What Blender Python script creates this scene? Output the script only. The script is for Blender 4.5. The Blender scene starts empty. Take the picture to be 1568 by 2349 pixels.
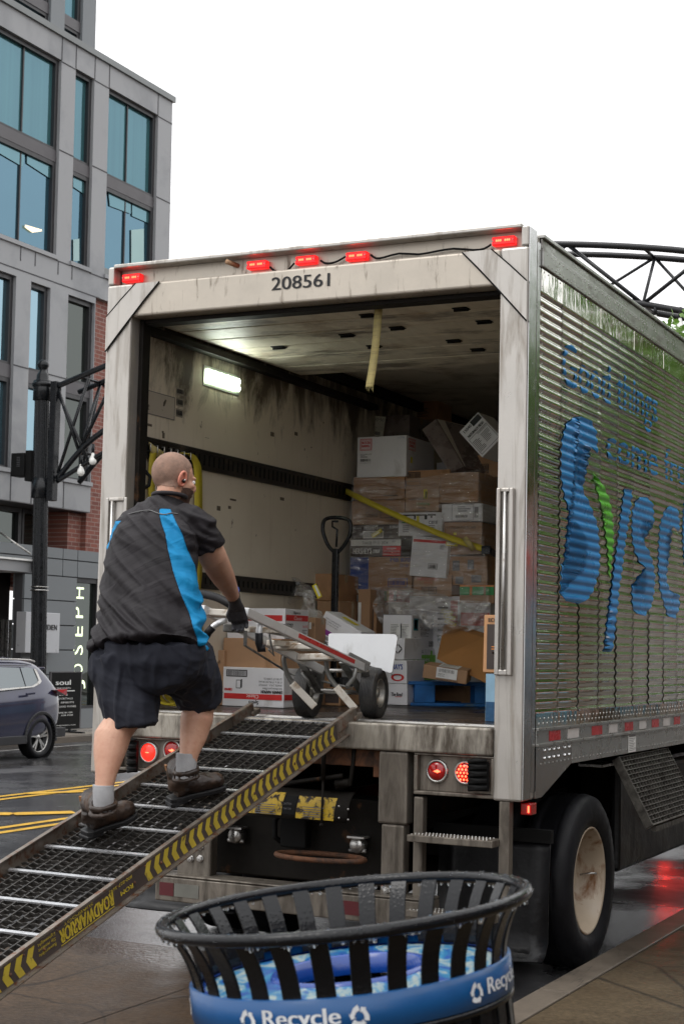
import bpy, bmesh, math, random
from mathutils import Vector, Matrix, noise
import numpy as np
random.seed(7)
R = math.radians
S = bpy.context.scene
COL = S.collection
V = Vector
# ------------------------------------------------------------------ camera
CAM = V((5.2946, -7.5530, 1.6749)); YAW, PIT, ROL, FPX = -.459179, .085064, .023104, 3635.6
PX, PY = 784.0, 1174.5
_f = V((math.sin(YAW)*math.cos(PIT), math.cos(YAW)*math.cos(PIT), math.sin(PIT)))
_r = V((math.cos(YAW), -math.sin(YAW), 0)); _u = _r.cross(_f)
CR = _r*math.cos(ROL)+_u*math.sin(ROL); CU = -_r*math.sin(ROL)+_u*math.cos(ROL); CF = _f
cam_d = bpy.data.cameras.new('camera'); cam = bpy.data.objects.new('camera', cam_d); COL.objects.link(cam)
S.camera = cam
cam.matrix_world = Matrix(((CR.x, CU.x, -CF.x, CAM.x), (CR.y, CU.y, -CF.y, CAM.y), (CR.z, CU.z, -CF.z, CAM.z), (0, 0, 0, 1)))
cam_d.sensor_fit = 'HORIZONTAL'; cam_d.sensor_width = 24; cam_d.lens = 24*FPX/1568
cam_d.clip_start = .05; cam_d.clip_end = 2000
cam_d.dof.use_dof = True; cam_d.dof.focus_distance = 9.2; cam_d.dof.aperture_fstop = 9.0
S.render.resolution_x = 683; S.render.resolution_y = 1024
# ------------------------------------------------------------------ light and exposure
SUN_EL, SUN_ROT = R(58), R(215)
w = bpy.data.worlds.new('World'); S.world = w; w.use_nodes = True
nt = w.node_tree; nt.nodes.clear()
out = nt.nodes.new('ShaderNodeOutputWorld'); bg = nt.nodes.new('ShaderNodeBackground')
sky = nt.nodes.new('ShaderNodeTexSky'); sky.sky_type = 'NISHITA'; sky.sun_disc = False
sky.sun_elevation = SUN_EL; sky.sun_rotation = SUN_ROT; sky.air_density = 1.0; sky.dust_density = 6.0; sky.ozone_density = 1
bw = nt.nodes.new('ShaderNodeRGBToBW'); nt.links.new(sky.outputs[0], bw.inputs[0])
# overcast: the clear sky's colour is mostly lost in a level cloud deck
tcw = nt.nodes.new('ShaderNodeTexCoord'); nz = nt.nodes.new('ShaderNodeTexNoise'); nz.inputs['Scale'].default_value = 1.4; nz.inputs['Detail'].default_value = 4
nt.links.new(tcw.outputs['Generated'], nz.inputs['Vector'])
rp_ = nt.nodes.new('ShaderNodeMapRange'); rp_.inputs[1].default_value = .3; rp_.inputs[2].default_value = .7; rp_.inputs[3].default_value = 10.4; rp_.inputs[4].default_value = 11.6
nt.links.new(nz.outputs['Fac'], rp_.inputs[0])
mixw = nt.nodes.new('ShaderNodeMix'); mixw.data_type = 'RGBA'; mixw.inputs[0].default_value = .97
cmb = nt.nodes.new('ShaderNodeCombineColor'); 
for i, k in enumerate((1.0, 1.0, 1.01)):
    m_ = nt.nodes.new('ShaderNodeMath'); m_.operation = 'MULTIPLY'; m_.inputs[1].default_value = k
    nt.links.new(rp_.outputs[0], m_.inputs[0]); nt.links.new(m_.outputs[0], cmb.inputs[i])
sz_ = nt.nodes.new('ShaderNodeSeparateXYZ'); nt.links.new(tcw.outputs['Generated'], sz_.inputs[0])
rz_ = nt.nodes.new('ShaderNodeValToRGB'); rz_.color_ramp.interpolation = 'EASE'; els = rz_.color_ramp.elements
for (pz_, vz_) in ((0, .80), (.17, .80), (.36, .46), (.55, .95), (1, 1.25)):
    e_ = els[0] if pz_ == 0 else (els[1] if pz_ == 1 else els.new(pz_)); e_.position = pz_; e_.color = (vz_, vz_, vz_, 1)
nt.links.new(sz_.outputs['Z'], rz_.inputs[0]); mz_ = nt.nodes.new('ShaderNodeMath'); mz_.operation = 'MULTIPLY'; nt.links.new(rz_.outputs[0], mz_.inputs[0])
mz2 = nt.nodes.new('ShaderNodeMath'); mz2.operation = 'MULTIPLY'; mz2.inputs[1].default_value = 1.3; nt.links.new(rp_.outputs[0], mz2.inputs[0]); nt.links.new(mz2.outputs[0], mz_.inputs[1])
for l_ in list(nt.links):
    if l_.from_node == rp_ and l_.to_node != mz2: nt.links.new(mz_.outputs[0], l_.to_socket)
nt.links.new(bw.outputs[0], mixw.inputs['A']); nt.links.new(cmb.outputs[0], mixw.inputs['B'])
nt.links.new(mixw.outputs['Result'], bg.inputs['Color']); bg.inputs['Strength'].default_value = .115
nt.links.new(bg.outputs[0], out.inputs[0])
sd = bpy.data.lights.new('sun', 'SUN'); sd.energy = .9; sd.angle = R(25); sd.color = (1, .97, .93)
so = bpy.data.objects.new('sun', sd); COL.objects.link(so)
so.rotation_euler = (R(90)-SUN_EL, 0, R(180)-SUN_ROT)   # soft light from behind the camera, a little from the street side
S.view_settings.view_transform = 'Standard'; S.view_settings.look = 'None'; S.view_settings.exposure = 0.0; S.view_settings.gamma = 1
S.cycles.max_bounces = 6; S.cycles.diffuse_bounces = 4; S.cycles.glossy_bounces = 4; S.cycles.transparent_max_bounces = 12
S.cycles.sample_clamp_indirect = 6; S.cycles.caustics_reflective = False; S.cycles.caustics_refractive = False
S.cycles.use_denoising = True
# ------------------------------------------------------------------ picture geometry of the photograph (1568 x 2349 px)
G = -.11            # street level under the truck; the frame is the truck's own: x across, y forward, z up
def ray(px, py): return CF+CR*((px-PX)/FPX)-CU*((py-PY)/FPX)
def on(px, py, ax, val):
    d = ray(px, py); return CAM+d*((val-CAM[ax])/d[ax])
def dep(px, py, d): return CAM+ray(px, py)*d
def onp(px, py, p0, n):
    d = ray(px, py); return CAM+d*((V(p0)-CAM).dot(n)/d.dot(n))
SL = .02
def gz(x): return G+SL*(max(x, -60)+.65) if x < -.65 else G
def grd(px, py): return onp(px, py, (-.65, 0, G), V((-SL, 0, 1)))
# ------------------------------------------------------------------ objects
def link(o):
    COL.objects.link(o); return o
def tag(o, label=None, cat=None, group=None, kind=None):
    if label: o['label'] = label
    if cat: o['category'] = cat
    if group: o['group'] = group
    if kind: o['kind'] = kind
    return o
def thing(name, label, cat, loc=(0, 0, 0), rot=(0, 0, 0), group=None):
    o = link(bpy.data.objects.new(name, None)); o.location = loc; o.rotation_euler = rot; o.empty_display_size = .1
    return tag(o, label, cat, group)
def kids(o): return [c for c in bpy.data.objects if c.parent == o]
def copy_tree(o, parent=None):
    c = o.copy(); COL.objects.link(c); c.parent = parent
    for ch in kids(o): copy_tree(ch, c)
    return c
class MB:
    def __init__(s): s.v = []; s.f = []; s.m = []; s.sm = []
    def add(s, vs, fs, m=0, smooth=False):
        b = len(s.v); s.v += [tuple(v) for v in vs]
        for f in fs: s.f.append(tuple(b+i for i in f)); s.m.append(m); s.sm.append(smooth)
        return s
    def box(s, lo, hi, m=0, M=None):
        x0, y0, z0 = lo; x1, y1, z1 = hi
        vs = [V(p) for p in ((x0, y0, z0), (x1, y0, z0), (x1, y1, z0), (x0, y1, z0), (x0, y0, z1), (x1, y0, z1), (x1, y1, z1), (x0, y1, z1))]
        if M: vs = [M @ v for v in vs]
        return s.add(vs, [(0, 3, 2, 1), (4, 5, 6, 7), (0, 1, 5, 4), (1, 2, 6, 5), (2, 3, 7, 6), (3, 0, 4, 7)], m)
    def cbox(s, c, size, m=0, M=None):
        return s.box([c[i]-size[i]/2 for i in range(3)], [c[i]+size[i]/2 for i in range(3)], m, M)
    def bar(s, a, b, w, h, up=(0, 0, 1), m=0):
        a, b = V(a), V(b); d = (b-a).normalized(); x = d.cross(V(up))
        if x.length < 1e-4: x = d.cross(V((0, 1, 0)))
        x.normalize(); z = x.cross(d)
        vs = [p+x*sx*w/2+z*sz*h/2 for p in (a, b) for sx, sz in ((-1, -1), (1, -1), (1, 1), (-1, 1))]
        return s.add(vs, [(0, 1, 2, 3), (7, 6, 5, 4), (0, 4, 5, 1), (1, 5, 6, 2), (2, 6, 7, 3), (3, 7, 4, 0)], m)
    def prism(s, pts, ext, m=0, smooth=False):
        n = len(pts); e = V(ext); vs = [V(p) for p in pts]+[V(p)+e for p in pts]
        s.add(vs, [tuple(range(n))[::-1], tuple(range(n, 2*n))], m)
        b = len(s.v)-2*n
        for i in range(n):
            j = (i+1) % n; s.f.append((b+i, b+j, b+n+j, b+n+i)); s.m.append(m); s.sm.append(smooth)
        return s
    def tube(s, pts, r, n=10, m=0, cap=True, closed=False, smooth=True, side=None):
        pts = [V(p) for p in pts]; N = len(pts)
        rs = r if isinstance(r, (list, tuple)) else [r]*N
        nrm = None; vs = []
        for i, p in enumerate(pts):
            if closed: d = pts[(i+1) % N]-pts[i-1]
            else: d = pts[min(i+1, N-1)]-pts[max(i-1, 0)]
            if d.length < 1e-9: d = V((0, 0, 1))
            d.normalize()
            if side is not None: nrm = V(side)
            elif nrm is None: nrm = V((0, 0, 1)) if abs(d.z) < .9 else V((1, 0, 0))
            nrm = (nrm-d*nrm.dot(d)).normalized(); bn = d.cross(nrm)
            ra, rb = rs[i] if isinstance(rs[i], (list, tuple)) else (rs[i], rs[i])
            for k in range(n):
                a = 2*math.pi*k/n; vs.append(p+nrm*math.cos(a)*ra+bn*math.sin(a)*rb)
        fs = []
        for i in range(N if closed else N-1):
            j = (i+1) % N
            for k in range(n): l = (k+1) % n; fs.append((i*n+k, i*n+l, j*n+l, j*n+k))
        if cap and not closed: fs += [tuple(range(n))[::-1], tuple(range((N-1)*n, N*n))]
        return s.add(vs, fs, m, smooth)
    def cyl(s, a, b, r, n=16, m=0, smooth=True): return s.tube([a, b], r, n, m, smooth=smooth)
    def lathe(s, prof, c, ax=(0, 0, 1), n=32, m=0, smooth=True, cap=False):
        ax = V(ax).normalized(); x = ax.orthogonal().normalized(); y = ax.cross(x); c = V(c); vs = []; fs = []
        for r, h in prof:
            for k in range(n):
                a = 2*math.pi*k/n; vs.append(c+ax*h+(x*math.cos(a)+y*math.sin(a))*r)
        for i in range(len(prof)-1):
            for k in range(n): l = (k+1) % n; fs.append((i*n+k, i*n+l, (i+1)*n+l, (i+1)*n+k))
        if cap: fs += [tuple(range(n))[::-1], tuple(range((len(prof)-1)*n, len(prof)*n))]
        return s.add(vs, fs, m, smooth)
    def sph(s, c, r, n=16, m=0, M=None):
        rx, ry, rz = (r, r, r) if isinstance(r, (int, float)) else r
        vs = []; fs = []; h = n//2
        for i in range(h+1):
            t = math.pi*i/h
            for k in range(n):
                a = 2*math.pi*k/n; v = V((rx*math.sin(t)*math.cos(a), ry*math.sin(t)*math.sin(a), rz*math.cos(t)))
                if M: v = M @ v
                vs.append(V(c)+v)
        for i in range(h):
            for k in range(n): l = (k+1) % n; fs.append((i*n+k, (i+1)*n+k, (i+1)*n+l, i*n+l))
        return s.add(vs, fs, m, True)
    def build(s, name, mats, parent=None, bev=0, local=False, segs=2):
        me = bpy.data.meshes.new(name); off = V((0, 0, 0))
        if parent is not None and not local:
            o_ = parent
            while o_ is not None: off += o_.location; o_ = o_.parent
        me.from_pydata([V(v)-off for v in s.v], [], s.f)
        if not isinstance(mats, (list, tuple)): mats = [mats]
        for m in mats: me.materials.append(m)
        for p, mi, sm in zip(me.polygons, s.m, s.sm): p.material_index = mi; p.use_smooth = sm
        me.update()
        o = link(bpy.data.objects.new(name, me))
        if parent is not None: o.parent = parent
        if bev:
            bm_ = o.modifiers.new('bevel', 'BEVEL'); bm_.width = bev; bm_.segments = segs; bm_.limit_method = 'ANGLE'; bm_.angle_limit = R(40)
        return o
# ------------------------------------------------------------------ lettering
_tc = {}
def glyphs(s, res=3, fat=0):
    if (s, res, fat) in _tc: return _tc[(s, res, fat)]
    c = bpy.data.curves.new('lettering', 'FONT'); c.body = s; c.size = 1; c.resolution_u = res; c.offset = fat
    o = bpy.data.objects.new('lettering', c); COL.objects.link(o)
    bpy.context.view_layer.update(); dg = bpy.context.evaluated_depsgraph_get()
    me = bpy.data.meshes.new_from_object(o.evaluated_get(dg))
    vs = [V(v.co) for v in me.vertices]; fs = [tuple(p.vertices) for p in me.polygons]
    bpy.data.objects.remove(o); bpy.data.curves.remove(c); bpy.data.meshes.remove(me)
    x0 = min(v.x for v in vs); x1 = max(v.x for v in vs)
    vs = [V(((v.x-x0)/(x1-x0), v.y/.73, 0)) for v in vs]
    _tc[(s, res, fat)] = (vs, fs); return vs, fs
def lettering(mb, s, P0, U, H, m=0, off=.0015, bold=0):
    """adds the words s: P0 lower left, U the whole width, H the cap height"""
    vs, fs = glyphs(s, 2 if len(s) > 6 else 3); P0, U, H = V(P0), V(U), V(H); n = U.cross(H).normalized()*off
    mb.add([P0+U*v.x+H*v.y+n for v in vs], fs, m)
    if bold:
        b = U.normalized()*bold
        mb.add([P0+b+U*v.x+H*v.y+n*1.3 for v in vs], fs, m)
    return mb
# ------------------------------------------------------------------ materials
_m = {}
def nodes(name):
    m = bpy.data.materials.new(name); m.use_nodes = True; t = m.node_tree
    return m, t, t.nodes['Principled BSDF'], t.nodes.new('ShaderNodeTexCoord')
def nz_(t, vec, scale, detail=5, rough=.6, sc3=None, dist=0):
    if sc3:
        mp = t.nodes.new('ShaderNodeMapping'); mp.inputs['Scale'].default_value = sc3; t.links.new(vec, mp.inputs[0]); vec = mp.outputs[0]
    n = t.nodes.new('ShaderNodeTexNoise'); n.inputs['Scale'].default_value = scale; n.inputs['Detail'].default_value = detail
    n.inputs['Roughness'].default_value = rough; n.inputs['Distortion'].default_value = dist; t.links.new(vec, n.inputs['Vector']); return n.outputs['Fac']
def ramp_(t, fac, stops):
    r = t.nodes.new('ShaderNodeValToRGB'); e = r.color_ramp.elements
    while len(e) < len(stops): e.new(.5)
    for el, (p, c) in zip(e, stops): el.position = p; el.color = (*c, 1) if len(c) == 3 else c
    t.links.new(fac, r.inputs[0]); return r.outputs[0]
def mr_(t, fac, a, b, c, d):
    n = t.nodes.new('ShaderNodeMapRange'); n.inputs[1].default_value = a; n.inputs[2].default_value = b; n.inputs[3].default_value = c; n.inputs[4].default_value = d
    t.links.new(fac, n.inputs[0]); return n.outputs[0]
def mix_(t, fac, a, b, mode='MIX'):
    n = t.nodes.new('ShaderNodeMix'); n.data_type = 'RGBA'; n.blend_type = mode
    for sock, x in ((n.inputs[0], fac), (n.inputs['A'], a), (n.inputs['B'], b)):
        if isinstance(x, (int, float)): sock.default_value = x
        elif isinstance(x, tuple): sock.default_value = (*x, 1)
        else: t.links.new(x, sock)
    return n.outputs['Result']
def bump_(t, p, h, strength=.3, dist=.01):
    b = t.nodes.new('ShaderNodeBump'); b.inputs['Strength'].default_value = strength; b.inputs['Distance'].default_value = dist
    t.links.new(h, b.inputs['Height']); t.links.new(b.outputs[0], p.inputs['Normal']); return b
def mat(name, col, rough=.5, metal=0, var=.15, scale=8, dirt=None, dirt_amt=(.5, .7), dirt_sc=(6, 6, 6), bump=0, bscale=60, spec=.5, coat=0, rvar=.12, bdist=.003):
    """plain surface with uneven tone, optional dirt of its own shape, and fine relief"""
    if name in _m: return _m[name]
    m, t, p, tc = nodes(name); o = tc.outputs['Object']
    a = tuple(max(0, c*(1-var)) for c in col); b = tuple(min(1, c*(1+var)) for c in col)
    f = nz_(t, o, scale, 6); c = ramp_(t, f, [(.3, a), (.7, b)])
    rg = mr_(t, f, .3, .7, max(.02, rough-rvar), min(1, rough+rvar))
    if dirt:
        d = nz_(t, o, 1, 7, .65, dirt_sc, .4); k = mr_(t, d, dirt_amt[0], dirt_amt[1], 0, 1)
        c = mix_(t, k, c, dirt)
        n = t.nodes.new('ShaderNodeMath'); n.operation = 'MULTIPLY_ADD'; t.links.new(k, n.inputs[0]); n.inputs[1].default_value = .25; t.links.new(rg, n.inputs[2]); rg = n.outputs[0]
        if metal:
            t.links.new(mr_(t, k, 0, 1, metal, metal*.25), p.inputs['Metallic'])
    t.links.new(c, p.inputs['Base Color']); t.links.new(rg, p.inputs['Roughness'])
    if not (dirt and metal): p.inputs['Metallic'].default_value = metal
    p.inputs['Specular IOR Level'].default_value = spec; p.inputs['Coat Weight'].default_value = coat; p.inputs['Coat Roughness'].default_value = .08
    if bump: bump_(t, p, nz_(t, o, bscale, 4), bump, bdist)
    _m[name] = m; return m
def emis(name, col, st):
    m, t, p, tc = nodes(name); p.inputs['Base Color'].default_value = (*col, 1); p.inputs['Emission Color'].default_value = (*col, 1); p.inputs['Emission Strength'].default_value = st
    p.inputs['Roughness'].default_value = .2; return m
M = {}
M['frame'] = mat('worn_aluminium_frame', (.50, .475, .44), .36, .7, .1, 3, (.20, .165, .125), (.50, .78), (14, 14, 1.3), .15, 60)
M['low'] = mat('grimy_low_metal', (.21, .185, .155), .42, .6, .2, 4, (.07, .058, .045), (.42, .62), (12, 12, 2.5), .2, 60)
M['header'] = mat('dirty_aluminium_header', (.52, .47, .40), .4, .5, .14, 3, (.17, .135, .10), (.57, .70), (26, 26, 4), .1, 60)
M['sill'] = mat('grimy_metal_sill', (.38, .35, .30), .38, .65, .2, 3, (.07, .055, .04), (.42, .62), (11, 11, 2.4), .2, 50)
M['sidepost'] = mat('polished_post_side', (.55, .55, .55), .2, 1, .08, 5, (.2, .18, .16), (.6, .8), (10, 10, .8), .1, 12)
M['rail'] = mat('riveted_aluminium_rail', (.42, .42, .40), .3, .85, .1, 6, (.12, .10, .075), (.52, .75), (3, 3, 14), .1, 30)
M['black'] = mat('black_soot', (.008, .008, .008), .7, 0, .3, 6, bump=.2, spec=.15)
M['gloss_black'] = mat('black_gloss_metal', (.008, .009, .011), .28, 0, .3, 10, bump=.1, bscale=180, spec=.35)
M['underbody'] = mat('greasy_underbody', (.016, .014, .012), .6, .3, .4, 5, (.10, .05, .025), (.62, .72), (6, 6, 6), .4, 30, spec=.15)
M['rust'] = mat('rusty_steel', (.16, .07, .035), .7, .3, .4, 12, (.04, .03, .025), (.45, .65), (9, 9, 9), .4, 50)
M['rubber'] = mat('black_rubber', (.009, .009, .011), .55, 0, .3, 12, bump=.2, bscale=120, spec=.25)
M['flap'] = mat('wet_rubber_flap', (.006, .006, .007), .35, 0, .3, 3, bump=.3, bscale=5, bdist=.03, spec=.3)
M['steel'] = mat('bare_steel', (.5, .49, .47), .32, .9, .12, 10, (.22, .17, .12), (.56, .75), (10, 10, 10), .1, 60)
M['chrome'] = mat('chrome', (.8, .8, .8), .12, 1, .05, 5)
M['alum'] = mat('brushed_aluminium_plate', (.72, .73, .74), .42, .7, .06, 6, (.45, .44, .42), (.6, .8), (20, 20, 4), .05, 80)
M['white_plastic'] = mat('white_plastic', (.8, .8, .78), .35)
M['ink'] = mat('black_ink', (.02, .02, .022), .7)
M['inkgrey'] = mat('grey_ink', (.16, .16, .17), .7)
M['red_ink'] = mat('red_ink', (.62, .03, .03), .5)
M['white_ink'] = mat('white_ink', (.80, .80, .78), .5)
M['blue_ink'] = mat('blue_ink', (.03, .07, .30), .5)
M['purple_ink'] = mat('purple_ink', (.30, .05, .32), .5)
M['green_ink'] = mat('green_ink', (.05, .33, .10), .5)
M['lime_ink'] = mat('lime_ink', (.18, .50, .03), .5)
M['yellow_ink'] = mat('yellow_ink', (.75, .65, .03), .5)
M['teal_ink'] = mat('teal_ink', (.02, .25, .32), .5)
M['orange_ink'] = mat('orange_ink', (.80, .28, .06), .5)
M['red_lens'] = mat('red_lens', (.35, .005, .005), .15, 0, .1, 20, coat=.5)
M['lit_lens'] = emis('lit_red_lens', (1, .01, .012), .9)
M['red_glow'] = emis('red_lamp_glow', (1, .02, .012), 2.2)
M['hot_glow'] = emis('red_lamp_core', (1, .075, .03), 7)
M['cardboard'] = mat('brown_cardboard', (.40, .225, .115), .75, 0, .12, 5, (.2, .11, .055), (.55, .8), (5, 5, 5), .15, 90)
M['cardboard2'] = mat('pale_brown_cardboard', (.42, .25, .14), .75, 0, .1, 5, (.28, .16, .08), (.58, .8), (5, 5, 5), .15, 90)
M['cardboard3'] = mat('orange_brown_cardboard', (.40, .19, .06), .7, 0, .1, 5, (.25, .11, .03), (.6, .8), (3, 3, 9), .15, 90)
M['white_card'] = mat('white_carton_board', (.78, .78, .80), .6, 0, .07, 4, (.42, .40, .38), (.6, .85), (5, 5, 5), .15, 60)
M['dark_card'] = mat('dark_carton_board', (.06, .045, .04), .55, 0, .2, 5, bump=.1)
# ================================================================== THE SETTING
def wet(name, col, col2, sc, r0, r1, bump=.35, bsc=160, grain=None, spec=.5):
    m, t, p, tc = nodes(name); o = tc.outputs['Object']
    big = nz_(t, o, .55, 5, .6); fine = nz_(t, o, bsc, 3, .7); mid = nz_(t, o, sc, 6, .65)
    c = ramp_(t, mid, [(.3, col), (.7, col2)])
    c = mix_(t, mr_(t, fine, .35, .75, 0, .55), c, tuple(min(1, x*(grain or 2.0)) for x in col2))
    c = mix_(t, mr_(t, big, .42, .6, .55, 0), c, tuple(x*.35 for x in col))
    stain = nz_(t, o, 1, 5, .6, (.8, 3.5, 1)); c = mix_(t, mr_(t, stain, .55, .75, 0, .45), c, tuple(x*.45 for x in col))
    t.links.new(c, p.inputs['Base Color']); t.links.new(mr_(t, big, .42, .62, r0, r1), p.inputs['Roughness'])
    bump_(t, p, fine, bump, .004); p.inputs['Specular IOR Level'].default_value = spec
    crk = t.nodes.new('ShaderNodeTexVoronoi'); crk.feature = 'DISTANCE_TO_EDGE'; crk.inputs['Scale'].default_value = .45; wv_ = t.nodes.new('ShaderNodeVectorMath'); wv_.operation = 'MULTIPLY_ADD'; t.links.new(t.nodes.new('ShaderNodeTexNoise').outputs['Color'], wv_.inputs[0]); wv_.inputs[1].default_value = (.5, .5, .5); t.links.new(o, wv_.inputs[2]); t.links.new(wv_.outputs[0], crk.inputs['Vector'])
    t.links.new(mix_(t, mr_(t, crk.outputs['Distance'], .0, .006, .8, 0), c, tuple(x*.2 for x in col)), p.inputs['Base Color'])
    return m
M['asphalt'] = wet('wet_asphalt', (.030, .030, .032), (.052, .051, .053), 5, .12, .48, .5, 70, 2.2)
M['lane'] = wet('wet_brown_concrete', (.033, .020, .011), (.060, .038, .022), 4, .20, .6, .9, 30, 2.4, .2)
M['walk'] = wet('wet_sidewalk_concrete', (.040, .028, .014), (.070, .050, .028), 4, .28, .6, .9, 40, 2.4, .25)
M['kerb'] = wet('kerb_concrete', (.085, .068, .050), (.13, .105, .08), 6, .3, .6, .3, 50, 1.3)
M['farwalk'] = mat('far_pavement', (.30, .26, .22), .35, 0, .12, 2)
M['road_yellow'] = mat('worn_yellow_paint', (.62, .36, .03), .35, 0, .12, 8, (.09, .085, .08), (.62, .72), (5, 5, 5), .3, 80)
M['road_white'] = mat('worn_white_paint', (.45, .44, .42), .4, 0, .1, 4, (.1, .1, .1), (.5, .7), (5, 5, 5))

b = MB(); xs = [(-300, gz(-60)), (-60, gz(-60)), (-14.05, gz(-14.05)), (-.65, G), (2.72, G)]
ys = [-120, -20, 0, 20, 60, 500]
for i in range(len(xs)-1):
    for j in range(len(ys)-1):
        b.add([(xs[i][0], ys[j], xs[i][1]), (xs[i+1][0], ys[j], xs[i+1][1]), (xs[i+1][0], ys[j+1], xs[i+1][1]), (xs[i][0], ys[j+1], xs[i][1])], [(0, 1, 2, 3)])
tag(b.build('road', M['asphalt']), kind='structure')
b = MB(); z = G+.004
for y0, y1 in ((-14, -5.12), (-5.1, -2.11), (-2.1, .55)):
    for x0, x1 in ((-.65, .9), (.908, 2.2)):
        b.add([(x0, y0, z), (x1, y0, z), (x1, y1, z), (x0, y1, z)], [(0, 1, 2, 3)])
tag(b.build('parking_lane', M['lane']), kind='structure')
b = MB(); K0 = 2.66; KZ = G+.14
for j in range(-8, 20):
    y0 = j*3+.006; y1 = j*3+2.994
    b.prism([(K0, y0, G-.1), (K0+.19, y0, G-.1), (K0+.19, y0, KZ), (K0+.035, y0, KZ), (K0+.01, y0, KZ-.02)], (0, y1-y0, 0))
tag(b.build('kerb', M['kerb'], bev=.006), kind='structure')
b = MB(); b.box((K0+.192, -120, G-.3), (300, 500, KZ-.02))
for i in range(2):
    for j in range(-14, 20):
        y0 = j*1.75+.3; x0 = K0+.204+i*1.8
        b.box((x0, y0, KZ-.02), (x0+1.79, y0+1.742, KZ))
b.box((K0+3.82, -120, KZ-.02), (K0+30, 500, KZ-.001))
tag(b.build('sidewalk', M['walk'], bev=.004), kind='structure')
# far pavement across the street
kx = -13.85
b = MB(); b.box((kx-.16, -60, gz(kx)-.1), (kx, 300, gz(kx)+.13)); tag(b.build('far_kerb', M['kerb'], bev=.02), kind='structure')
b = MB(); b.box((-60, -60, gz(kx)-.3), (kx-.162, 300, gz(kx)+.125)); tag(b.build('far_pavement', M['farwalk']), kind='structure')
# painted road markings
def mark(name, p, w, dirv=None, m='road_yellow', lift=.005, label=None):
    a, c = [V(q) for q in p]; d = (c-a).normalized(); s_ = V((-d.y, d.x, 0))*w/2
    bb = MB(); n = 8
    vs = []
    for k in range(n+1):
        q = a+(c-a)*k/n
        for s2 in (s_, -s_):
            e = q+s2; vs.append((e.x, e.y, gz(e.x)+lift))
    bb.add(vs, [(2*k, 2*k+1, 2*k+3, 2*k+2) for k in range(n)])
    o = bb.build(name, M[m]); return tag(o, kind='structure')
def line_y(x, y0, y1, w=.12, lift=.005): return mark('road_marking', ((x, y0, 0), (x, y1, 0)), w, lift=lift)
line_y(-6.75, -8, 60); line_y(-7.02, -8, 60)
line_y(-4.72, -8, 60); line_y(-4.45, -8, 60)
P_ = lambda x, y: grd(x, y)
mark('road_marking', (P_(30, 1869), P_(170, 1865)), .30, lift=.009)
mark('road_marking', (P_(-140, 1867), P_(30, 1869)), .30, lift=.009)
mark('road_marking', (P_(60, 1822), P_(260, 1815)), .22, lift=.009)
mark('road_marking', ((-13.1, -8, 0), (-13.1, 60, 0)), .1, m='road_white')
# manhole-like patch seam in the asphalt is left to the surface material

# ---------------------------------------------------------------- the grey building across the street
TN = V((1, 0, .012)).normalized(); FX = V((-15.7, 22.32, -.4))      # facade plane, tilted with the road's crown
def F(px, py, d=0): return onp(px, py, FX-TN*d, TN)
def fz(y, z, d=0):
    """point of the facade at street coordinate y, height z, d metres behind the face"""
    return V((FX.x-.012*(z-FX.z)-d, y, z))
M['panel'] = mat('grey_metal_panel', (.29, .295, .305), .5, .0, .07, .7, (.17, .18, .195), (.5, .8), (.5, .5, .5))
M['panel2'] = mat('dark_grey_panel', (.17, .185, .195), .5, .0, .05, .7)
M['spandrel'] = mat('charcoal_spandrel', (.075, .07, .075), .45, .0, .08, 2)
M['winframe'] = mat('black_window_frame', (.025, .024, .026), .4)
M['coping'] = mat('coping_metal', (.17, .18, .18), .4, .4, .05, 2)
M['joint'] = mat('panel_joint', (.07, .07, .075), .8)
def glass(name, tint, tint2, refl, mixf, curtain=0):
    m, t, p, tc = nodes(name); o = tc.outputs['Object']
    f = nz_(t, o, .25, 3); f2 = nz_(t, o, 1, 3, .5, (0.05, 7, .05))
    c = ramp_(t, f, [(.35, tint), (.65, tint2)])
    if curtain: c = mix_(t, mr_(t, f2, .35, .65, 0, curtain), c, tuple(x*1.7 for x in tint2))
    t.links.new(c, p.inputs['Base Color']); p.inputs['Roughness'].default_value = .6; p.inputs['Specular IOR Level'].default_value = 0
    g = t.nodes.new('ShaderNodeBsdfGlossy'); g.inputs['Color'].default_value = (*refl, 1); g.inputs['Roughness'].default_value = .015
    bn = t.nodes.new('ShaderNodeBump'); bn.inputs['Strength'].default_value = .06; bn.inputs['Distance'].default_value = .3; t.links.new(nz_(t, o, .5, 2), bn.inputs['Height']); t.links.new(bn.outputs[0], g.inputs['Normal'])
    mx = t.nodes.new('ShaderNodeMixShader'); mx.inputs[0].default_value = mixf
    t.links.new(p.outputs[0], mx.inputs[1]); t.links.new(g.outputs[0], mx.inputs[2]); t.links.new(mx.outputs[0], t.nodes['Material Output'].inputs[0]); return m
M['glass'] = glass('teal_curtained_glass', (.035, .095, .11), (.05, .135, .14), (.30, .48, .58), .30, .3)
M['glass2'] = glass('blue_teal_glass', (.02, .06, .085), (.03, .085, .11), (.28, .46, .58), .42)
M['glassd'] = glass('dark_shop_glass', (.012, .014, .014), (.02, .025, .022), (.35, .38, .36), .3)
M['glassm'] = glass('mirror_blue_glass', (.03, .07, .09), (.04, .1, .12), (.42, .60, .70), .62)
M['glass3'] = glass('painted_reflection_glass', (.045, .13, .14), (.07, .17, .175), (.30, .48, .56), .40); M['blind'] = glass('blind_behind_glass', (.30, .46, .44), (.40, .56, .52), (.3, .4, .45), .25)
bld = thing('hotel_building', 'tall grey panelled building with teal windows across the street', 'building', (-18, 15, 0))
def yz(px, py): q = F(px, py); return q.y, q.z
yc = lambda px, py=600: F(px, py).y
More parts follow.
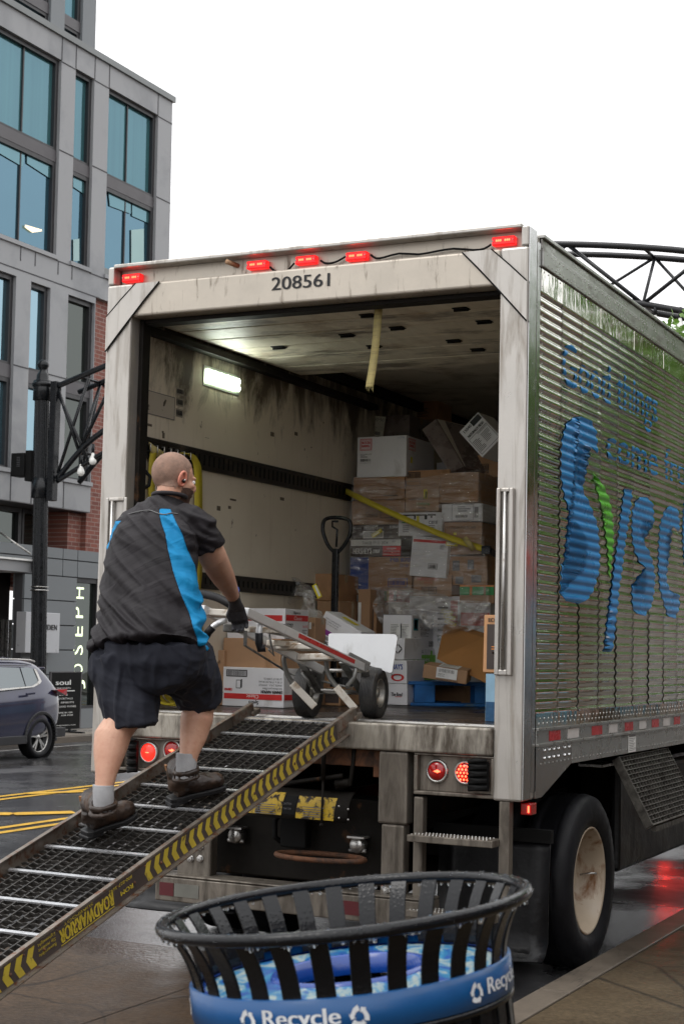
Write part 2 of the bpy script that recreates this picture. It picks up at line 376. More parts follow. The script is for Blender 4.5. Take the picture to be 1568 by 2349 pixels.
# column boundaries at the height of the picture rows where they were read
ycor = yc(392, 400)
zW = lambda px, py: F(px, py).z
z_cop1 = zW(392, 219); z_cop0 = zW(392, 232)
z_w3t = zW(248, 198); z_w3b = zW(248, 399); z_s3b = zW(248, 425); z_w4b = zW(167, 601)
z_b0 = zW(152, 673); z_band = zW(231, 685)
z_l1b = zW(152, 869); z_l2t = zW(152, 898); z_l2b = zW(152, 1097); z_bot = zW(215, 1176)
z_base_ = gz(kx)+.1; z_gf = zW(150, 1260); z_base = gz(kx)+.12
cols_up = [(yc(-190, 300), yc(-115, 300)), (yc(-100, 300), yc(137, 300), yc(61, 300)), (yc(170, 300), yc(214, 300)), (yc(247, 330), yc(361.5, 330), yc(301.5, 330))]
cols_lo = [(yc(-120, 700), yc(-40, 700)), (yc(-25, 750), yc(34, 750)), (yc(67, 800), yc(112, 800)), (yc(152, 850), yc(214, 850))]
y_l = yc(-400, 300)
y_brick = yc(214, 900); y_low = yc(231, 650)
def wall_with_holes(name, y0, y1, z0, z1, holes, m, d0=0, th=.35, joints=()):
    """panelled wall slab cut round its openings, built from upright strips"""
    bb = MB(); ye = sorted(set([y0, y1]+[v for h in holes for v in h[:2]]))
    for a, c in zip(ye, ye[1:]):
        mid = (a+c)/2; hs = sorted([(h[2], h[3]) for h in holes if h[0] <= mid <= h[1]]); z = z0
        for ha, hb in hs+[(z1, z1)]:
            if ha > z+1e-4:
                p = [fz(a, z, d0), fz(c, z, d0), fz(c, ha, d0), fz(a, ha, d0)]; bb.prism(p, (-th, 0, 0))
            z = max(z, hb)
    return bb
holes = []
for cset in cols_up:
    holes.append((cset[0], cset[1], z_w4b, z_w3t))
for cset in cols_lo:
    holes.append((cset[0], cset[1], z_l2b, z_b0))
bb = wall_with_holes('wall', y_l, y_low, z_bot, z_cop0, [h for h in holes if h[1] < y_low+.01 or h[0] < y_low], M['panel'])
hU = [h for h in holes if h[0] > y_low-.6]
B1 = wall_with_holes('w', y_l, ycor, z_band, z_cop0, holes[:4], M['panel'])
B1b = wall_with_holes('w', y_l, y_brick, z_bot, z_band, holes[4:], M['panel'])
# piers read from the picture stand 3 mm proud so no faces coincide
wl = MB(); wl.v = B1.v; wl.f = B1.f; wl.m = B1.m; wl.sm = B1.sm
wl.add(B1b.v, B1b.f)
wl.build('wall', M['panel'], bld)
core = MB(); core.prism([fz(y_l, z_base_, 2.2), fz(y_brick, z_base_, 2.2), fz(y_brick, z_cop0-.4, 2.2), fz(y_l, z_cop0-.4, 2.2)], (-6, 0, 0)); core.build('dark_interior', M['black'], bld)
# the side wall and roof of the block
sw = MB(); sw.box((FX.x-14, ycor-.01, z_band), (FX.x-.36, ycor+.0, z_cop0)); sw.box((FX.x-14, y_l, z_cop0-.3), (FX.x-.5, ycor-.02, z_cop0-.05)); sw.build('side_wall', M['panel2'], bld)
cp = MB(); cp.prism([fz(y_l, z_cop0, -.06), fz(ycor+.06, z_cop0, -.06), fz(ycor+.06, z_cop1, -.06), fz(y_l, z_cop1, -.06)], (-.5, 0, 0)); cp.build('coping', M['coping'], bld)
# narrow ledge joint lines
jl = MB()
def jline(pa, pb, w=.02):
    a, c = F(*pa), F(*pb); a.x += .004; c.x += .004; jl.bar(a, c, .012, w, up=(0, 0, 1))
def hj(y0, y1, z): jl.bar(fz(y0, z, -.004), fz(y1, z, -.004), .012, .022)
def vj(y, z0, z1): jl.bar(fz(y, z0, -.004), fz(y, z1, -.004), .012, .022, up=(0, 1, 0))
zj1 = z_w3t-.03; zj2 = z_w3b+.02; zj3 = z_w4b-.1
for a, c in ((cols_up[1][1], cols_up[2][0]), (cols_up[2][1], cols_up[3][0]), (cols_up[3][1], ycor)):
    hj(a, c, zj1); hj(a, c, zj2); hj(a, c, zj3)
for y in (cols_up[1][1], cols_up[2][0], cols_up[2][1], cols_up[3][0], cols_up[3][1]-.02): vj(y, z_w3t, z_cop0)
for y in (yc(46, 620), yc(80, 620), yc(133, 620), yc(165, 620)): vj(y, z_band+.2, z_w4b-.1)
for a, c in ((cols_lo[1][1], cols_lo[2][0]), (cols_lo[2][1], cols_lo[3][0])): hj(a, c, z_l1b)
for y in (yc(24, 1120), yc(72, 1120), yc(145, 1150)): vj(y, z_bot, z_l2b)
hj(y_l, y_low, z_band+.0)
jl.build('joint_line', M['joint'], bld)
def window(y0, y1, z0, z1, mull, gm, d=.16, par=bld, lit=None):
    fr = MB(); t = .055
    q = lambda y, z, dd: fz(y, z, dd)
    for a in ((y0, z0, y0+t*1.2, z1), (y1-t*2.0, z0, y1, z1), (y0+t*1.2, z0, y1-t*2.0, z0+t), (y0+t*1.2, z1-t*1.8, y1-t*2.0, z1)):
        fr.prism([q(a[0], a[1], d-.08), q(a[2], a[1], d-.08), q(a[2], a[3], d-.08), q(a[0], a[3], d-.08)], (-.12, 0, 0))
    for y in mull: fr.prism([q(y-.02, z0+t, d-.03), q(y+.02, z0+t, d-.03), q(y+.02, z1-t*1.8, d-.03), q(y-.02, z1-t*1.8, d-.03)], (-.07, 0, 0))
    f = fr.build('window', M['winframe'], par)
    g = MB(); g.prism([q(y0+.01, z0+.01, d+.01), q(y1-.01, z0+.01, d+.01), q(y1-.01, z1-.01, d+.01), q(y0+.01, z1-.01, d+.01)], (-.02, 0, 0)); g.build('pane', gm, f)
    return f
def spandrel(y0, y1, z0, z1, d=.07):
    s_ = MB(); s_.prism([fz(y0, z0, d), fz(y1, z0, d), fz(y1, z1, d), fz(y0, z1, d)], (-.3, 0, 0)); s_.build('spandrel_panel', M['spandrel'], bld)
def ledge(y0, y1, z):
    s_ = MB(); s_.prism([fz(y0-.03, z-.09, -.05), fz(y1+.03, z-.09, -.05), fz(y1+.03, z, -.05), fz(y0-.03, z, -.05)], (-.25, 0, 0)); s_.build('sill', M['panel'], bld)
for cset in cols_up:
    y0, y1 = cset[:2]; mu = cset[2:]
    window(y0, y1, z_w3b, z_w3t, mu, M['glass']); spandrel(y0, y1, z_s3b, z_w3b); window(y0, y1, z_w4b, z_s3b, mu, M['glass2']); ledge(y0, y1, z_w4b)
for i, cset in enumerate(cols_lo):
    y0, y1 = cset[:2]
    gm = M['glassm'] if i < 3 else M['glassd']
    window(y0, y1, z_l1b, z_b0, (), gm); spandrel(y0, y1, z_l2t, z_l1b); window(y0, y1, z_l2b, z_l2t, (), gm); ledge(y0, y1, z_l2b)
# white roller blinds and a lit ceiling lamp seen behind the lower panes
# set-back tower on the roof
D2 = 2.2
def F2(px, py): return onp(px, py, FX-V((D2, 0, 0)), TN)
def fz2(y, z, d=0): return fz(y, z, d+D2)
yt = F2(219.5, 60).y; zt = z_cop0-.4
tw = MB(); zb2 = F2(188, 85).z; zs2 = F2(188, 47).z
c2 = [(F2(-100, 20).y, F2(117, 20).y), (F2(149, 20).y, F2(190.5, 20).y)]
zst = F2(149, 55).z; zsb = F2(149, 28).z
ztw0 = F2(149, 70).z; zsp0 = F2(149, 51).z; zsp1 = F2(149, 26).z
H2 = [(a, c, ztw0-.02, ztw0+9) for a, c in c2]
yprev = F2(-400, 20).y
for a, c in [(yprev, c2[0][0]), (c2[0][1], c2[1][0]), (c2[1][1], yt)]:
    tw.prism([fz2(a, zt), fz2(c, zt), fz2(c, ztw0+9), fz2(a, ztw0+9)], (-.35, 0, 0))
for a, c in c2: tw.prism([fz2(a, zt), fz2(c, zt), fz2(c, ztw0-.02), fz2(a, ztw0-.02)], (-.35, 0, 0))
tw.box((FX.x-D2-12, yt-.02, zt), (FX.x-D2-.8, yt-.01, ztw0+9)); tw.build('tower_wall', M['panel2'], bld)
for a, c in c2:
    window_ = MB(); 
    fr = MB(); 
    for za, zb_, gm in ((ztw0, zsp0, M['glass2']), (zsp1, zsp1+3.2, M['glass'])):
        fr = MB(); fr.prism([fz2(c-.12, za, .08), fz2(c, za, .08), fz2(c, zb_, .08), fz2(c-.12, zb_, .08)], (-.1, 0, 0)); fr.prism([fz2(a, zb_-.08, .08), fz2(c-.12, zb_-.08, .08), fz2(c-.12, zb_, .08), fz2(a, zb_, .08)], (-.1, 0, 0))
        f = fr.build('window', M['winframe'], bld); g = MB(); g.prism([fz2(a, za, .17), fz2(c, za, .17), fz2(c, zb_, .17), fz2(a, zb_, .17)], (-.02, 0, 0)); g.build('pane', gm, f)
    s_ = MB(); s_.prism([fz2(a, zsp0, .06), fz2(c, zsp0, .06), fz2(c, zsp1, .06), fz2(a, zsp1, .06)], (-.3, 0, 0)); s_.build('spandrel_panel', M['spandrel'], bld)
# recessed band of dark glazing under the overhang
z_g1 = zW(100, 1268)
soff = MB(); soff.prism([fz(y_l, z_bot-.02, .0), fz(y_brick, z_bot-.02, .0), fz(y_brick, z_bot, .0), fz(y_l, z_bot, .0)], (-2, 0, 0)); soff.build('soffit', M['spandrel'], bld)
rec = .9
for a, c in ((-60, 45), (47, 118), (120, 172)):
    window(F(a, 1220).y, F(c, 1220).y, z_g1-.3, z_bot-.03, (), M['glassd'], d=rec)
# ground floor: block panels, shop window with the sign, entrance, canopy
ypl0 = F(111, 1400).y; ysg0 = F(144, 1450).y; ysg1 = F(201.5, 1450).y; yend = F(262, 1400).y
z_st = zW(146, 1325); z_sb = zW(202, 1622)
gw = MB(); th = (-.3, 0, 0)
def gp(y0, y1, z0, z1, d=-.35, mb=None): (mb or gw).prism([fz(y0+.012, z0+.012, d), fz(y1-.012, z0+.012, d), fz(y1-.012, z1-.012, d), fz(y0+.012, z1-.012, d)], th)
ztop = zW(111, 1257); z1r = zW(111, 1280)
zr = [z_base, z_sb, z_base+(z_st-z_base)*.36, z_base+(z_st-z_base)*.52, z_base+(z_st-z_base)*.68, z_base+(z_st-z_base)*.84, z_st, z_st+(ztop-z_st)*.6, ztop]
yL = F(23, 1400).y
for i in range(8):
    a, c = zr[i], zr[i+1]
    if i > 0 and i < 6: gp(yL, ypl0+(ysg0-ypl0), a, c); gp(ysg1, yend, a, c)
    elif i == 0: gp(yL, ysg0, a, c); gp(ysg0, ysg1, a, c); gp(ysg1, yend, a, c)
    else: gp(y_l, ypl0, a, c); gp(ypl0, ysg0+.0, a, c); gp(ysg0, F(204, 1290).y, a, c); gp(F(204, 1290).y, yend, a, c)
gw.build('ground_floor_panel', M['panel2'], bld)
jb = MB(); jb.prism([fz(yL, z_base, -.3), fz(yend, z_base, -.3), fz(yend, z_sb, -.3), fz(yL, z_sb, -.3)], (-.2, 0, 0)); jb.prism([fz(yL-3, z_st, -.3), fz(yend, z_st, -.3), fz(yend, ztop-.05, -.3), fz(yL-3, ztop-.05, -.3)], (-.2, 0, 0))
jb.prism([fz(yL, z_sb, -.3), fz(ysg0, z_sb, -.3), fz(ysg0, z_st, -.3), fz(yL, z_st, -.3)], (-.2, 0, 0)); jb.prism([fz(ysg1, z_sb, -.3), fz(yend, z_sb, -.3), fz(yend, z_st, -.3), fz(ysg1, z_st, -.3)], (-.2, 0, 0))
jb.build('panel_backing', M['joint'], bld)
swf = window(ysg0, ysg1, z_sb, z_st, (), M['glassd'], d=-.2)
# entrance: dark recess, glass door and canopy
en = MB(); en.prism([fz(y_l, z_base, .8), fz(yL, z_base, .8), fz(yL, z_st+.1, .8), fz(y_l, z_st+.1, .8)], (-.2, 0, 0)); en.build('entrance_recess', M['black'], bld)
dr = MB()
zd = zW(10, 1420)
for px in (-40, 4, 13, 22): y = F(px, 1500, .5).y; dr.bar(fz(y, z_base, .5), fz(y, zd, .5), .05, .05)
dr.bar(fz(yL-3, zd, .5), fz(yL, zd, .5), .06, .12); dr.build('door_frame', M['steel'], bld)
cn = MB(); c0 = zW(40, 1312); c1 = zW(40, 1296); yc1 = F(67, 1300, -1.2).y
cn.prism([fz(yL-8, zW(60, 1322), -1.3), fz(yc1, zW(60, 1322), -1.3), fz(yc1, zW(60, 1298), -1.3), fz(yL-8, zW(60, 1298), -1.3)], (-.95, 0, 0)); cn.build('canopy', M['panel'], bld)
cl = MB(); cl.prism([fz(yL-8, zW(60, 1298), -1.36), fz(yc1+.05, zW(60, 1298), -1.36), fz(yc1+.05, zW(60, 1294), -1.36), fz(yL-8, zW(60, 1294), -1.36)], (-1.0, 0, 0)); cl.build('canopy_edge', M['white_plastic'], bld)
rd = MB(); rd.cyl(F(0, 1221, -.3), F(70, 1271, -.9), .02, 8); rd.build('canopy_rod', M['steel'], bld)
bkm, t, p, tc = nodes('red_brick')
def brick_mat(name, c1, c2, mortar, sc=1.0):
    m, t, p, tc = nodes(name); sx = t.nodes.new('ShaderNodeSeparateXYZ'); t.links.new(tc.outputs['Object'], sx.inputs[0]); cx = t.nodes.new('ShaderNodeCombineXYZ')
    t.links.new(sx.outputs['Y'], cx.inputs['X']); t.links.new(sx.outputs['Z'], cx.inputs['Y'])
    b_ = t.nodes.new('ShaderNodeTexBrick'); b_.inputs['Scale'].default_value = 1; b_.inputs['Brick Width'].default_value = .24*sc; b_.inputs['Row Height'].default_value = .085*sc; b_.inputs['Mortar Size'].default_value = .009*sc
    b_.inputs['Color1'].default_value = (*c1, 1); b_.inputs['Color2'].default_value = (*c2, 1); b_.inputs['Mortar'].default_value = (*mortar, 1); b_.inputs['Bias'].default_value = -.1
    t.links.new(cx.outputs[0], b_.inputs['Vector']); c = mix_(t, mr_(t, nz_(t, tc.outputs['Object'], 1.5, 4), .3, .7, 0, .35), b_.outputs['Color'], tuple(x*.5 for x in c1))
    t.links.new(c, p.inputs['Base Color']); p.inputs['Roughness'].default_value = .8; bump_(t, p, b_.outputs['Fac'], -.4, .01); return m
bpy.data.materials.remove(bkm)
M['brick'] = brick_mat('red_brick', (.26, .085, .06), (.15, .055, .045), (.30, .22, .19), 1.15)
M['brick2'] = brick_mat('brown_brick', (.24, .12, .08), (.17, .075, .05), (.30, .27, .23))
br = thing('brick_annex', 'red brick wall section joined to the grey building behind the truck', 'building', (-17, 24, 0))
bq = MB(); zbt = zW(231, 642); yb0 = y_brick+.02
bq.prism([fz(yb0, z_gf-.8, .12), fz(yb0+3.8, z_gf-.8, .12), fz(yb0+3.8, zbt, .12), fz(yb0, zbt, .12)], (-4, 0, 0)); bq.build('wall', M['brick'], br)
bq = MB(); bq.prism([fz(F(176, 1220).y, z_g1-.3, .25), fz(yb0+.0, z_g1-.3, .25), fz(yb0, z_bot-.03, .25), fz(F(176, 1220).y, z_bot-.03, .25)], (-4, 0, 0)); bq.build('pier', M['brick'], br)
bq = MB(); bq.prism([fz(y_low-.02, zbt, .05), fz(yb0+4, zbt, .05), fz(yb0+4, zbt+.35, .05), fz(y_low-.02, zbt+.35, .05)], (-4, 0, 0)); bq.build('coping', M['coping'], br)

# ---------------------------------------------------------------- signs on the far pavement
def fsign(px0, py0, px1, py1, d): return F(px0, py0, d), F(px1, py1, d)
sg = thing('wall_sign', 'pale grey box sign reading MERIDIEN half hidden by the black lamp post', 'sign', tuple(F(100, 1600, -1.0)))
y0 = F(35, 1500, -.38).y; df = -.38
while F(57, 1500, df).y > y0 and df > -2: df -= .01
y1 = F(135.5, 1500, df).y; z0, z1 = F(134, 1498.5, df).z, F(135, 1407, df).z
bx = MB(); bx.prism([fz(y0, z0, df), fz(y1, z0, df), fz(y1, z1, df), fz(y0, z1, df)], (df+.38, 0, 0)); bx.build('sign_box', mat('pale_sign_metal', (.50, .51, .53), .35, .2, .04, 2), sg, bev=.01)
tx = MB(); lw = (F(129, 1440, df).y-F(108, 1440, df).y)/4*8*1.0
ye = F(129.5, 1440, df).y; zt0 = F(129, 1446, df).z; zt1 = F(129, 1433, df).z
lettering(tx, 'MERIDIEN', (fz(0, z1, df).x+.006, ye-lw, zt0), (0, lw, 0), (0, 0, zt1-zt0), off=.006, bold=.008); tx.build('lettering', M['ink'], sg)
# neon letters standing in the shop window, read upwards
M['neon'] = emis('neon_lettering', (.85, 1, .62), 1.3)
for nm_, pq_ in (('ceiling_reflection', ((248, 434), (300, 459), (300, 490), (252, 472))), ('ceiling_reflection', ((303, 463), (353, 487), (353, 517), (303, 495))), ('ceiling_reflection', ((168, 400), (204, 417), (204, 452), (168, 428))), ('ceiling_reflection', ((-40, 300), (58, 347), (52, 382), (-40, 328))), ('ceiling_reflection', ((62, 350), (120, 379), (120, 412), (62, 374))), ('pale_blind', ((301, 527), (330, 524), (330, 611), (301, 611))), ('pale_blind', ((168, 549), (182, 547), (182, 598), (168, 598)))):
    q_ = MB(); q_.prism([F(x_, y_, .14) for x_, y_ in pq_[::-1]], (-.004, 0, 0)); q_.build(nm_, M['blind' if nm_ == 'pale_blind' else 'glass3'], bld)  # pale teal bands paint the ceiling's reflection onto the panes
q_ = MB(); q_.prism([F(57, 521, .13), F(74, 533, .13), F(96, 530, .13), F(96, 526, .13), F(58, 515, .13)], (-.004, 0, 0)); q_.build('lit_fixture', emis('warm_fixture', (1, .78, .5), 1.1), bld)
ns = thing('neon_sign', 'pale yellow neon sign THE JOSEPH reading upwards in the shop window', 'sign', tuple(F(170, 1617, -.25)))
for ch, py_t, py_b, px_l, px_r in (('H', 1348, 1374, 162, 183.5), ('P', 1393, 1418, 159.5, 182), ('E', 1437, 1460, 158.5, 181), ('S', 1480, 1502, 157.5, 181), ('O', 1523, 1548, 157.5, 180.5), ('J', 1560, 1580, 157, 180)):
    q0 = F(px_r, py_b, -.2); q1 = F(px_l, py_b, -.2); q2 = F(px_r, py_t, -.2)
    g = MB(); P0 = V((q0.x+.10, q0.y, q0.z)); lettering(g, ch, P0, V((0, 0, q2.z-q0.z)), V((0, q1.y-q0.y, 0)), off=-.004); g.build('neon_letter', M['neon'], ns)
q0 = F(155, 1550, -.2); q1 = F(144.5, 1550, -.2); q2 = F(155, 1512, -.2)
g = MB(); lettering(g, 'THE', V((q0.x+.10, q0.y, q0.z)), V((0, 0, q2.z-q0.z)), V((0, q1.y-q0.y, 0)), off=-.004); g.build('neon_letter', M['neon'], ns)
# A-board
def grf(px, py, X=-14.6): return on(px, py, 0, X)
ab = thing('pavement_sign', 'black standing menu board with white writing on the far pavement', 'sign', tuple(grf(157, 1690)))
a0 = grf(112, 1679); a1 = grf(182.5, 1672); zt_ = grf(181, 1543).z; zb_ = gz(kx)+.125
X0 = -14.6
bb_ = MB(); zlo = grf(182, 1671).z
bb_.box((X0-.03, a0.y, zlo), (X0, a1.y, zt_)); bb_.build('board', M['black'], ab, bev=.004)
bb_ = MB()
for y in (a0.y, a1.y): bb_.box((X0-.035, y-.02, zlo), (X0+.004, y+.02, zt_+.02))
bb_.box((X0-.035, a0.y+.02, zt_), (X0+.004, a1.y-.02, zt_+.02)); bb_.build('frame', M['spandrel'], ab)
bb_ = MB(); ym = (a0.y+a1.y)/2+.2; bb_.box((X0-.03, ym-.03, zb_+.03), (X0, ym+.03, zlo)); bb_.box((X0-.35, ym-.04, zb_), (X0+.35, ym+.04, zb_+.03)); bb_.box((X0-.3, ym-.6, zb_), (X0-.26, ym+.6, zb_+.03)); bb_.build('stand', M['gloss_black'], ab)
bb_ = MB()
def abt(s, pxr, py, wpx, h, bold=0):
    q = grf(pxr, py, X0+.01); ww = grf(pxr, py, X0+.01).y-grf(pxr-wpx, py, X0+.01).y; hh = grf(pxr, py-h, X0+.01).z-q.z
    lettering(bb_, s, (X0+.002, q.y-ww, q.z), (0, ww, 0), (0, 0, hh), off=.004, bold=bold)
abt('soul', 162, 1571, 34, 12, .01); abt('AT THE JOSEPH', 162, 1580, 40, 3); abt('DINE', 156, 1596, 20, 4)
abt('COCKTAILS', 167, 1604, 38, 4); abt('SPIRITS', 170, 1613, 30, 4); abt('GOOD WINES', 174.5, 1622, 44, 4); abt('COME IN OR', 167, 1636, 40, 3.5); abt('ASK FOR', 168, 1642, 28, 3.5); abt('THEJOSEPH.COM', 173, 1664, 44, 2.5)
qa = grf(120, 1585, X0+.01); bb_.box((X0+.001, grf(130, 1585, X0).y, grf(160, 1586, X0).z), (X0+.004, grf(171, 1585, X0).y, grf(160, 1584, X0).z))
bb_.build('lettering', M['white_ink'], ab)
# ---------------------------------------------------------------- street arch: fluted post with a tubular truss
XP = -14.2; pp = on(91, 1500, 0, XP); YP = pp.y
def A(px, py, dy=0): return on(px, py, 1, YP+dy)
ar = thing('street_arch', 'black tubular steel arch over the street on a fluted post with a ball finial', 'street arch', (XP, YP, gz(XP)+.125))
q_top = A(96, 886); xp = XP; lean = .0
def axis(z): q = V((A(88.5, 1480).x, YP, A(88.5, 1480).z)); t_ = A(97, 900); k = (z-q.z)/(t_.z-q.z); return q+(t_-q)*k
zb = gz(XP)+.1; rP = .155
fl = MB(); n = 36
zs_ = [zb, A(88, 1420).z, A(96, 886).z]
vs = []; fs = []
for i, z in enumerate(zs_):
    c = axis(z)
    for k in range(n*2):
        a = math.pi*k/n; rr = (rP*(1.08-.08*i))*(1 if k % 4 < 2 else .90)
        vs.append((c.x+rr*math.cos(a), c.y+rr*math.sin(a), z))
for i in range(2):
    for k in range(n*2): l = (k+1) % (n*2); fs.append((i*2*n+k, i*2*n+l, (i+1)*2*n+l, (i+1)*2*n+k))
fl.add(vs, fs); fl.build('post', M['gloss_black'], ar)
bs = MB(); c = axis(zb); bs.lathe([(.36, 0), (.36, .25), (.3, .32), (.26, .8), (.2, 1.0), (.18, 1.1)], (c.x, c.y, zb), cap=True); bs.build('base', M['gloss_black'], ar)
fn = MB(); zt_ = A(96, 890).z; c = axis(zt_); u_ = A(96, 825).z-zt_
fn.lathe([(.16, 0), (.2, .02), (.22, u_*.12), (.2, u_*.18), (.15, u_*.24), (.13, u_*.3), (.12, u_*.46), (.09, u_*.56), (.06, u_*.62), (.075, u_*.66), (.115, u_*.76), (.12, u_*.84), (.095, u_*.93), (.04, u_), (.0, u_)], c, n=24); fn.build('finial', M['gloss_black'], ar)
for py in (896, 1120):
    k_ = MB(); z = A(96, py).z; c = axis(z); k_.lathe([(.17, -.2), (.185, -.2), (.185, .2), (.17, .2)], c, n=20); k_.build('collar', M['gloss_black'], ar)
k_ = MB(); z = A(90, 1353).z; c = axis(z); k_.lathe([(.165, -.02), (.185, -.02), (.185, .0), (.165, .0)], c, n=24); k_.lathe([(.165, .05), (.18, .05), (.18, .065), (.165, .065)], c, n=24); k_.build('band', M['steel'], ar)
mp_ = MB(); mp_.box((A(117, 1000).x, YP-.09, A(120, 1149).z), (A(131, 1000).x, YP+.09, A(120, 876).z)); mp_.build('mounting_plate', M['gloss_black'], ar, bev=.01)
cb = MB(); cb.box((A(36, 1060).x, YP-.16, A(50, 1094).z), (A(66, 1060).x, YP+.16, A(50, 1041).z)); cb.box((A(64, 1060).x, YP-.1, A(70, 1104).z), (A(78, 1060).x, YP+.1, A(70, 1034).z)); cb.build('control_box', M['black'], ar, bev=.015)
cb = MB()
for k in range(6): cb.box((A(50, 1060).x, YP-.168, A(50, 1072-k*4).z), (A(57, 1060).x, YP-.16, A(50, 1070.5-k*4).z))
cb.build('vent', M['joint'], ar)
ac = MB(); dyc = .75
def curve(pts, n=40):
    pts = [V(p) for p in pts]; o_ = []
    for i in range(len(pts)-1):
        p0 = pts[max(i-1, 0)]; p1 = pts[i]; p2 = pts[i+1]; p3 = pts[min(i+2, len(pts)-1)]
        for k in range(n//(len(pts)-1)):
            t = k/(n//(len(pts)-1)); o_.append(.5*((2*p1)+(p2-p0)*t+(2*p0-5*p1+4*p2-p3)*t*t+(3*p1-p0-3*p2+p3)*t**3))
    return o_+[pts[-1]]
tl = A(131, 886); tr = A(1300, 560); te = A(1568, 575); tmid = A(235, 842)
zc_ = max(tl.z, tr.z)
top = curve([tl, tmid, A(480, 742), A(800, 625), A(1060, 568), tr, te, A(1720, 606)], 56)
bl_ = A(131, 1098); bot = curve([bl_, A(235, 990), A(480, 865), A(800, 768), A(1060, 700), A(1300, 676), A(1568, 714), A(1720, 745)], 56)
bot2 = [p+V((0, dyc, 0)) for p in bot]; top2 = [p+V((0, dyc, 0)) for p in top]
for P in (top, bot): ac.tube(P, .058, 10)
for P in (top2, bot2): ac.tube(P, .055, 8)
low = curve([A(131, 1104), A(235, 1040), A(380, 960), A(600, 850)], 24); ac.tube(low, .05, 8)
ac.build('chord', M['gloss_black'], ar)
dg_ = MB(); N_ = len(top); st_ = 5
for i in range(0, N_-st_, st_):
    j = i+st_
    a, c = (top[i], bot[j]) if (i//st_) % 2 == 0 else (bot[i], top[j])
    dg_.cyl(a, c, .036, 8)
    a, c = (top2[i], bot2[j]) if (i//st_) % 2 else (bot2[i], top2[j])
    dg_.cyl(a, c, .028, 8)
    if (i//st_) % 2 == 0: dg_.cyl(bot[j], bot2[j], .03, 8); dg_.cyl(top[j], top2[j], .03, 8); dg_.cyl(top2[j], bot[j], .03, 8)
dg_.cyl(A(131, 896), A(206, 1065), .034, 8); dg_.cyl(A(133, 1085), A(203, 868), .034, 8)
dg_.build('brace', M['gloss_black'], ar)
M['bulb'] = mat('frosted_bulb', (.85, .85, .82), .2)
for q, L in ((A(215, 1024), .0), (A(188, 1050), 0), (A(1503, 706), 0), (A(1560, 712), 0)):
    so_ = MB(); so_.cyl(q+V((0, -.02, .05)), q+V((0, -.02, -.13)), .032, 12); so2 = so_.build('bulb_socket', M['gloss_black'], ar)
    bu = MB(); bu.lathe([(.025, 0), (.035, -.05), (.07, -.13), (.075, -.18), (.05, -.23), (.0, -.245)], q+V((0, -.02, -.13)), n=14); bu.build('bulb', M['bulb'], so2)

# ---------------------------------------------------------------- parked dark blue car
XS = -11.25
def Cc(px, py, dx=0): return on(px, py, 0, XS+dx)
car = thing('parked_car', 'dark blue wet suv parked on the far side of the street', 'car', (XS-.9, Cc(90, 1740).y, gz(XS)))
M['car_blue'] = mat('dark_blue_car_paint', (.02, .022, .055), .22, .35, .2, 3, coat=.8, rvar=.05)
M['car_black'] = mat('car_black_trim', (.02, .02, .022), .4)
M['car_glass'] = glass('car_glass', (.02, .024, .026), (.03, .036, .038), (.55, .6, .62), .35)
wc = Cc(94, 1692); zg = Cc(90, 1740).z; wr = wc.z-zg; wr = .37 if wr < .3 else wr
y_r = Cc(158, 1600).y            # rear bumper end, car points towards -y
L = 4.75; hh = lambda py: Cc(110, py).z-zg
def pz(px, py): q = Cc(px, py); return (y_r-q.y, q.z-zg)
zr_ = hh(1513)+.04
# stations: distance from rear, roof height, belt height, half width scale
b = MB(); Wd = 1.86
stn = [(0.0, .62, .62, .50, .34), (.05, .98, .98, .62, .80), (.13, 1.10, 1.08, .55, .9), (.30, 1.34, 1.10, .50, .95), (.52, 1.56, 1.09, .44, .98), (.72, 1.64, 1.08, .36, 1.0), (1.2, 1.69, 1.05, .26, 1.0), (1.9, 1.70, 1.02, .24, 1.0), (2.5, 1.66, 1.0, .24, 1.0), (3.0, 1.48, .98, .25, 1.0), (3.5, 1.14, .98, .26, .99), (3.9, 1.04, .97, .28, .97), (4.4, .95, .9, .32, .92), (4.7, .72, .7, .36, .8)]
kz = zr_/1.70
vs = []; fs = []; ns = 0
for dist, zroof, zbelt, zlow, ws in stn:
    y = y_r-dist; hw = Wd/2*ws; rz = zroof*kz; bz = zbelt*kz; lz = zlow*kz*.9
    tuck = max(0, (rz-bz))*.32
    half = [(hw*.90, lz), (hw*.98, lz+.06), (hw, (lz+bz)/2), (hw*.985, bz-.06), (hw*.95, bz), (hw*.95-tuck*.55, bz+(rz-bz)*.55), (hw*.93-tuck, rz-.05*(rz > bz+.1)), (hw*.80-tuck, rz), (hw*.4-tuck*.4, rz+.015)]
    ring = [(XS-Wd/2+x, y, zg+z) for x, z in half]+[(XS-Wd/2-x, y, zg+z) for x, z in half[::-1]]
    ns = len(ring); vs += ring
for i in range(len(stn)-1):
    for k in range(ns): l = (k+1) % ns; fs.append((i*ns+k, i*ns+l, (i+1)*ns+l, (i+1)*ns+k))
fs += [tuple(range(ns)), tuple(range((len(stn)-1)*ns, len(stn)*ns))[::-1]]
b.add(vs, fs, 0, True); bo = b.build('body', M['car_blue'], car)
sb_ = bo.modifiers.new('soft', 'SUBSURF'); sb_.levels = 2; sb_.render_levels = 2
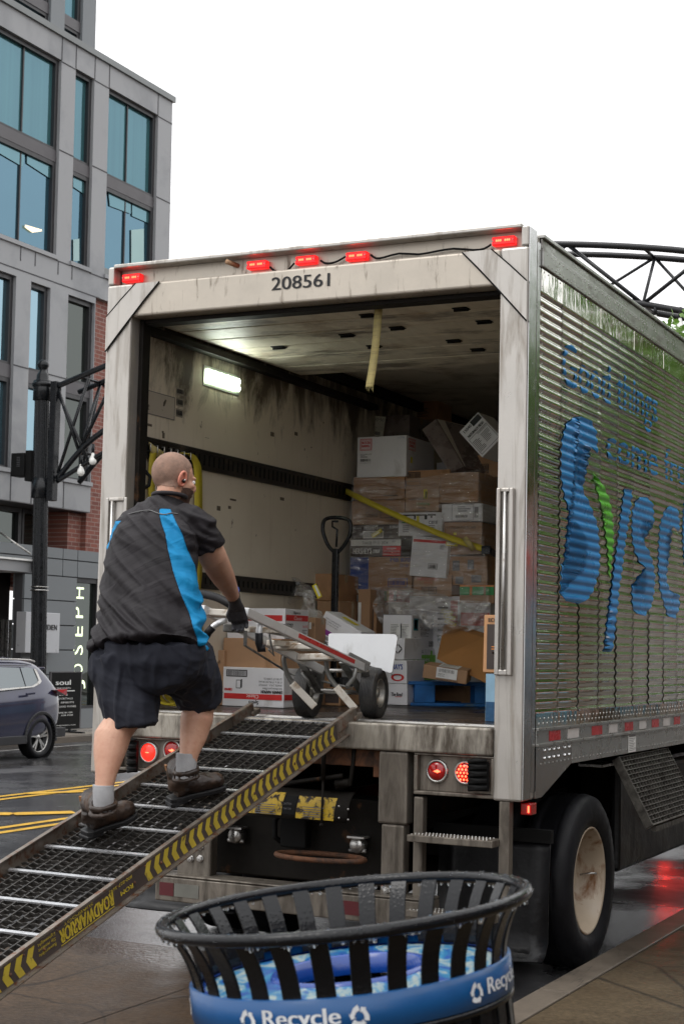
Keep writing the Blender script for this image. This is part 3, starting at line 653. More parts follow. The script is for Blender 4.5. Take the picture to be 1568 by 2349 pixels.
# side glass following the body flank
def flank(d, zf):
    """point on the flank: d metres from the rear, height zf above road"""
    zz = zf; bz = 1.03*kz; t = max(0, (zz-bz))*.32*1.02
    return V((XS+.012-.045*(zz > bz)-t*.98, y_r-d, zg+zz))
def sheet(mb, pts, m=0, th=.02): mb.prism(pts, (-th, 0, 0), m)
def gl(pxs, name='window', m='car_glass', out=.0, par=car, th=.012):
    pts = []
    for px, py in pxs:
        q = Cc(px, py); zf = q.z-zg; k = flank(0, zf).x+out-XS; q = on(px, py, 0, XS+k); pts.append(q)
    mb = MB(); mb.prism(pts, (-th, 0, 0)); return mb.build(name, M[m], par)
gl([(-40, 1584), (58, 1575), (44, 1532), (-40, 1530)], out=.02)
gl([(60, 1575), (74, 1574), (88, 1567), (80, 1536), (64, 1531), (47, 1532)], out=.022)
gl([(-40, 1589), (60, 1578.5), (78, 1576), (92, 1568.5), (95.5, 1563), (83, 1535), (78, 1534.5), (89, 1561), (86, 1566.5), (74, 1574), (-40, 1584)], 'chrome_trim', 'steel', out=.035)
gl([(-40, 1528.5), (66, 1528), (62, 1526), (-40, 1526)], 'roof_gutter', 'car_black', .02)
rl = MB(); rl.tube([Cc(-60, 1512, -.25), Cc(40, 1513, -.25), Cc(68, 1514.5, -.25), Cc(79, 1518, -.25)], .018, 6); rl.build('roof_rail', M['steel'], car)
sp_ = MB(); q = Cc(106, 1533, -.2); sp_.box((XS-Wd+.3, q.y-.25, q.z-.03), (XS-.28, q.y+.08, q.z+.02)); sp_.build('rear_spoiler', M['car_blue'], car, bev=.015)
# rear face: lamp, plate panel, bumper
tl_ = MB(); ql = Cc(128, 1583); qr = Cc(154.5, 1592)
tl_.prism([V((XS+.012, Cc(129, 1583).y, Cc(129, 1583).z)), V((XS+.012, Cc(153, 1582).y, Cc(153, 1581).z)), V((XS-.04, Cc(157, 1594).y, Cc(157, 1596).z)), V((XS+.012, Cc(141, 1590).y, Cc(141, 1590).z))], (-.3, 0, 0)); tl_.build('tail_lamp', mat('car_lamp_red', (.55, .02, .03), .15, coat=.8), car)
hd = MB(); hd.bar(Cc(60, 1592.5, .03), Cc(80, 1590, .03), .03, .04); hd.build('door_handle', M['car_blue'], car, bev=.008)
# wheels
def wheel(px, name='wheel'):
    c = V((XS-.13, Cc(px, 1690).y, zg+wr)); o_ = MB()
    R_ = wr; o_.lathe([(R_*.70, .10), (R_*.74, .125), (R_*.93, .125), (R_, .09), (R_, -.09), (R_*.93, -.12), (R_*.7, -.1)], c, (1, 0, 0), 48); t_ = o_.build('wheel', M['rubber'], car)
    h_ = MB(); h_.lathe([(R_*.71, .10), (R_*.68, .085), (R_*.66, -.05), (0, -.06)], c, (1, 0, 0), 40); h_.build('rim', M['car_black'], t_)
    s_ = MB(); s_.lathe([(0, .09), (R_*.12, .088), (R_*.14, .06)], c, (1, 0, 0), 20)
    for k in range(5):
        for s2 in (-.17, .17):
            a = 2*math.pi*k/5+.3; e = a+s2
            p0 = c+V((.075, math.cos(a)*R_*.1, math.sin(a)*R_*.1)); p1 = c+V((.09, math.cos(e)*R_*.66, math.sin(e)*R_*.66)); s_.bar(p0, p1, .035, .018, up=(1, 0, 0))
    s_.lathe([(R_*.67, .085), (R_*.69, .10), (R_*.71, .098)], c, (1, 0, 0), 40)
    s_.build('spoke', M['steel'], t_); return t_
wheel(94)
c_f = car
d_ = MB(); cw = V((XS-.13, wc.y, zg+wr))
# arch moulding and lower cladding
arc = []
for k in range(-10, 191, 8):
    a = R(k); arc.append((math.cos(a), math.sin(a)))
ro, ri = wr*1.27, wr*1.12
for (a0_, b0_), (a1_, b1_) in zip(arc, arc[1:]):
    d_.prism([cw+V((.145, a0_*ri, b0_*ri)), cw+V((.145, a1_*ri, b1_*ri)), cw+V((.145, a1_*ro, b1_*ro)), cw+V((.145, a0_*ro, b0_*ro))], (-.05, 0, 0))
qa = wc.y-ri*1.0
d_.box((XS-.08, y_r-L+.6, zg+.26), (XS+.012, qa, zg+.40)); d_.box((XS-.1, wc.y+ri, zg+.34), (XS-.0, y_r-.06, zg+.50)); d_.build('lower_cladding', M['car_black'], car, bev=.01)
d_ = MB(); d_.lathe([(ri*1.0, .140), (ri*1.0, .0), (0, -.0)], cw, (1, 0, 0), 40); d_.build('wheel_well', M['black'], car)
ex = MB(); ex.box((XS-1.5, y_r-.02, zg+.40), (XS-.35, y_r+.03, zg+.52)); ex.build('rear_bumper', M['steel'], car, bev=.02)
# front wheel so the car stands on four
c0 = V((XS-.13, wc.y-2.72, zg+wr))
for cc in (c0, V((XS-Wd+.13, wc.y, zg+wr)), V((XS-Wd+.13, wc.y-2.72, zg+wr))):
    o_ = MB(); o_.lathe([(0, .08), (wr*.6, .10), (wr*.93, .125), (wr, .09), (wr, -.09), (wr*.93, -.12), (0, -.1)], cc, (1, 0, 0), 32); o_.build('wheel', M['rubber'], car)

# ---------------------------------------------------------------- what stands on the kerb side and is mirrored in the truck's flank
sb = thing('brick_shopfront', 'long brown brick building along the near pavement mirrored in the truck side', 'building', (14, 20, 0))
b = MB()
for k in range(9):
    y0 = -12+k*7.4
    b.box((12.5, y0, KZ), (13.2, y0+2.2, 7.6)); b.box((12.5, y0+2.2, 3.3), (13.2, y0+7.4, 4.6)); b.box((12.5, y0+2.2, 6.6), (13.2, y0+7.4, 7.6))
b.box((12.3, -12.2, 7.6), (22, 55, 8.0)); b.build('wall', M['brick2'], sb)
b = MB(); b.box((12.75, -12, KZ), (12.85, 54, 7.5)); b.build('window', M['glass2'], sb)
b = MB()
for k in range(0, 9, 2): b.box((11.6, -12+k*7.4+2.3, 2.7), (12.5, -12+k*7.4+7.3, 3.25))
b.build('awning', mat('red_awning', (.35, .03, .03), .6), sb)
def leaf_mat(name, c1, c2):
    m, t, p, tc = nodes(name); f = nz_(t, tc.outputs['Object'], 1.6, 3); c = ramp_(t, f, [(.35, c1), (.65, c2)]); t.links.new(c, p.inputs['Base Color']); p.inputs['Roughness'].default_value = .45
    p.inputs['Transmission Weight'].default_value = 0
    tr = t.nodes.new('ShaderNodeBsdfTranslucent'); t.links.new(c, tr.inputs[0]); mx = t.nodes.new('ShaderNodeMixShader'); mx.inputs[0].default_value = .35
    t.links.new(p.outputs[0], mx.inputs[1]); t.links.new(tr.outputs[0], mx.inputs[2]); t.links.new(mx.outputs[0], t.nodes['Material Output'].inputs[0]); return m
fl_ = thing('flag', 'red, white and blue striped flag on a short pole mirrored in the truck side', 'flag', (6.2, 15, KZ))
b = MB(); b.cyl((6.2, 15, KZ), (6.2, 15, 6.2), .04, 10); b.build('pole', M['steel'], fl_)
b = MB(); b2 = MB(); b3 = MB()
for k in range(13):
    z0 = 3.0+k*.23; (b if k % 2 == 0 else b2).box((6.25, 14.99, z0), (9.6, 15.01, z0+.228))
b3.box((6.25, 14.985, 4.4), (7.6, 15.015, 5.99)); b.build('red_stripe', M['red_ink'], fl_); b2.build('white_stripe', M['white_ink'], fl_); b3.build('canton', M['blue_ink'], fl_)
M['leaf'] = leaf_mat('street_tree_leaf', (.085, .17, .03), (.16, .30, .05))
M['bark'] = mat('tree_bark', (.10, .075, .055), .9, 0, .3, 12, bump=.6, bscale=30)
def street_tree(x, y, label, seed, h=7.5, rad=2.4, n=5200, ls=.16, extra=()):
    rg = random.Random(seed); t = thing('street_tree', label, 'tree', (x, y, KZ), group='trees along the near pavement')
    tb = MB(); tb.tube([(x, y, KZ-.05), (x+.03, y, 1.5), (x-.05, y+.05, 3.0), (x+.1, y, 4.4), (x, y+.1, h-1)], [.16, .13, .11, .08, .03], 10)
    cl = []
    for k in range(16):
        a = rg.uniform(0, 6.28); z0 = rg.uniform(2.8, h-2); r1 = rg.uniform(.5, 1)*rad; e = V((x+math.cos(a)*r1, y+math.sin(a)*r1, z0+rg.uniform(.6, 1.8)))
        tb.tube([(x, y, z0), (V((x, y, z0))+e)/2+V((0, 0, .15)), e], [.05, .03, .012], 6); cl.append((e, rg.uniform(.55, 1.1)))
    for k in range(16):
        a = rg.uniform(0, 6.28); r1 = math.sqrt(rg.random())*rad*.8; cl.append((V((x+math.cos(a)*r1, y+math.sin(a)*r1, rg.uniform(3.6, h))), rg.uniform(.5, 1.0)))
    nb = len(cl)
    for e, r1 in extra: tb.tube([(x, y, 3.6), (V((x, y, 4.2))+e)/2, e], [.05, .03, .01], 6); cl += [(e, r1)]
    tb.build('trunk', M['bark'], t)
    cb = MB()
    for k in range(n):
        c, r1 = cl[rg.randrange(nb)] if not extra or rg.random() > .016 else cl[nb+rg.randrange(len(extra))]; d = V((rg.gauss(0, 1), rg.gauss(0, 1), rg.gauss(0, .8))); d = d.normalized()*r1*(rg.random()**.45); p = c+d
        a = V((rg.gauss(0, 1), rg.gauss(0, 1), rg.gauss(-.3, .6))).normalized()*ls; s_ = a.cross(V((rg.gauss(0, 1), rg.gauss(0, 1), rg.gauss(0, 1)))).normalized()*ls*.28
        cb.add([p, p+a*.5+s_, p+a, p+a*.5-s_], [(0, 1, 2, 3)])
    cb.build('crown', M['leaf'], t); return t
# ================================================================== THE TRUCK
W = 2.59; LT = 8.4
tk = thing('delivery_truck', 'silver box delivery truck with open back, corrugated mirror sides and blue painted slogan', 'truck', (W/2, 3, G))
Z = lambda px, py, y=0: on(px, py, 1, y).z
X = lambda px, py, y=0: on(px, py, 1, y).x
# --- corner posts
zp0, zp1 = .925, 3.86
b = MB(); b.box((2.437, 0, zp0), (W, .13, 3.7465)); b.box((2.548, 0, 3.7467), (W, .13, 3.858)); b.box((2.50, .131, zp0), (W-.003, .19, 3.84)); b.build('corner_post', M['frame'], tk, bev=.012)
b = MB(); b.box((W-.001, .012, zp0+.01), (W+.004, .12, 3.85)); b.box((W-.002, .135, zp0+.04), (W+.002, .185, 3.8)); b.build('post_side', M['sidepost'], tk)
b = MB(); b.box((0, 0, .93), (.172, .13, 3.7465)); b.box((0, 0, 3.7467), (.042, .13, 3.858)); b.box((.003, .131, .93), (.09, .19, 3.84)); b.build('corner_post', M['frame'], tk, bev=.012)
# dark seal channel inside the left post and under the header
b = MB(); b.box((.172, .09, 1.30), (.200, .17, 3.55)); b.box((.200, .10, 3.525), (2.437, .2, 3.55)); b.build('door_seal', M['underbody'], tk, bev=.004)
# --- header with its recessed lamp channel
b = MB(); b.box((.172, 0, 3.552), (2.437, .16, 3.746)); b.build('header', M['header'], tk, bev=.014, segs=3)
b = MB(); b.box((.05, .075, 3.747), (2.54, .16, 3.845)); b.build('lamp_channel', M['header'], tk)
b = MB(); b.box((.04, -.004, 3.846), (2.55, .2, 3.87)); b.build('top_cap', M['frame'], tk, bev=.006)
# corner gusset plates
b = MB()
for sgn in (0, 1):
    def gx(x): return x if not sgn else W-x
    pts = [(gx(.004), -.009, 3.56), (gx(.004), -.009, 3.36), (gx(.172), -.009, 3.545), (gx(.36), -.009, 3.743), (gx(.20), -.009, 3.743)]
    if sgn: pts = pts[::-1]
    b.prism(pts, (0, .008, 0))
b.build('gusset_plate', M['frame'], tk)
b = MB()
for sgn in (0, 1):
    gx = (lambda x: x) if not sgn else (lambda x: W-x)
    b.tube([(gx(.004), -.008, 3.355), (gx(.10), -.01, 3.462), (gx(.172), -.009, 3.542), (gx(.27), -.01, 3.648), (gx(.362), -.008, 3.742)], .0045, 6)
    b.tube([(gx(.004), -.008, 3.562), (gx(.10), -.01, 3.655), (gx(.2), -.009, 3.745)], .0035, 6)
b.build('weld_seam', M['black'], tk)
# fleet number
b = MB(); P0 = on(622.5, 666, 1, 0); P1 = on(755, 655.5, 1, 0); H0 = on(622, 635, 1, 0)
lettering(b, '208561', P0+V((0, -.001, 0)), P1-P0, V((0, 0, (H0-P0).z)), off=.002, bold=.004); b.build('fleet_number', M['ink'], tk)
# --- marker lamps and their cable
def marker(px, pyc, w=.125, h=.046):
    c = on(px, pyc, 1, .05); b = MB(); b.box((c.x-w/2, .03, c.z-h/2), (c.x+w/2, .074, c.z+h/2)); o = b.build('marker_lamp', M['lit_lens'], tk, bev=.006)
    g = MB()
    for s_ in (-.024, .024):
        for k in range(3): g.sph((c.x+s_+(k-1)*.011, .028, c.z+.001), (.0055, .003, .007), 8)
    g.build('glowing_led', M['hot_glow'], o)
    sc = MB()
    for s_ in (-.055, .055): sc.cyl((c.x+s_, .03, c.z), (c.x+s_, .024, c.z), .004, 8)
    sc.build('screw', M['steel'], o)
for px, py in ((304, 638), (591, 608), (703, 597), (819, 588), (1156, 553)): marker(px, py)
b = MB()
cab = [(619, 612), (632, 622), (650, 622), (662, 617), (675, 603)], [(735, 597), (745, 603), (760, 603), (775, 598), (792, 588)], [(850, 584), (862, 592), (880, 590), (915, 581), (960, 583), (1000, 576), (1040, 570), (1085, 573), (1110, 570), (1126, 560)]
for c in cab: b.tube(curve([on(x, y, 1, .05) for x, y in c], 24), .006, 6)
b.build('lamp_cable', M['black'], tk)
b = MB(); c = on(540, 607, 1, .05); b.cyl(c+V((0, .03, 0)), c+V((-.03, -.05, .01)), .014, 12); c = on(262, 643, 1, .05); b.cyl(c+V((0, 0, -.03)), c+V((0, 0, .03)), .014, 12); b.build('drain_stub', M['cardboard2'], tk)
b = MB()
for x, y, r_ in ((738, 596, .02), (1015, 577, .018), (905, 580, .016), (886, 575, .012)):
    pass
# --- grab pockets on the posts
def pocket(x0, x1, z0, z1):
    f = MB()
    for a in ((x0, x0+.022, z0, z1), (x1-.022, x1, z0, z1), (x0+.022, x1-.022, z1-.022, z1), (x0+.022, x1-.022, z0, z0+.03)):
        f.box((a[0], -.03, a[2]), (a[1], -.001, a[3]))
    o = f.build('grab_pocket', M['frame'], tk, bev=.006)
    g = MB(); g.box((x0+.024, -.008, z0+.03), (x1-.024, -.0015, z1-.023)); g.build('pocket_back', M['frame'], o)
    g = MB(); g.cyl((x0+.045, -.026, z0+.03), (x0+.045, -.026, z1-.02), .009, 10); g.build('grab_bar', M['steel'], o)
pocket(X(1139.5, 1330), X(1178, 1330), Z(1160, 1550), Z(1160, 1120))
pocket(X(243, 1300), X(292, 1300), Z(270, 1560), Z(270, 1142))
# --- rear sill
zt, zb_ = 1.285, 1.144
b = MB(); b.box((.172, -.012, zb_), (2.437, .14, zt)); b.build('rear_sill', M['sill'], tk, bev=.012, segs=3)
b = MB()
for k in range(5): b.box((.172, .145+k*.03, zt-.03), (2.437, .169+k*.03, zt+.002+.003*(k % 2)))
b.build('threshold_plate', M['steel'], tk, bev=.003)
# --- cargo floor, walls, ceiling
m, t, p, tc = nodes('dark_cargo_floor'); o = tc.outputs['Object']
f = nz_(t, o, 3, 6, .65, (12, 1.2, 1)); c = ramp_(t, f, [(.3, (.022, .018, .016)), (.6, (.05, .042, .036)), (.75, (.09, .075, .06))]); f2 = nz_(t, o, 30, 3); c = mix_(t, mr_(t, f2, .64, .72, 0, .5), c, (.2, .16, .12))
t.links.new(c, p.inputs['Base Color']); t.links.new(mr_(t, nz_(t, o, 1.5, 4), .4, .6, .2, .5), p.inputs['Roughness']); bump_(t, p, f, .3, .01); M['cfloor'] = m
b = MB(); 
for k in range(8): b.box((.1+k*.3, .30, 1.20), (.397+k*.3, 8.1, 1.285))
b.build('cargo_floor', M['cfloor'], tk)
m, t, p, tc = nodes('dirty_cargo_wall'); o = tc.outputs['Object']
sx = t.nodes.new('ShaderNodeSeparateXYZ'); t.links.new(o, sx.inputs[0])
f = nz_(t, o, 1.2, 6, .6); c = ramp_(t, f, [(.3, (.60, .54, .44)), (.7, (.72, .66, .55))])
# soot and scuffs gathered along the top edge where the door track rubs
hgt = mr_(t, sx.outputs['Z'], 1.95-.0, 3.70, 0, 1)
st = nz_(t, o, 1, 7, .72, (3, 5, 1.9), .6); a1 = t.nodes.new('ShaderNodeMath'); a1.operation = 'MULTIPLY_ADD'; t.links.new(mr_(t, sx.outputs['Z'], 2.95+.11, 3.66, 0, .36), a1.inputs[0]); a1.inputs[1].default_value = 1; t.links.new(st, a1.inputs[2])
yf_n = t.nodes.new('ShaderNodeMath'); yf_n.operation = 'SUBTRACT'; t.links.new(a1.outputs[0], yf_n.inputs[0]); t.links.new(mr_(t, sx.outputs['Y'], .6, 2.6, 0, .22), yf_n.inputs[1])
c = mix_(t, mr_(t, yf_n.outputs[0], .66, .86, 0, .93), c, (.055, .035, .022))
sp = nz_(t, o, 9, 4, .65, (1, 1.3, 1)); c = mix_(t, mr_(t, sp, .67, .71, 0, .8), c, (.13, .10, .07))
dr_ = nz_(t, o, 1, 5, .6, (18, 18, 1.1)); c = mix_(t, mr_(t, dr_, .6, .75, 0, .3), c, (.3, .22, .15))
t.links.new(c, p.inputs['Base Color']); p.inputs['Roughness'].default_value = .55; bump_(t, p, f, .05, .01); M['cwall'] = m
b = MB(); b.box((.04, .17, 1.2), (.10, 8.1, 3.70)); b.build('inner_wall', M['cwall'], tk)
b = MB(); b.box((2.46, .17, 1.2), (2.52, 8.1, 3.70)); b.build('inner_wall', M['cwall'], tk)
M['shade_wall'] = mat('grey_cargo_liner', (.66, .61, .53), .6, 0, .12, 2, (.28, .24, .19), (.5, .75), (3, 3, 3))  # one liner colour, used on the grey cartons as well
b = MB(); b.box((.1, 8.1, 1.2), (2.46, 8.2, 3.70)); b.build('bulkhead', M['shade_wall'], tk)
b = MB(); b.box((.04, .2, 3.70), (2.52, 8.2, 3.76)); b.build('ceiling', M['shade_wall'], tk)
b = MB(); b.box((.003, .195, 3.765), (2.587, LT, 3.84)); b.build('roof', M['rail'], tk)
# the rolled-up door lies under the ceiling: planks with seams and dark hinges
m, t, p, tc = nodes('stained_door_panel'); o = tc.outputs['Object']
f = nz_(t, o, 1, 7, .6, (9, 3, 1), .5); c = ramp_(t, f, [(.3, (.56, .50, .39)), (.7, (.74, .68, .56))]); s2 = nz_(t, o, 2.2, 5); c = mix_(t, mr_(t, s2, .55, .7, 0, .7), c, (.24, .13, .045)); s3 = nz_(t, o, 1, 5, .7, (1.5, 4, 1)); c = mix_(t, mr_(t, s3, .53, .66, 0, .8), c, (.09, .07, .05))
t.links.new(c, p.inputs['Base Color']); p.inputs['Roughness'].default_value = .5; bump_(t, p, f, .1, .01); M['dpanel'] = m
yend_ = [.25, .52, .80, 1.12, 1.46, 1.80, 2.13]; dz = 3.56
b = MB()
for a, c_ in zip(yend_, yend_[1:]): b.box((.16, a+.006, dz), (2.42, c_-.006, dz+.05))
dp = b.build('roll_door', M['dpanel'], tk, bev=.008)
b = MB(); b.box((.16, .25, dz+.01), (2.42, 2.12, dz+.045)); b.build('door_core', M['underbody'], dp)
for hx_, hy_ in ((1425, 640), (1610, 720), (2010, 600), (2155, 680), (1295, 765), (1465, 835), (1965, 800), (2115, 855), (1050, 790)):
    if 1:
        hq_ = on(((hx_-1200)/1.568+1200)/1.7437 if hx_ != 1050 else 640, (850+hy_/1.568)/1.7437 if hx_ != 1050 else 795, 2, dz)
        if hx_ in (1425, 1610, 2010, 2155, 1295, 1465, 1965, 2115): hq_ = on((1200+(hx_-1000)/1.568)/1.7437, (850+hy_/1.568)/1.7437, 2, dz)
        x, y = hq_.x, hq_.y
        b = MB(); b.box((x-.045, y-.035, dz-.007), (x+.045, y+.03, dz-.001)); b.cyl((x-.045, y, dz-.011), (x+.045, y, dz-.011), .008, 8); b.build('hinge', M['black'], dp, bev=.003)
b = MB(); b.box((.10, .17, 3.50), (.17, 3.4, 3.54)); b.box((.10, .17, 3.62), (.16, 8.0, 3.69)); b.build('door_track', M['underbody'], tk)
# reefer unit on the bulkhead
b = MB(); b.box((1.0, 7.3, 3.02), (2.4, 8.09, 3.55)); b.build('cooling_unit', mat('dark_blue_unit', (.02, .035, .05), .4, .3), tk, bev=.03)
b = MB(); b.box((1.0, 7.27, 2.70), (2.4, 7.29, 2.98)); b.build('unit_panel', mat('pale_unit_panel', (.25, .26, .26), .5), tk)
b = MB()
for z in (3.15, 3.27, 3.4): b.box((1.0, 7.26, z), (2.4, 7.29, z+.035))
b.box((1.85, 7.22, 2.2), (1.95, 7.25, 3.5)); b.build('unit_bar', M['rail'], tk)
# --- logistic tracks on the left wall
m, t, p, tc = nodes('black_track'); M['track'] = mat('black_cargo_track', (.03, .027, .024), .45, .4, .3, 8, (.10, .08, .06), (.55, .72), (8, 8, 8), .3, 30)
bpy.data.materials.remove(m)
def track(z0, z1, y0=.18, y1=8.0):
    b = MB(); b.box((.101, y0, z0), (.112, y1, z1)); b.box((.1125, y0, z0), (.118, y1, z0+.018)); b.box((.1125, y0, z1-.018), (.118, y1, z1)); o = b.build('cargo_track', M['track'], tk)
    s = MB(); y = y0+.05
    while y < 4: s.box((.112, y, z0+.03), (.1155, y+.012, z1-.03)); y += .06
    s.build('track_slot', M['black'], o)  # thin black bars stand in for the track's slots
zt1 = on(313, 1003, 0, .1).z; zt2 = on(305, 1045, 0, .1).z; track(zt2, zt1+.015)
track(2.02, 2.122)
b = MB()
for k in range(7): y = .30+k*.075; b.tube([(.12, y, zt1-.03), (.14, y, zt1-.03), (.14, y, zt1-.07), (.12, y, zt1-.07)], .004, 6)
b.build('strap_hook', M['steel'], tk)
# --- work lamp on the left wall
WL = [on(466, 836, 0, .1), on(548, 862, 0, .1), on(548, 905, 0, .1), on(466, 884, 0, .1)]
y0, y1 = WL[0].y, WL[1].y; z1, z0 = WL[0].z, WL[3].z
lamp_ = MB(); lamp_.box((.101, y0, z0), (.106, y1, z1)); lo = lamp_.build('work_lamp', M['alum'], tk, bev=.004)
lens = MB(); lens.box((.107, y0+.02, z0+.022), (.125, y1-.02, z1-.022)); lens.build('lens', emis('work_lamp_lens', (.80, 1.0, .62), 6), lo, bev=.008)
ld = MB()
for i in range(6):
    for j in range(2):
        if (i, j) == (1, 0): continue
        ld.sph((.1255, y0+.05+(y1-y0-.10)*i/5, z0+.045+(z1-z0-.09)*j), (.004, .026, .02), 8)
ld.build('glowing_led', emis('work_lamp_led', (.93, 1.0, .92), 55), lo)
# sticker outline, barcodes, smudged label scraps
b = MB(); q = [on(327, 891, 0, .1), on(401, 908, 0, .1), on(400, 962, 0, .1), on(327, 946, 0, .1)]
ya, yb_ = q[0].y, q[1].y; za, zb2_ = q[0].z, q[3].z
b.box((.101, ya, zb2_), (.1025, yb_, za)); b.build('sticker', mat('scuffed_sticker', (.44, .40, .34), .5, 0, .05, 6, (.06, .05, .04), (.60, .64), (9, 9, 9)), tk)
b = MB()
for u in ((ya, za-.005, yb_, za), (ya, zb2_, yb_, zb2_+.005), (ya, zb2_+.005, ya+.005, za-.005), (yb_-.005, zb2_+.005, yb_, za-.005)): b.box((.1026, u[0], u[1]), (.1036, u[2], u[3]))
b.build('sticker_border', M['inkgrey'], tk)
for (pxa, pya, pxb, pyb), nm in zip(((404, 887, 421, 909), (404, 911, 419, 934), (403, 936, 418, 959)), ('200561211', '200561213', '200561216')):
    a = on(pxa, pya, 0, .1); c = on(pxb, pyb, 0, .1); b = MB(); b.box((.101, a.y, c.z), (.102, c.y, a.z)); o = b.build('barcode_label', mat('grey_label', (.25, .23, .2), .6), tk)
    k = MB(); n = 16; zz = c.z+(a.z-c.z)*.25
    for i in range(n):
        yy = a.y+(c.y-a.y)*(.06+.88*i/n); k.box((.1021, yy, zz), (.1026, yy+(c.y-a.y)*random.choice((.02, .035, .045)), a.z-.01))
    lettering(k, nm, (.1022, a.y+.01, c.z+.008), (0, (c.y-a.y)*.85, 0), (0, 0, .022), off=.0004)
    k.build('barcode', M['ink'], o)
b = MB()
for px, py, w_, h_ in ((335, 970, 13, 9), (372, 992, 5, 14), (497, 1160, 8, 12), (527, 1143, 14, 7), (470, 1003, 9, 3), (371, 988, 4, 6), (620, 990, 8, 12), (675, 990, 7, 10), (523, 1160, 6, 8), (642, 1140, 9, 9)):
    a = on(px, py, 0, .1); c = on(px+w_, py+h_, 0, .1); b.box((.1008, a.y, c.z), (.1016, c.y, a.z))
b.build('label_scrap', mat('torn_label', (.12, .10, .075), .7, 0, .3, 20), tk)
b = MB(); q = on(305, 1100, 0, .12); b.tube([q+V((.03, 0, .05)), q+V((.06, .03, .055)), q+V((.085, .05, .02)), q+V((.08, .05, -.03)), q+V((.05, .02, -.06)), q+V((.02, 0, -.05))], .011, 8); b.build('rubber_hook', M['black'], tk)

# ------------------------------------------------------------------ mirror-bright corrugated side
m, t, p, tc = nodes('mirror_steel_side'); o = tc.outputs['Object']
p.inputs['Metallic'].default_value = 1; f = nz_(t, o, 2.0, 5); c = ramp_(t, f, [(.3, (.74, .72, .67)), (.7, (.88, .86, .81))]); dsm = nz_(t, o, 1, 6, .7, (3, 3, 30)); c = mix_(t, mr_(t, dsm, .58, .8, 0, .25), c, (.22, .18, .14))
t.links.new(c, p.inputs['Base Color']); t.links.new(mr_(t, f, .3, .7, .02, .07), p.inputs['Roughness']); bump_(t, p, nz_(t, o, 1, 3, .5, (5, 8, 3)), .16, .012); M['mirror'] = m
ZC0, ZC1 = 1.357, 3.555; NR = 43; PT = (ZC1-ZC0)/NR; AMP = .0115
def cx(z):
    # broad slightly bowed ribs parted by narrow rounded grooves
    if not ZC0 < z < ZC1: return 0
    u = ((z-ZC0)/PT) % 1; d = abs(u-.5)
    return -.0095*((1+math.cos(2*math.pi*d))/2)**1.5
seams = [.195, .55, .90, 1.27, 1.62, 1.98, 2.34, 2.7, 3.05, 3.4, 3.8, 4.2, 4.6, 5.0, 5.4, 5.8, 6.2, 6.6, 7.0, 7.4, 7.8, LT]
b = MB(); rg = random.Random(3); SEG = 14
XSd = W+.002
zs2 = [ZC0+PT*i/SEG for i in range(NR*SEG+1)]
for a, c_ in zip(seams, seams[1:]):
    ox = rg.choice((0, .0014)); ph = rg.uniform(-.0016, .0016); ny = 3; vs = []; fs = []
    for j in range(ny+1):
        y = a+(c_-a)*j/ny
        for z in zs2: vs.append((XSd+ox+cx(z)-.0018*math.sin(j*math.pi/ny+z*2+a), y, z+ph))
    n = len(zs2)
    for j in range(ny):
        for i in range(n-1): fs.append((j*n+i, (j+1)*n+i, (j+1)*n+i+1, j*n+i+1))
    b.add(vs, fs, 0, True)
b.build('corrugated_side', M['mirror'], tk)
b = MB()
for a in seams[1:-1]:
    vs = []; fs = []
    for z in zs2: x = XSd+.0030+cx(z); vs += [(x, a-.004, z), (x, a+.004, z)]
    fs = [(2*i, 2*i+1, 2*i+3, 2*i+2) for i in range(len(zs2)-1)]; b.add(vs, fs, 0, True)
b.build('panel_seam', mat('seam_steel', (.20, .18, .15), .5, .6), tk)
b = MB()
for i in range(24):
    y0 = .195+i*.35; b.box((XSd-.02, y0, ZC1), (XSd+.001+.0015*(i % 2), min(y0+.352, LT), 3.68))
b.build('smooth_side_panel', M['mirror'], tk)
b = MB(); b.box((W-.05, .195, 3.681), (W+.016, LT, 3.775)); b.box((W-.05, .195, 3.777), (W+.006, LT, 3.83)); b.box((W-.06, .185, 3.831), (W+.022, LT, 3.85)); b.build('top_rail', M['rail'], tk, bev=.003)
b = MB(); b.box((.0, .195, 3.681), (.03, LT, 3.85)); b.box((0, .195, 1.05), (.03, LT, 3.68)); b.build('left_side_wall', M['rail'], tk)
b = MB(); b.box((W-.02, .195, 1.285), (W+.004, LT, ZC0)); b.build('rivet_strip', M['mirror'], tk)
b = MB(); b.box((W-.03, .195, 1.198), (W+.008, LT, 1.284)); b.box((W-.03, .195, 1.27), (W+.018, LT, 1.284)); b.box((W-.03, .195, 1.190), (W+.018, LT, 1.204)); b.box((W-.03, .195+.25, 1.075), (W+.005, LT, 1.189)); b.build('lower_rail', M['rail'], tk, bev=.002)
b = MB()
rv = lambda y, z, x=W+.005, r=.0055: b.sph((x, y, z), (.004, r, r), 6)
y = .24
while y < 5.2:
    rv(y, 1.305, W+.004, .007); rv(y+.02, 1.33, W+.004, .007); rv(y, 1.175, W+.005); rv(y+.03, 1.10, W+.005); rv(y, 3.66, W+.003); rv(y+.02, 3.70, W+.016); rv(y+.01, 3.755, W+.016); y += .065
for z in zs2[::SEG]: rv(.215, z+PT/2, W+.004, .004)
b.build('rivet', M['steel'], tk)
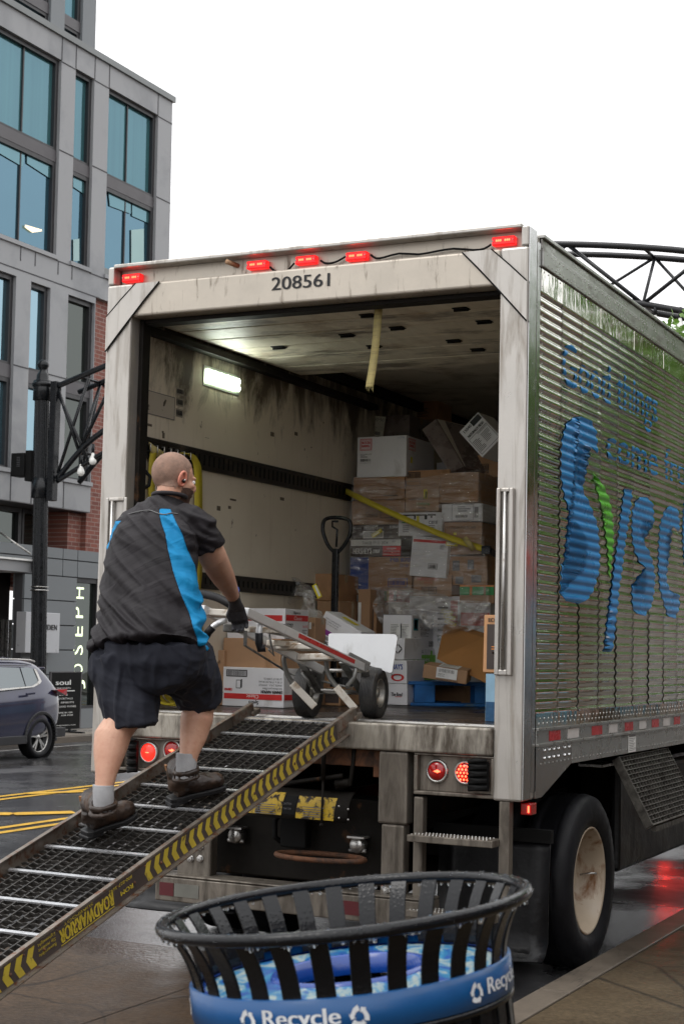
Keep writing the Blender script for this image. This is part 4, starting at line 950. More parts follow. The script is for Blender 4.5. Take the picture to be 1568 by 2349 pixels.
# reflectors
yy = .29
b = MB(); b2 = MB(); cuts = [on(x, 1690, 0, W).y for x in (1255, 1281, 1297, 1323, 1353, 1377, 1392, 1412, 1429, 1448, 1462, 1478, 1491, 1507, 1517, 1533, 1542, 1556)]
for i in range(0, len(cuts)-1, 2): (b if (i//2) % 2 == 0 else b2).box((W+.0085, cuts[i], 1.212), (W+.0095, cuts[i+1], 1.264))
b.build('red_reflector', mat('red_reflective_tape', (.45, .01, .015), .3), tk); b2.build('white_reflector', mat('white_reflective_tape', (.6, .57, .55), .35), tk)
# stainless gusset behind the post, with bolts
b = MB(); b.prism([(W+.006, .195, .93), (W+.006, .29, .93), (W+.006, .78, 1.08), (W+.006, .78, 1.188), (W+.006, .195, 1.188)], (-.02, 0, 0)); o = b.build('side_bracket', M['sidepost'], tk)
b = MB()
for k in range(6):
    for z in (1.165, 1.125): b.sph((W+.008, .33+k*.075+.03*(k > 3), z), (.007, .010, .010), 8)
b.build('bolt', M['chrome'], o)
b = MB(); a = on(1438, 1700, 0, W); b.box((W+.006, on(1438, 1700, 0, W).y, 1.08), (W+.0075, on(1455, 1700, 0, W).y, 1.185)); b.build('notice_label', M['white_ink'], tk)
b = MB(); y0 = on(1438, 1700, 0, W).y; y1 = on(1455, 1700, 0, W).y
b.box((W+.0076, y0+.01, 1.172), (W+.0081, y1-.01, 1.182))
for k in range(8): b.box((W+.0076, y0+.015, 1.16-k*.01), (W+.0081, y1-.015-.02*(k % 3), 1.163-k*.01))
b.build('notice_text', M['inkgrey'], tk)
# --- slogan painted on the corrugations
def paint(polys_or_text, name, m, broken=False):
    """lays flat outlines in (y, z) on the corrugated skin"""
    bm = bmesh.new()
    for vs, fs in polys_or_text:
        vv = [bm.verts.new((0, y, z)) for y, z in vs]
        for f in fs:
            try: bm.faces.new([vv[i] for i in f])
            except ValueError: pass
    bmesh.ops.triangulate(bm, faces=[f for f in bm.faces if len(f.verts) > 4])
    zlo = min(v.co.z for v in bm.verts); zhi = max(v.co.z for v in bm.verts)
    k = int((zlo-ZC0)/PT*10); 
    while True:
        z = ZC0+PT*k/10; k += 1
        if z > zhi: break
        if z > zlo: bmesh.ops.bisect_plane(bm, geom=bm.verts[:]+bm.edges[:]+bm.faces[:], plane_co=(0, 0, z), plane_no=(0, 0, 1))
    if broken:
        bmesh.ops.delete(bm, geom=[f for f in bm.faces if abs((((f.calc_center_median().z-ZC0)/PT) % 1)-.45) < .17], context='FACES')
    for v in bm.verts: v.co.x = XSd+.0036+cx(v.co.z)
    bmesh.ops.recalc_face_normals(bm, faces=bm.faces)
    me = bpy.data.meshes.new(name); bm.to_mesh(me); bm.free()
    for v in me.vertices: v.co -= tk.location
    me.materials.append(m)
    for q in me.polygons: q.use_smooth = True
    o = link(bpy.data.objects.new(name, me)); o.parent = tk; return o
M['blue_paint'] = mat('blue_vinyl', (.001, .23, .60), .28, .1, .06, 2, coat=.15); M['green_paint'] = mat('green_vinyl', (.10, .50, .02), .3, .1, .06, 2, coat=.15)
def yzp(px, py): q = on(px, py, 0, W); return (q.y, q.z)
pc = lambda L: [yzp(1147+x/3.7227, 1032.3+y/3.7227) for x, y in L]
Spx = [(1311.6, 959), (1329.5, 955.4), (1355, 965.6), (1366.7, 990), (1370, 1040), (1355, 1026), (1334.7, 1020.7), (1321, 1033.6), (1317.7, 1060), (1316.2, 1080.6), (1323, 1104.8), (1335, 1123.6), (1353.8, 1161), (1370, 1207), (1374.8, 1274), (1372.6, 1311.7), (1361.9, 1349.3), (1351, 1370.8), (1329.7, 1385.5), (1297.4, 1378.8), (1284, 1362.7), (1285.3, 1327.8), (1286.7, 1291.5), (1300, 1311.7), (1321.6, 1321), (1340, 1306.3), (1345.8, 1272), (1345.8, 1241.8), (1335, 1217.6), (1313.5, 1188), (1297.4, 1153), (1289.4, 1121), (1285.3, 1086), (1286, 1026), (1290, 1000), (1297, 974.6)]
polys = [[yzp(*q) for q in Spx],
 pc([(1060, 330), (1125, 345), (1115, 450), (1105, 540), (1085, 650), (1070, 760), (1055, 870), (1045, 960), (1030, 1080), (1010, 1190), (1003, 1330), (985, 1430), (975, 1560), (955, 1720), (880, 1720), (895, 1600), (905, 1500), (925, 1380), (945, 1250), (955, 1130), (970, 1000), (985, 870), (1005, 740), (1020, 600), (1040, 450)]),
 pc([(1190, 400), (1260, 405), (1305, 470), (1310, 630), (1270, 600), (1215, 600), (1195, 700), (1220, 780), (1270, 870), (1300, 960), (1320, 1080), (1310, 1220), (1290, 1330), (1230, 1418), (1160, 1395), (1125, 1340), (1120, 1160), (1160, 1230), (1220, 1230), (1250, 1150), (1240, 1010), (1190, 960), (1150, 880), (1125, 780), (1120, 650), (1125, 520), (1155, 440)]),
 pc([(1460, 475), (1515, 500), (1530, 640), (1520, 695), (1470, 650), (1420, 720), (1410, 900), (1415, 1100), (1440, 1190), (1480, 1260), (1525, 1240), (1530, 1340), (1490, 1440), (1430, 1420), (1390, 1300), (1360, 1180), (1345, 1000), (1350, 800), (1360, 640), (1390, 540), (1420, 490)])]
paint([(p_, [tuple(range(len(p_)))]) for p_ in polys], 'slogan_lettering', M['blue_paint'])
# the round last letter
y0, z0_ = yzp(1147+1555/3.7227, 1200)[0], None; zc_ = yzp(1560, 1215)[1]; oy, oz = .26, .34
vs = []; n = 28; yc_ = y0+oy
for k in range(n):
    a = 2*math.pi*k/n; vs.append((yc_+math.cos(a)*oy, zc_+math.sin(a)*oz)); vs.append((yc_+math.cos(a)*oy*.5, zc_+math.sin(a)*oz*.68))
paint([(vs, [(2*k, (2*k+2) % (2*n), (2*k+3) % (2*n), 2*k+1) for k in range(n)])], 'slogan_lettering', M['blue_paint'])
gp_ = pc([(780, 190), (860, 270), (910, 370), (935, 440), (955, 560), (962, 680), (965, 760), (960, 830), (950, 920), (940, 1050), (930, 1110), (922, 1000), (915, 850), (895, 720), (880, 600), (860, 500), (840, 410), (820, 320), (795, 240)])
paint([(gp_, [tuple(range(len(gp_)))])], 'leaf_stroke', M['green_paint'])
def ptext(s, pl, pr, pt_, name='slogan_lettering', wide=1.0):
    vs, fs = glyphs(s, 3, .006); a = V((0, *yzp(*pl))); c = V((0, *yzp(*pr))); h = V((0, *yzp(*pt_))); U = (c-a); H = h-a; out_ = []
    sets = []
    for dx, dz in ((0, 0), (.012, .003)):
        sets.append(([((a+U*v.x+H*v.y).y+dx, (a+U*v.x+H*v.y).z+dz) for v in vs], fs))
    paint(sets[:1], name, M['blue_paint'], True)
ptext('Good things', (1288, 880), (1506, 972), (1289, 776))
ptext('come from', (1390, 1054), (1604, 1124), (1391, 970))
# ------------------------------------------------------------------ truck underside and rear hardware
b = MB(); b.box((1.805, .0, .77), (1.97, .09, 1.142)); b.build('guard_post', M['low'], tk, bev=.012)
b = MB(); b.box((1.825, .004, .33), (1.955, .085, .769)); o = b.build('guard_post', M['low'], tk, bev=.012)
def bolt(mb, c, r=.016): mb.lathe([(r*1.3, 0), (r*1.3, -.002), (r, -.003), (r, -.014), (0, -.016)], c, (0, 1, 0), 6, smooth=False)
b = MB()
for x, z in ((1.865, .43), (1.92, .43)): bolt(b, (x, .002, z))
xl0, xl1 = X(412, 1950), X(482, 1950)
for px, py in ((438, 1943), (459, 1943), (458, 1917), (437, 1970), (459, 1970)): q = on(px, py, 1, .0); bolt(b, q)
b.build('guard_bolt', M['steel'], tk)
b = MB(); b.box((xl0-.02, .004, .39), (xl1, .085, .9)); b.box((xl0-.03, .0, .77), (xl1+.01, .09, 1.142)); b.build('guard_post', M['low'], tk, bev=.012)
b = MB(); b.box((.50, -.03, .335), (2.12, .10, .40)); b.box((.50, -.06, .27), (2.12, -.032, .40)); b.box((.50, -.06, .402), (2.12, .10, .415)); b.build('under_ride_bar', M['low'], tk, bev=.01)
b = MB()
for x0, x1, mm in ((.53, .62, 0), (1.62, 1.78, 0)): b.box((x0, -.063, .30), (x1, -.061, .37))
b.build('red_reflector', mat('dull_red_tape', (.09, .008, .012), .4), tk)
b = MB(); b.box((.625, -.063, .30), (.78, -.061, .37)); b.build('white_reflector', mat('dull_white_tape', (.16, .16, .14), .4), tk)
# light boxes
def lamp_box(x0, x1, z0, z1, cs, bright, name='tail_lamp'):
    f = MB(); f.box((x0, .0, z1-.01), (x1, .09, z1)); f.box((x0, .0, z0), (x1, .09, z0+.018)); f.box((x0, .0, z0+.018), (x0+.02, .09, z1-.01)); f.box((x1-.015, 0, z0+.018), (x1, .09, z1-.01)); f.box((x0+.02, .035, z0+.018), (x1-.015, .06, z1-.01)); lb = f.build('lamp_housing', M['low'], tk, bev=.004)
    for (x, z), br in zip(cs, bright):
        r = .047; g = MB(); g.lathe([(r*1.30, .033), (r*1.28, .022), (r*1.05, .018), (r*1.04, .03)], (x, 0, z), (0, 1, 0), 32); 
        rg_ = g.build('tail_lamp', M['steel'], tk)
        g = MB(); g.lathe([(r*1.04, .025), (r*.9, .016), (r*.5, .010), (0, .008)], (x, 0, z), (0, 1, 0), 28); g.build('lens', M['red_glow'] if br == 2 else M['red_lens'], rg_)
        g = MB()
        if br == 1: g.sph((x+.008, .010, z), (.011, .003, .009), 10); g.sph((x+.008, .008, z), (.020, .001, .005), 8)
        if br == 2: g.sph((x, .010, z), (.015, .003, .004), 10)
        if br == 3:
            for i in range(-2, 3):
                for j in range(-2, 3):
                    u, v_ = i*.019+(.0095 if j % 2 else 0), j*.017
                    if u*u+v_*v_ < .0016: g.sph((x+u, .009, z+v_), (.006, .003, .006), 8)
        if g.v: g.build('glowing_led', M['hot_glow'], rg_)
lr = [(on(997, 1770, 1, .0)), (on(1062, 1774, 1, .0))]
lamp_box(X(948, 1780), X(1131, 1780), Z(1040, 1828), 1.142, [(q.x, q.z) for q in lr], (1, 3))
ll = [(on(335, 1727, 1, .0)), (on(389, 1722, 1, .0))]
lamp_box(X(270, 1720), X(425, 1720), Z(340, 1771), 1.142, [(q.x, q.z) for q in ll], (2, 1))
# bundle of black pleated cable next to each lamp box
for px0, px1, py0, py1 in ((1074, 1116, 1748, 1812), (293, 313, 1700, 1770)):
    b = MB()
    for k in range(9):
        pyk = py0+(py1-py0)*k/8; q0, q1 = on(px0, pyk, 1, -.03), on(px1, pyk+(3 if k % 2 else -2), 1, -.03)
        b.tube([q0, (q0+q1)/2+V((0, -.012, .004*(-1)**k)), q1], [.010, .013, .009], 7)
    q0, q1 = on(px0-3, py1-3, 1, -.02), on(px1, py0, 1, -.01); b.box((q0.x+.01, -.02, q0.z-.01), (q1.x+.01, .0, q1.z)); b.build('cable_bundle', M['black'], tk)
# steps / ladder
xa, xb = X(945, 1900), X(967, 1900); xc, xd = X(1141, 1900), X(1166, 1900)
b = MB(); b.box((xa, .01, .32), (xb, .07, Z(950, 1828))); b.build('ladder_rail', M['low'], tk, bev=.008)
b = MB(); b.box((xc, .01, .32), (xd, .07, .925)); b.build('ladder_rail', M['low'], tk, bev=.008)
for z in (.735, .36):
    b = MB(); b.box((xa+.01, -.09, z-.035), (xc+.006, .05, z)); st = b.build('ladder_step', M['low'], tk, bev=.004)
    b = MB()
    for k in range(22):
        for j in range(3): b.sph((xa+.03+k*(xc-xa-.04)/22, -.075+j*.05, z), (.005, .005, .006), 6)
    b.build('grip_stud', M['steel'], st)
# chassis, dark housing and its fittings
b = MB(); b.box((.62, .25, .40), (1.79, .5, .86)); b.box((.62, .5, .75), (.72, 8, 1.0)); b.box((1.75, .5, .75), (1.85, 8, 1.0)); b.build('chassis_frame', M['underbody'], tk, bev=.01)
b = MB()
for k in range(14): b.box((.1, .45+k*.55, 1.06), (2.5, .52+k*.55, 1.19))
b.box((.05, .14, 1.195), (2.54, 8.2, 1.199)); b.build('floor_beam', M['underbody'], tk)
b = MB(); b.box((X(845, 1800), .05, Z(850, 1785)), (1.80, .09, 1.14)); b.box((.7, .06, 1.05), (X(845, 1800), .10, 1.14)); b.build('sub_frame', M['rust'], tk, bev=.005)
# curved guard with the yellow caution labels
cg = MB(); q0, q1 = on(575, 1800, 1, .02), on(803, 1865, 1, .02); n = 8; prof = []
zt_ = Z(700, 1812, .02); zl = Z(780, 1886, .02)
for k in range(n+1): a = k/n; prof.append((-.02+.13*math.cos(a*math.pi/2)*0-.10*math.sin(a*math.pi/2)+.10, zt_-(zt_-zl)*(a**1.6)))
vs = []
for y_, z_ in prof: vs += [(q0.x-.02, y_, z_), (q1.x, y_, z_)]
cg.add(vs, [(2*i, 2*i+2, 2*i+3, 2*i+1) for i in range(n)], 0, True); cgo = cg.build('ramp_guard', M['underbody'], tk)
so_m = cgo.modifiers.new('t', 'SOLIDIFY'); so_m.thickness = .006
M['caution'] = mat('worn_caution_label', (.52, .34, .015), .5, 0, .2, 10, (.03, .022, .018), (.50, .56), (16, 16, 16))
def on_guard(px0, px1, f0, f1, mm, nm):
    g = MB(); vs = []; x0, x1 = X(px0, 1850, .0), X(px1, 1850, .0)
    for k in range(5):
        a = f0+(f1-f0)*k/4; y_ = -.02-.10*math.sin(a*math.pi/2)+.10-.006; z_ = zt_-(zt_-zl)*(a**1.6); vs += [(x0, y_, z_), (x1, y_, z_)]
    g.add(vs, [(2*i, 2*i+2, 2*i+3, 2*i+1) for i in range(4)], 0, True); return g.build(nm, mm, cgo)
on_guard(572, 650, .3, .93, M['caution'], 'caution_label'); on_guard(683, 770, .38, .97, M['caution'], 'caution_label'); on_guard(652, 681, .4, .9, M['black'], 'caution_label')
g = MB(); x0 = X(655, 1850, 0); lettering(g, 'CAUTION', (x0, -.026, zl+.075), (.048, 0, 0), (0, 0, .012), off=.001); lettering(g, 'STAND CLEAR', (x0, -.028, zl+.05), (.048, 0, 0), (0, 0, .010), off=.001)
for k in range(5): g.box((X(590, 1850, 0), -.0305, zl+.02+k*.012), (X(590, 1850, 0)+.13-.01*(k % 2), -.0295, zl+.024+k*.012)); g.box((X(700, 1850, 0), -.0305, zl+.02+k*.012), (X(700, 1850, 0)+.13-.01*(k % 2), -.0295, zl+.024+k*.012))
g.build('caution_text', M['inkgrey'], cgo)
b = MB()
for px, py in ((777, 1850), (777, 1877), (798, 1857), (798, 1881)): q = on(px, py, 1, -.03); b.sph(q, (.006, .004, .006), 8)
b.build('guard_screw', M['steel'], tk)
b = MB(); b.cyl(on(743, 1700, 1, .0), on(741, 1790, 1, .0), .013, 8); b.cyl(on(741, 1790, 1, .0), on(737, 1893, 1, -.04), .007, 8); b.sph(on(737, 1893, 1, -.04), .011, 10); b.cyl(on(640, 1800, 1, .1), on(785, 1780, 1, .02), .013, 8); b.build('latch_rod', M['underbody'], tk)
b = MB(); b.tube([on(x, y, 1, .05) for x, y in ((812, 1716), (810, 1745), (803, 1800), (770, 1810), (770, 1800))], .012, 8); b.cyl(on(770, 1798, 1, .04), on(800, 1796, 1, .04), .022, 12); b.build('handle_bar', M['underbody'], tk)
# tow ring
b = MB(); c = on(728, 1968, 1, .0); rr = X(830, 1968)-c.x; b.tube([(c.x+rr*.98*math.cos(a), .03+.13*math.sin(a), c.z+.0) for a in [2*math.pi*k/28 for k in range(28)]], .014, 10, closed=True); b.build('tow_ring', M['rust'], tk)
# air couplings
for px, py, cm in ((550, 1915, 'steel'), (828, 1937, 'steel')):
    b = MB(); c = on(px, py, 1, .24); b.lathe([(.0, -.07), (.035, -.07), (.045, -.05), (.045, 0), (.03, 0)], c, (0, 1, 0), 18); b.box((c.x-.045, c.y-.085, c.z+.038), (c.x+.055, c.y-.01, c.z+.048)); b.cyl((c.x-.05, c.y-.04, c.z-.03), (c.x+.05, c.y-.04, c.z-.03), .012, 8); b.build('air_coupling', M[cm], tk)
b = MB(); c = on(655, 1900, 1, .2); b.tube([c+V((-.03, 0, .08)), c+V((-.05, -.03, .04)), c+V((-.05, -.03, -.05)), c+V((-.02, 0, -.08))], .016, 8); b.box((c.x-.02, c.y-.03, c.z-.1), (c.x+.14, c.y+.04, c.z+.1)); b.build('hitch', M['black'], tk, bev=.01)
# mud flaps
def flap(x0, x1, y, ztop, zbot, name='mud_flap'):
    f = MB(); n = 12; vs = []
    for k in range(n+1):
        a = k/n; z = ztop-(ztop-zbot)*a; yy = y-.05*a-.12*max(0, a-.85)**1*1.2/.15*.6
        for j in range(7):
            u = j/6; vs.append((x0+(x1-x0)*u, yy+.02*math.sin(u*5+a*3)*a, z+(.02*u*u if k == n else 0)))
    f.add(vs, [(k*7+j, k*7+j+1, (k+1)*7+j+1, (k+1)*7+j) for k in range(n) for j in range(6)], 0, True); o = f.build(name, M['flap'], tk); s_ = o.modifiers.new('t', 'SOLIDIFY'); s_.thickness = .01; return o
yf = .55
flap(1.93, X(1262, 2000, yf), yf, Z(1200, 1928, yf), Z(1200, 2205, yf))
flap(on(318, 2050, 1, yf).x, on(560, 2050, 1, yf).x, yf, .5, on(440, 2088, 1, yf).z)
b = MB(); xf1 = X(1268, 1900, yf); b.box((1.9, yf-.03, Z(1200, 1930, yf)), (xf1, yf+.01, Z(1200, 1900, yf))); b.build('flap_hanger', M['black'], tk)
b = MB(); q = on(1211, 1856, 1, .12); b.box((q.x-.027, .08, q.z-.028), (q.x+.03, .16, q.z+.03)); o = b.build('marker_lamp', M['red_lens'], tk, bev=.005); b = MB(); b.box((q.x+.012, .076, q.z-.015), (q.x+.02, .0795, q.z+.018)); b.build('glowing_led', M['hot_glow'], o)
# wheels
M['rim'] = mat('rusty_cream_rim', (.44, .36, .27), .38, 0, .1, 4, (.18, .075, .022), (.53, .66), (6, 6, 3), .1, 60)
def truck_wheel(y, xo, sgn=1):
    rT = .487; c = V((xo, y, G+rT)); b = MB(); wd = .26
    b.lathe([(.300, -.005), (.315, .008), (.36, .022), (.44, .018), (.475, -.004), (rT, -.045), (rT, -.07)]+[(rT-(.014 if k % 2 else 0), -.07-.03*(k//2)-.005*(k % 2)) for k in range(1, 9)]+[(rT, -.21), (.46, -.26), (.32, -.27)], c, (sgn, 0, 0), 72)
    tr = b.build('wheel', M['rubber'], tk)
    b = MB(); b.lathe([(.303, .002), (.296, .006), (.287, -.002), (.280, -.03), (.268, -.05), (.265, -.14), (.25, -.17), (.21, -.19), (.13, -.19), (.125, -.15), (.10, -.12), (.0, -.115)], c, (sgn, 0, 0), 64); rm = b.build('rim', M['rim'], tr)
    b = MB()
    for k in range(8): a = 2*math.pi*k/8; b.cyl(c+V((-.19*sgn, .165*math.cos(a), .165*math.sin(a))), c+V((-.155*sgn, .165*math.cos(a), .165*math.sin(a))), .016, 6)
    b.tube([c+V((-.12*sgn, .2, .0)), c+V((-.06*sgn, .23, .01)), c+V((-.03*sgn, .24, .01))], .006, 6); b.build('wheel_nut', M['steel'], rm)
    b = MB(); cc = c-V((.34*sgn, 0, 0)); b.lathe([(.2, .0), (.32, .005), (.44, .01), (rT, -.04), (rT, -.2), (.46, -.25), (.2, -.26)], cc, (sgn, 0, 0), 48); b.build('inner_wheel', M['rubber'], tr)
    b = MB(); b.lathe([(.20, 0), (.20, -.3), (0, -.3)], c-V((.2*sgn, 0, 0)), (sgn, 0, 0), 20); b.build('brake_drum', M['underbody'], tr)
yw = 1.345
truck_wheel(yw, 2.525); truck_wheel(yw, .065, -1); truck_wheel(7.6, 2.525); truck_wheel(7.6, .065, -1)
b = MB(); b.cyl((.4, yw, G+.487), (2.2, yw, G+.487), .07, 12); b.sph((1.3, yw, G+.49), .2, 16); b.cyl((1.3, yw, .45), (1.3, 6, .7), .05, 10); b.build('axle', M['underbody'], tk)
b = MB(); b.box((1.9, 3.1, .55), (2.5, 4.6, .95)); b.cyl((2.15, 5.0, .55), (2.15, 6.6, .55), .3, 20); b.build('side_tank', M['underbody'], tk, bev=.03)
# stowed serrated side step, tilted under the flank
M['grid_dark'] = mat('weathered_step_steel', (.13, .12, .105), .4, .6, .25, 12, (.03, .025, .02), (.45, .65), (14, 14, 14))
ss = MB(); a0 = on(1411, 1741, 0, W-.02); a1 = on(1488, 1897, 0, W+.22); a2 = on(1600, 1858, 0, W+.22); a3 = a2+(a0-a1)
U = (a3-a0); Vv = (a1-a0); nn = 15
for i in range(nn+1): ss.bar(a0+Vv*i/nn, a3+Vv*i/nn, .004, .03, up=U.cross(Vv))
for j in range(nn+4): ss.bar(a0+U*j/(nn+3), a1+U*j/(nn+3), .006, .022, up=U.cross(Vv))
ss.build('step_grating', M['grid_dark'], tk)
ss = MB(); ss.bar(a0, a1, .05, .008, up=U); ss.bar(a1, a2, .05, .01, up=Vv); ss.bar(a1+V((0, 0.1, -.02)), a2+V((0, .1, -.02)), .03, .03); ss.build('step_frame', M['grid_dark'], tk)
b = MB(); b.box((2.36, 2.3, .30), (2.42, 7.0, .98)); b.build('side_fairing', M['flap'], tk, bev=.03)
b = MB(); q_ = on(1400, 1862, 0, 2.43); b.box((2.3, q_.y-.25, .985), (2.45, q_.y+1.2, 1.0)); b.build('tank_plate', M['steel'], tk)
# unseen red lamps added under the chassis for the red road reflections
def mirror_src(px, py, h):
    g_ = on(px, py, 2, G); d_ = ray(px, py); k_ = (h-G)/abs(d_.z); return V((g_.x+d_.x*k_, g_.y+d_.y*k_, h))
for q in (V((1.55, 6.74, .17)), V((1.70, 6.74, .38))):
    b = MB(); b.box((q.x-.05, q.y, q.z-.03), (q.x+.05, q.y+.06, q.z+.04)); o = b.build('marker_lamp', M['red_lens'], tk, bev=.008); g = MB(); g.box((q.x-.04, q.y-.004, q.z-.022), (q.x+.04, q.y-.001, q.z+.03)); g.build('lens', emis('added_red_source', (1, .02, .01), 30), o)
b = MB(); b.box((.02, 1.95, G+.14), (.05, 6.9, 1.1)); b.build('skirt_light_block', M['black'], tk)  # added sheet, keeps light from the far side out from under the truck
b = MB(); b.box((.5, 3.0, .12), (1.85, 4.4, .95)); b.build('chassis_light_block', M['underbody'], tk, bev=.03)  # added dark box that closes the bright gap below the chassis
b = MB(); b.box((.2, 6.85, G+.2), (2.3, 6.9, 1.1)); b.build('front_light_block', M['black'], tk)  # added panel that blocks light entering under the truck from ahead
# cab so that the truck is whole from the side
b = MB(); b.box((.15, LT+.1, .12), (2.45, LT+2.2, 2.6)); b.build('cab', M['white_plastic'], tk, bev=.15)
# ================================================================== THE LOADING RAMP
RD = V((-.016, 1, .284)).normalized(); RA = V((.995, .02, 1.335)); RB = V((1.615, .02, 1.335))
RN = (RB-RA).cross(RD).normalized(); LR = 5.05
rm = thing('loading_ramp', 'steel grating ramp with yellow and black chevron edge leaning on the truck', 'ramp', tuple((RA+RB)/2-RD*LR))
m, t, p, tc = nodes('worn_ramp_edge'); o = tc.outputs['Object']
f = nz_(t, o, 6, 6); c = ramp_(t, f, [(.3, (.15, .125, .10)), (.6, (.27, .235, .20))]); f2 = nz_(t, o, 22, 5, .7); c = mix_(t, mr_(t, f2, .5, .64, 0, .9), c, (.16, .06, .025))
t.links.new(c, p.inputs['Base Color']); p.inputs['Metallic'].default_value = .5; p.inputs['Roughness'].default_value = .4; bump_(t, p, f2, .3, .004); M['ramp_rail'] = m
M['tread'] = mat('shiny_tread_bar', (.62, .63, .65), .3, .7, .08, 20, (.25, .24, .23), (.6, .72), (30, 30, 30), .3, 200)
def rpt(u, s, w=0):   # u across (0..1), s metres down from the top, w above the deck
    return RA+(RB-RA)*u-RD*s+RN*(w-.05)
for u, sg_ in ((0, -1), (1, 1)):
    b = MB(); o_ = (RB-RA).normalized()*sg_
    b.bar(rpt(u, 0, .0)+o_*.004, rpt(u, LR, .0)+o_*.004, .006, .105, up=RN)
    b.bar(rpt(u, 0, .052)+o_*.002, rpt(u, LR, .052)+o_*.002, .022, .006, up=RN)
    b.bar(rpt(u, 0, -.053)+o_*.012, rpt(u, LR, -.053)+o_*.012, .03, .006, up=RN)
    b.build('side_rail', M['ramp_rail'], rm)
    h_ = MB(); h_.bar(rpt(u, -.07, .02)+o_*.002, rpt(u, .16, .02)+o_*.002, .028, .075, up=RN); h_.bar(rpt(u, -.12, .0), rpt(u, -.03, .0), .05, .03, up=RN); h_.build('ramp_hook', M['ramp_rail'], rm, bev=.008)
b = MB(); s = .06
b.bar(rpt(0, .03), rpt(1, .03), .05, .006, up=RN); s = .30; srungs = []
while s < LR: b.bar(rpt(.01, s, .004), rpt(.99, s, .004), .020, .008, up=RN); srungs.append(s); s += .265
b.build('tread_bar', M['tread'], rm)
# wavy wire grid between the tread bars
b = MB(); wd = (RB-RA).length; prev = .05
M['grid'] = mat('dark_grid_steel', (.095, .09, .085), .38, .7, .3, 20, (.02, .016, .012), (.5, .7), (20, 20, 20))
for s1 in srungs+[LR]:
    n = 5
    for k in range(1, n+1):
        s = prev+(s1-prev)*k/(n+1)
        pts = [rpt(.01+.98*i/28, s, -.004+.0035*(1 if i % 2 else -1)) for i in range(29)]
        for a, c_ in zip(pts, pts[1:]): b.bar(a, c_, .004, .012, up=RN)
    prev = s1
for i in range(1, 10): b.bar(rpt(i/10, .05, -.012), rpt(i/10, LR, -.012), .005, .03, up=RN)
for s1 in srungs: b.bar(rpt(.01, s1, -.03), rpt(.99, s1, -.03), .012, .05, up=RN)
b.build('grating', M['grid'], rm)
# decal strip on the outer face
ox = (RB-RA).normalized()*.0082
def dpt(s, w): return rpt(1, s, w)+ox
def s_of(px, py): return (RB-onp(px, py, RB+ox, ox.normalized())).dot(RD)
sC, sR0, sR1, sL0 = s_of(300, 2040), s_of(243, 2062), s_of(121, 2174), s_of(60, 2190)
b = MB(); b.prism([dpt(.17, -.043), dpt(.17, .040), dpt(LR-.1, .040), dpt(LR-.1, -.043)], -ox*.1); b.build('black_decal', M['dark_card'], rm)
b = MB(); M['chev'] = mat('worn_yellow_decal', (.52, .40, .045), .45, 0, .15, 10, (.12, .08, .03), (.58, .68), (14, 14, 14))
def chevs(s0, s1, step=.072):
    s = s0; ww = .038; k = .036
    while s < s1:
        e = ox*.06
        q = [dpt(s, .038)+e, dpt(s+ww, .038)+e, dpt(s+ww+k*.6, -.001)+e, dpt(s+ww, -.041)+e, dpt(s, -.041)+e, dpt(s+k*.6, -.001)+e]
        b.add(q, [(0, 1, 2, 5), (5, 2, 3, 4)]); s += step
chevs(.20, sC-.06); chevs(sL0, LR-.12)
b.build('chevron_decal', M['chev'], rm)
b = MB(); e = ox*.08
def rtext(s_, sa, sb, w0, w1, bold=0):
    P0 = dpt(sa, w0)+e; lettering(b, s_, P0, dpt(sb, w0)-dpt(sa, w0), dpt(sa, w1)-dpt(sa, w0), off=.001, bold=bold)
lettering(b, 'ROM', dpt(sC+.03, .0)+e, dpt(sC+.12, .0)-dpt(sC+.03, .0), dpt(sC, -.02)-dpt(sC, .0), off=.001, bold=.003); lettering(b, '800-827-3692', dpt(sC+.03, .036)+e, dpt(sC+.2, .036)-dpt(sC+.03, .036), dpt(sC, .022)-dpt(sC, .036), off=.001)
rtext('ROADWARRIOR', 3.26, 2.76, .034, -.030, .006) if False else None
lettering(b, 'ROADWARRIOR', dpt(sR0, .024)+e, dpt(sR1, .024)-dpt(sR0, .024), dpt(sR0, -.034)-dpt(sR0, .024), off=.001, bold=.006)
lettering(b, 'SUREFOOT', dpt(sR0+.14, .040)+e, dpt(sR0+.34, .040)-dpt(sR0+.14, .040), dpt(sR0, .028)-dpt(sR0, .040), off=.001)
b.bar(dpt(sR0, -.038)+e, dpt(sR1, -.038)+e, .001, .003, up=RN)
for i, w_ in enumerate(('Lightweight', 'Slip resistant', 'Reversible')): lettering(b, w_, dpt(sR1+.03, .032-.02*i)+e, dpt(sR1+.14, .032-.02*i)-dpt(sR1+.03, .032-.02*i), dpt(sR1, .018-.02*i)-dpt(sR1, .032-.02*i), off=.001)
b.build('decal_text', mat('yellow_decal_text', (.55, .42, .04), .5), rm)
b = MB(); s = .25
while s < LR-.1: b.sph(dpt(s, -.004), .0075, 8); b.sph(dpt(s+.12, .03), .005, 6); s += .21
b.build('rail_bolt', M['rust'], rm)

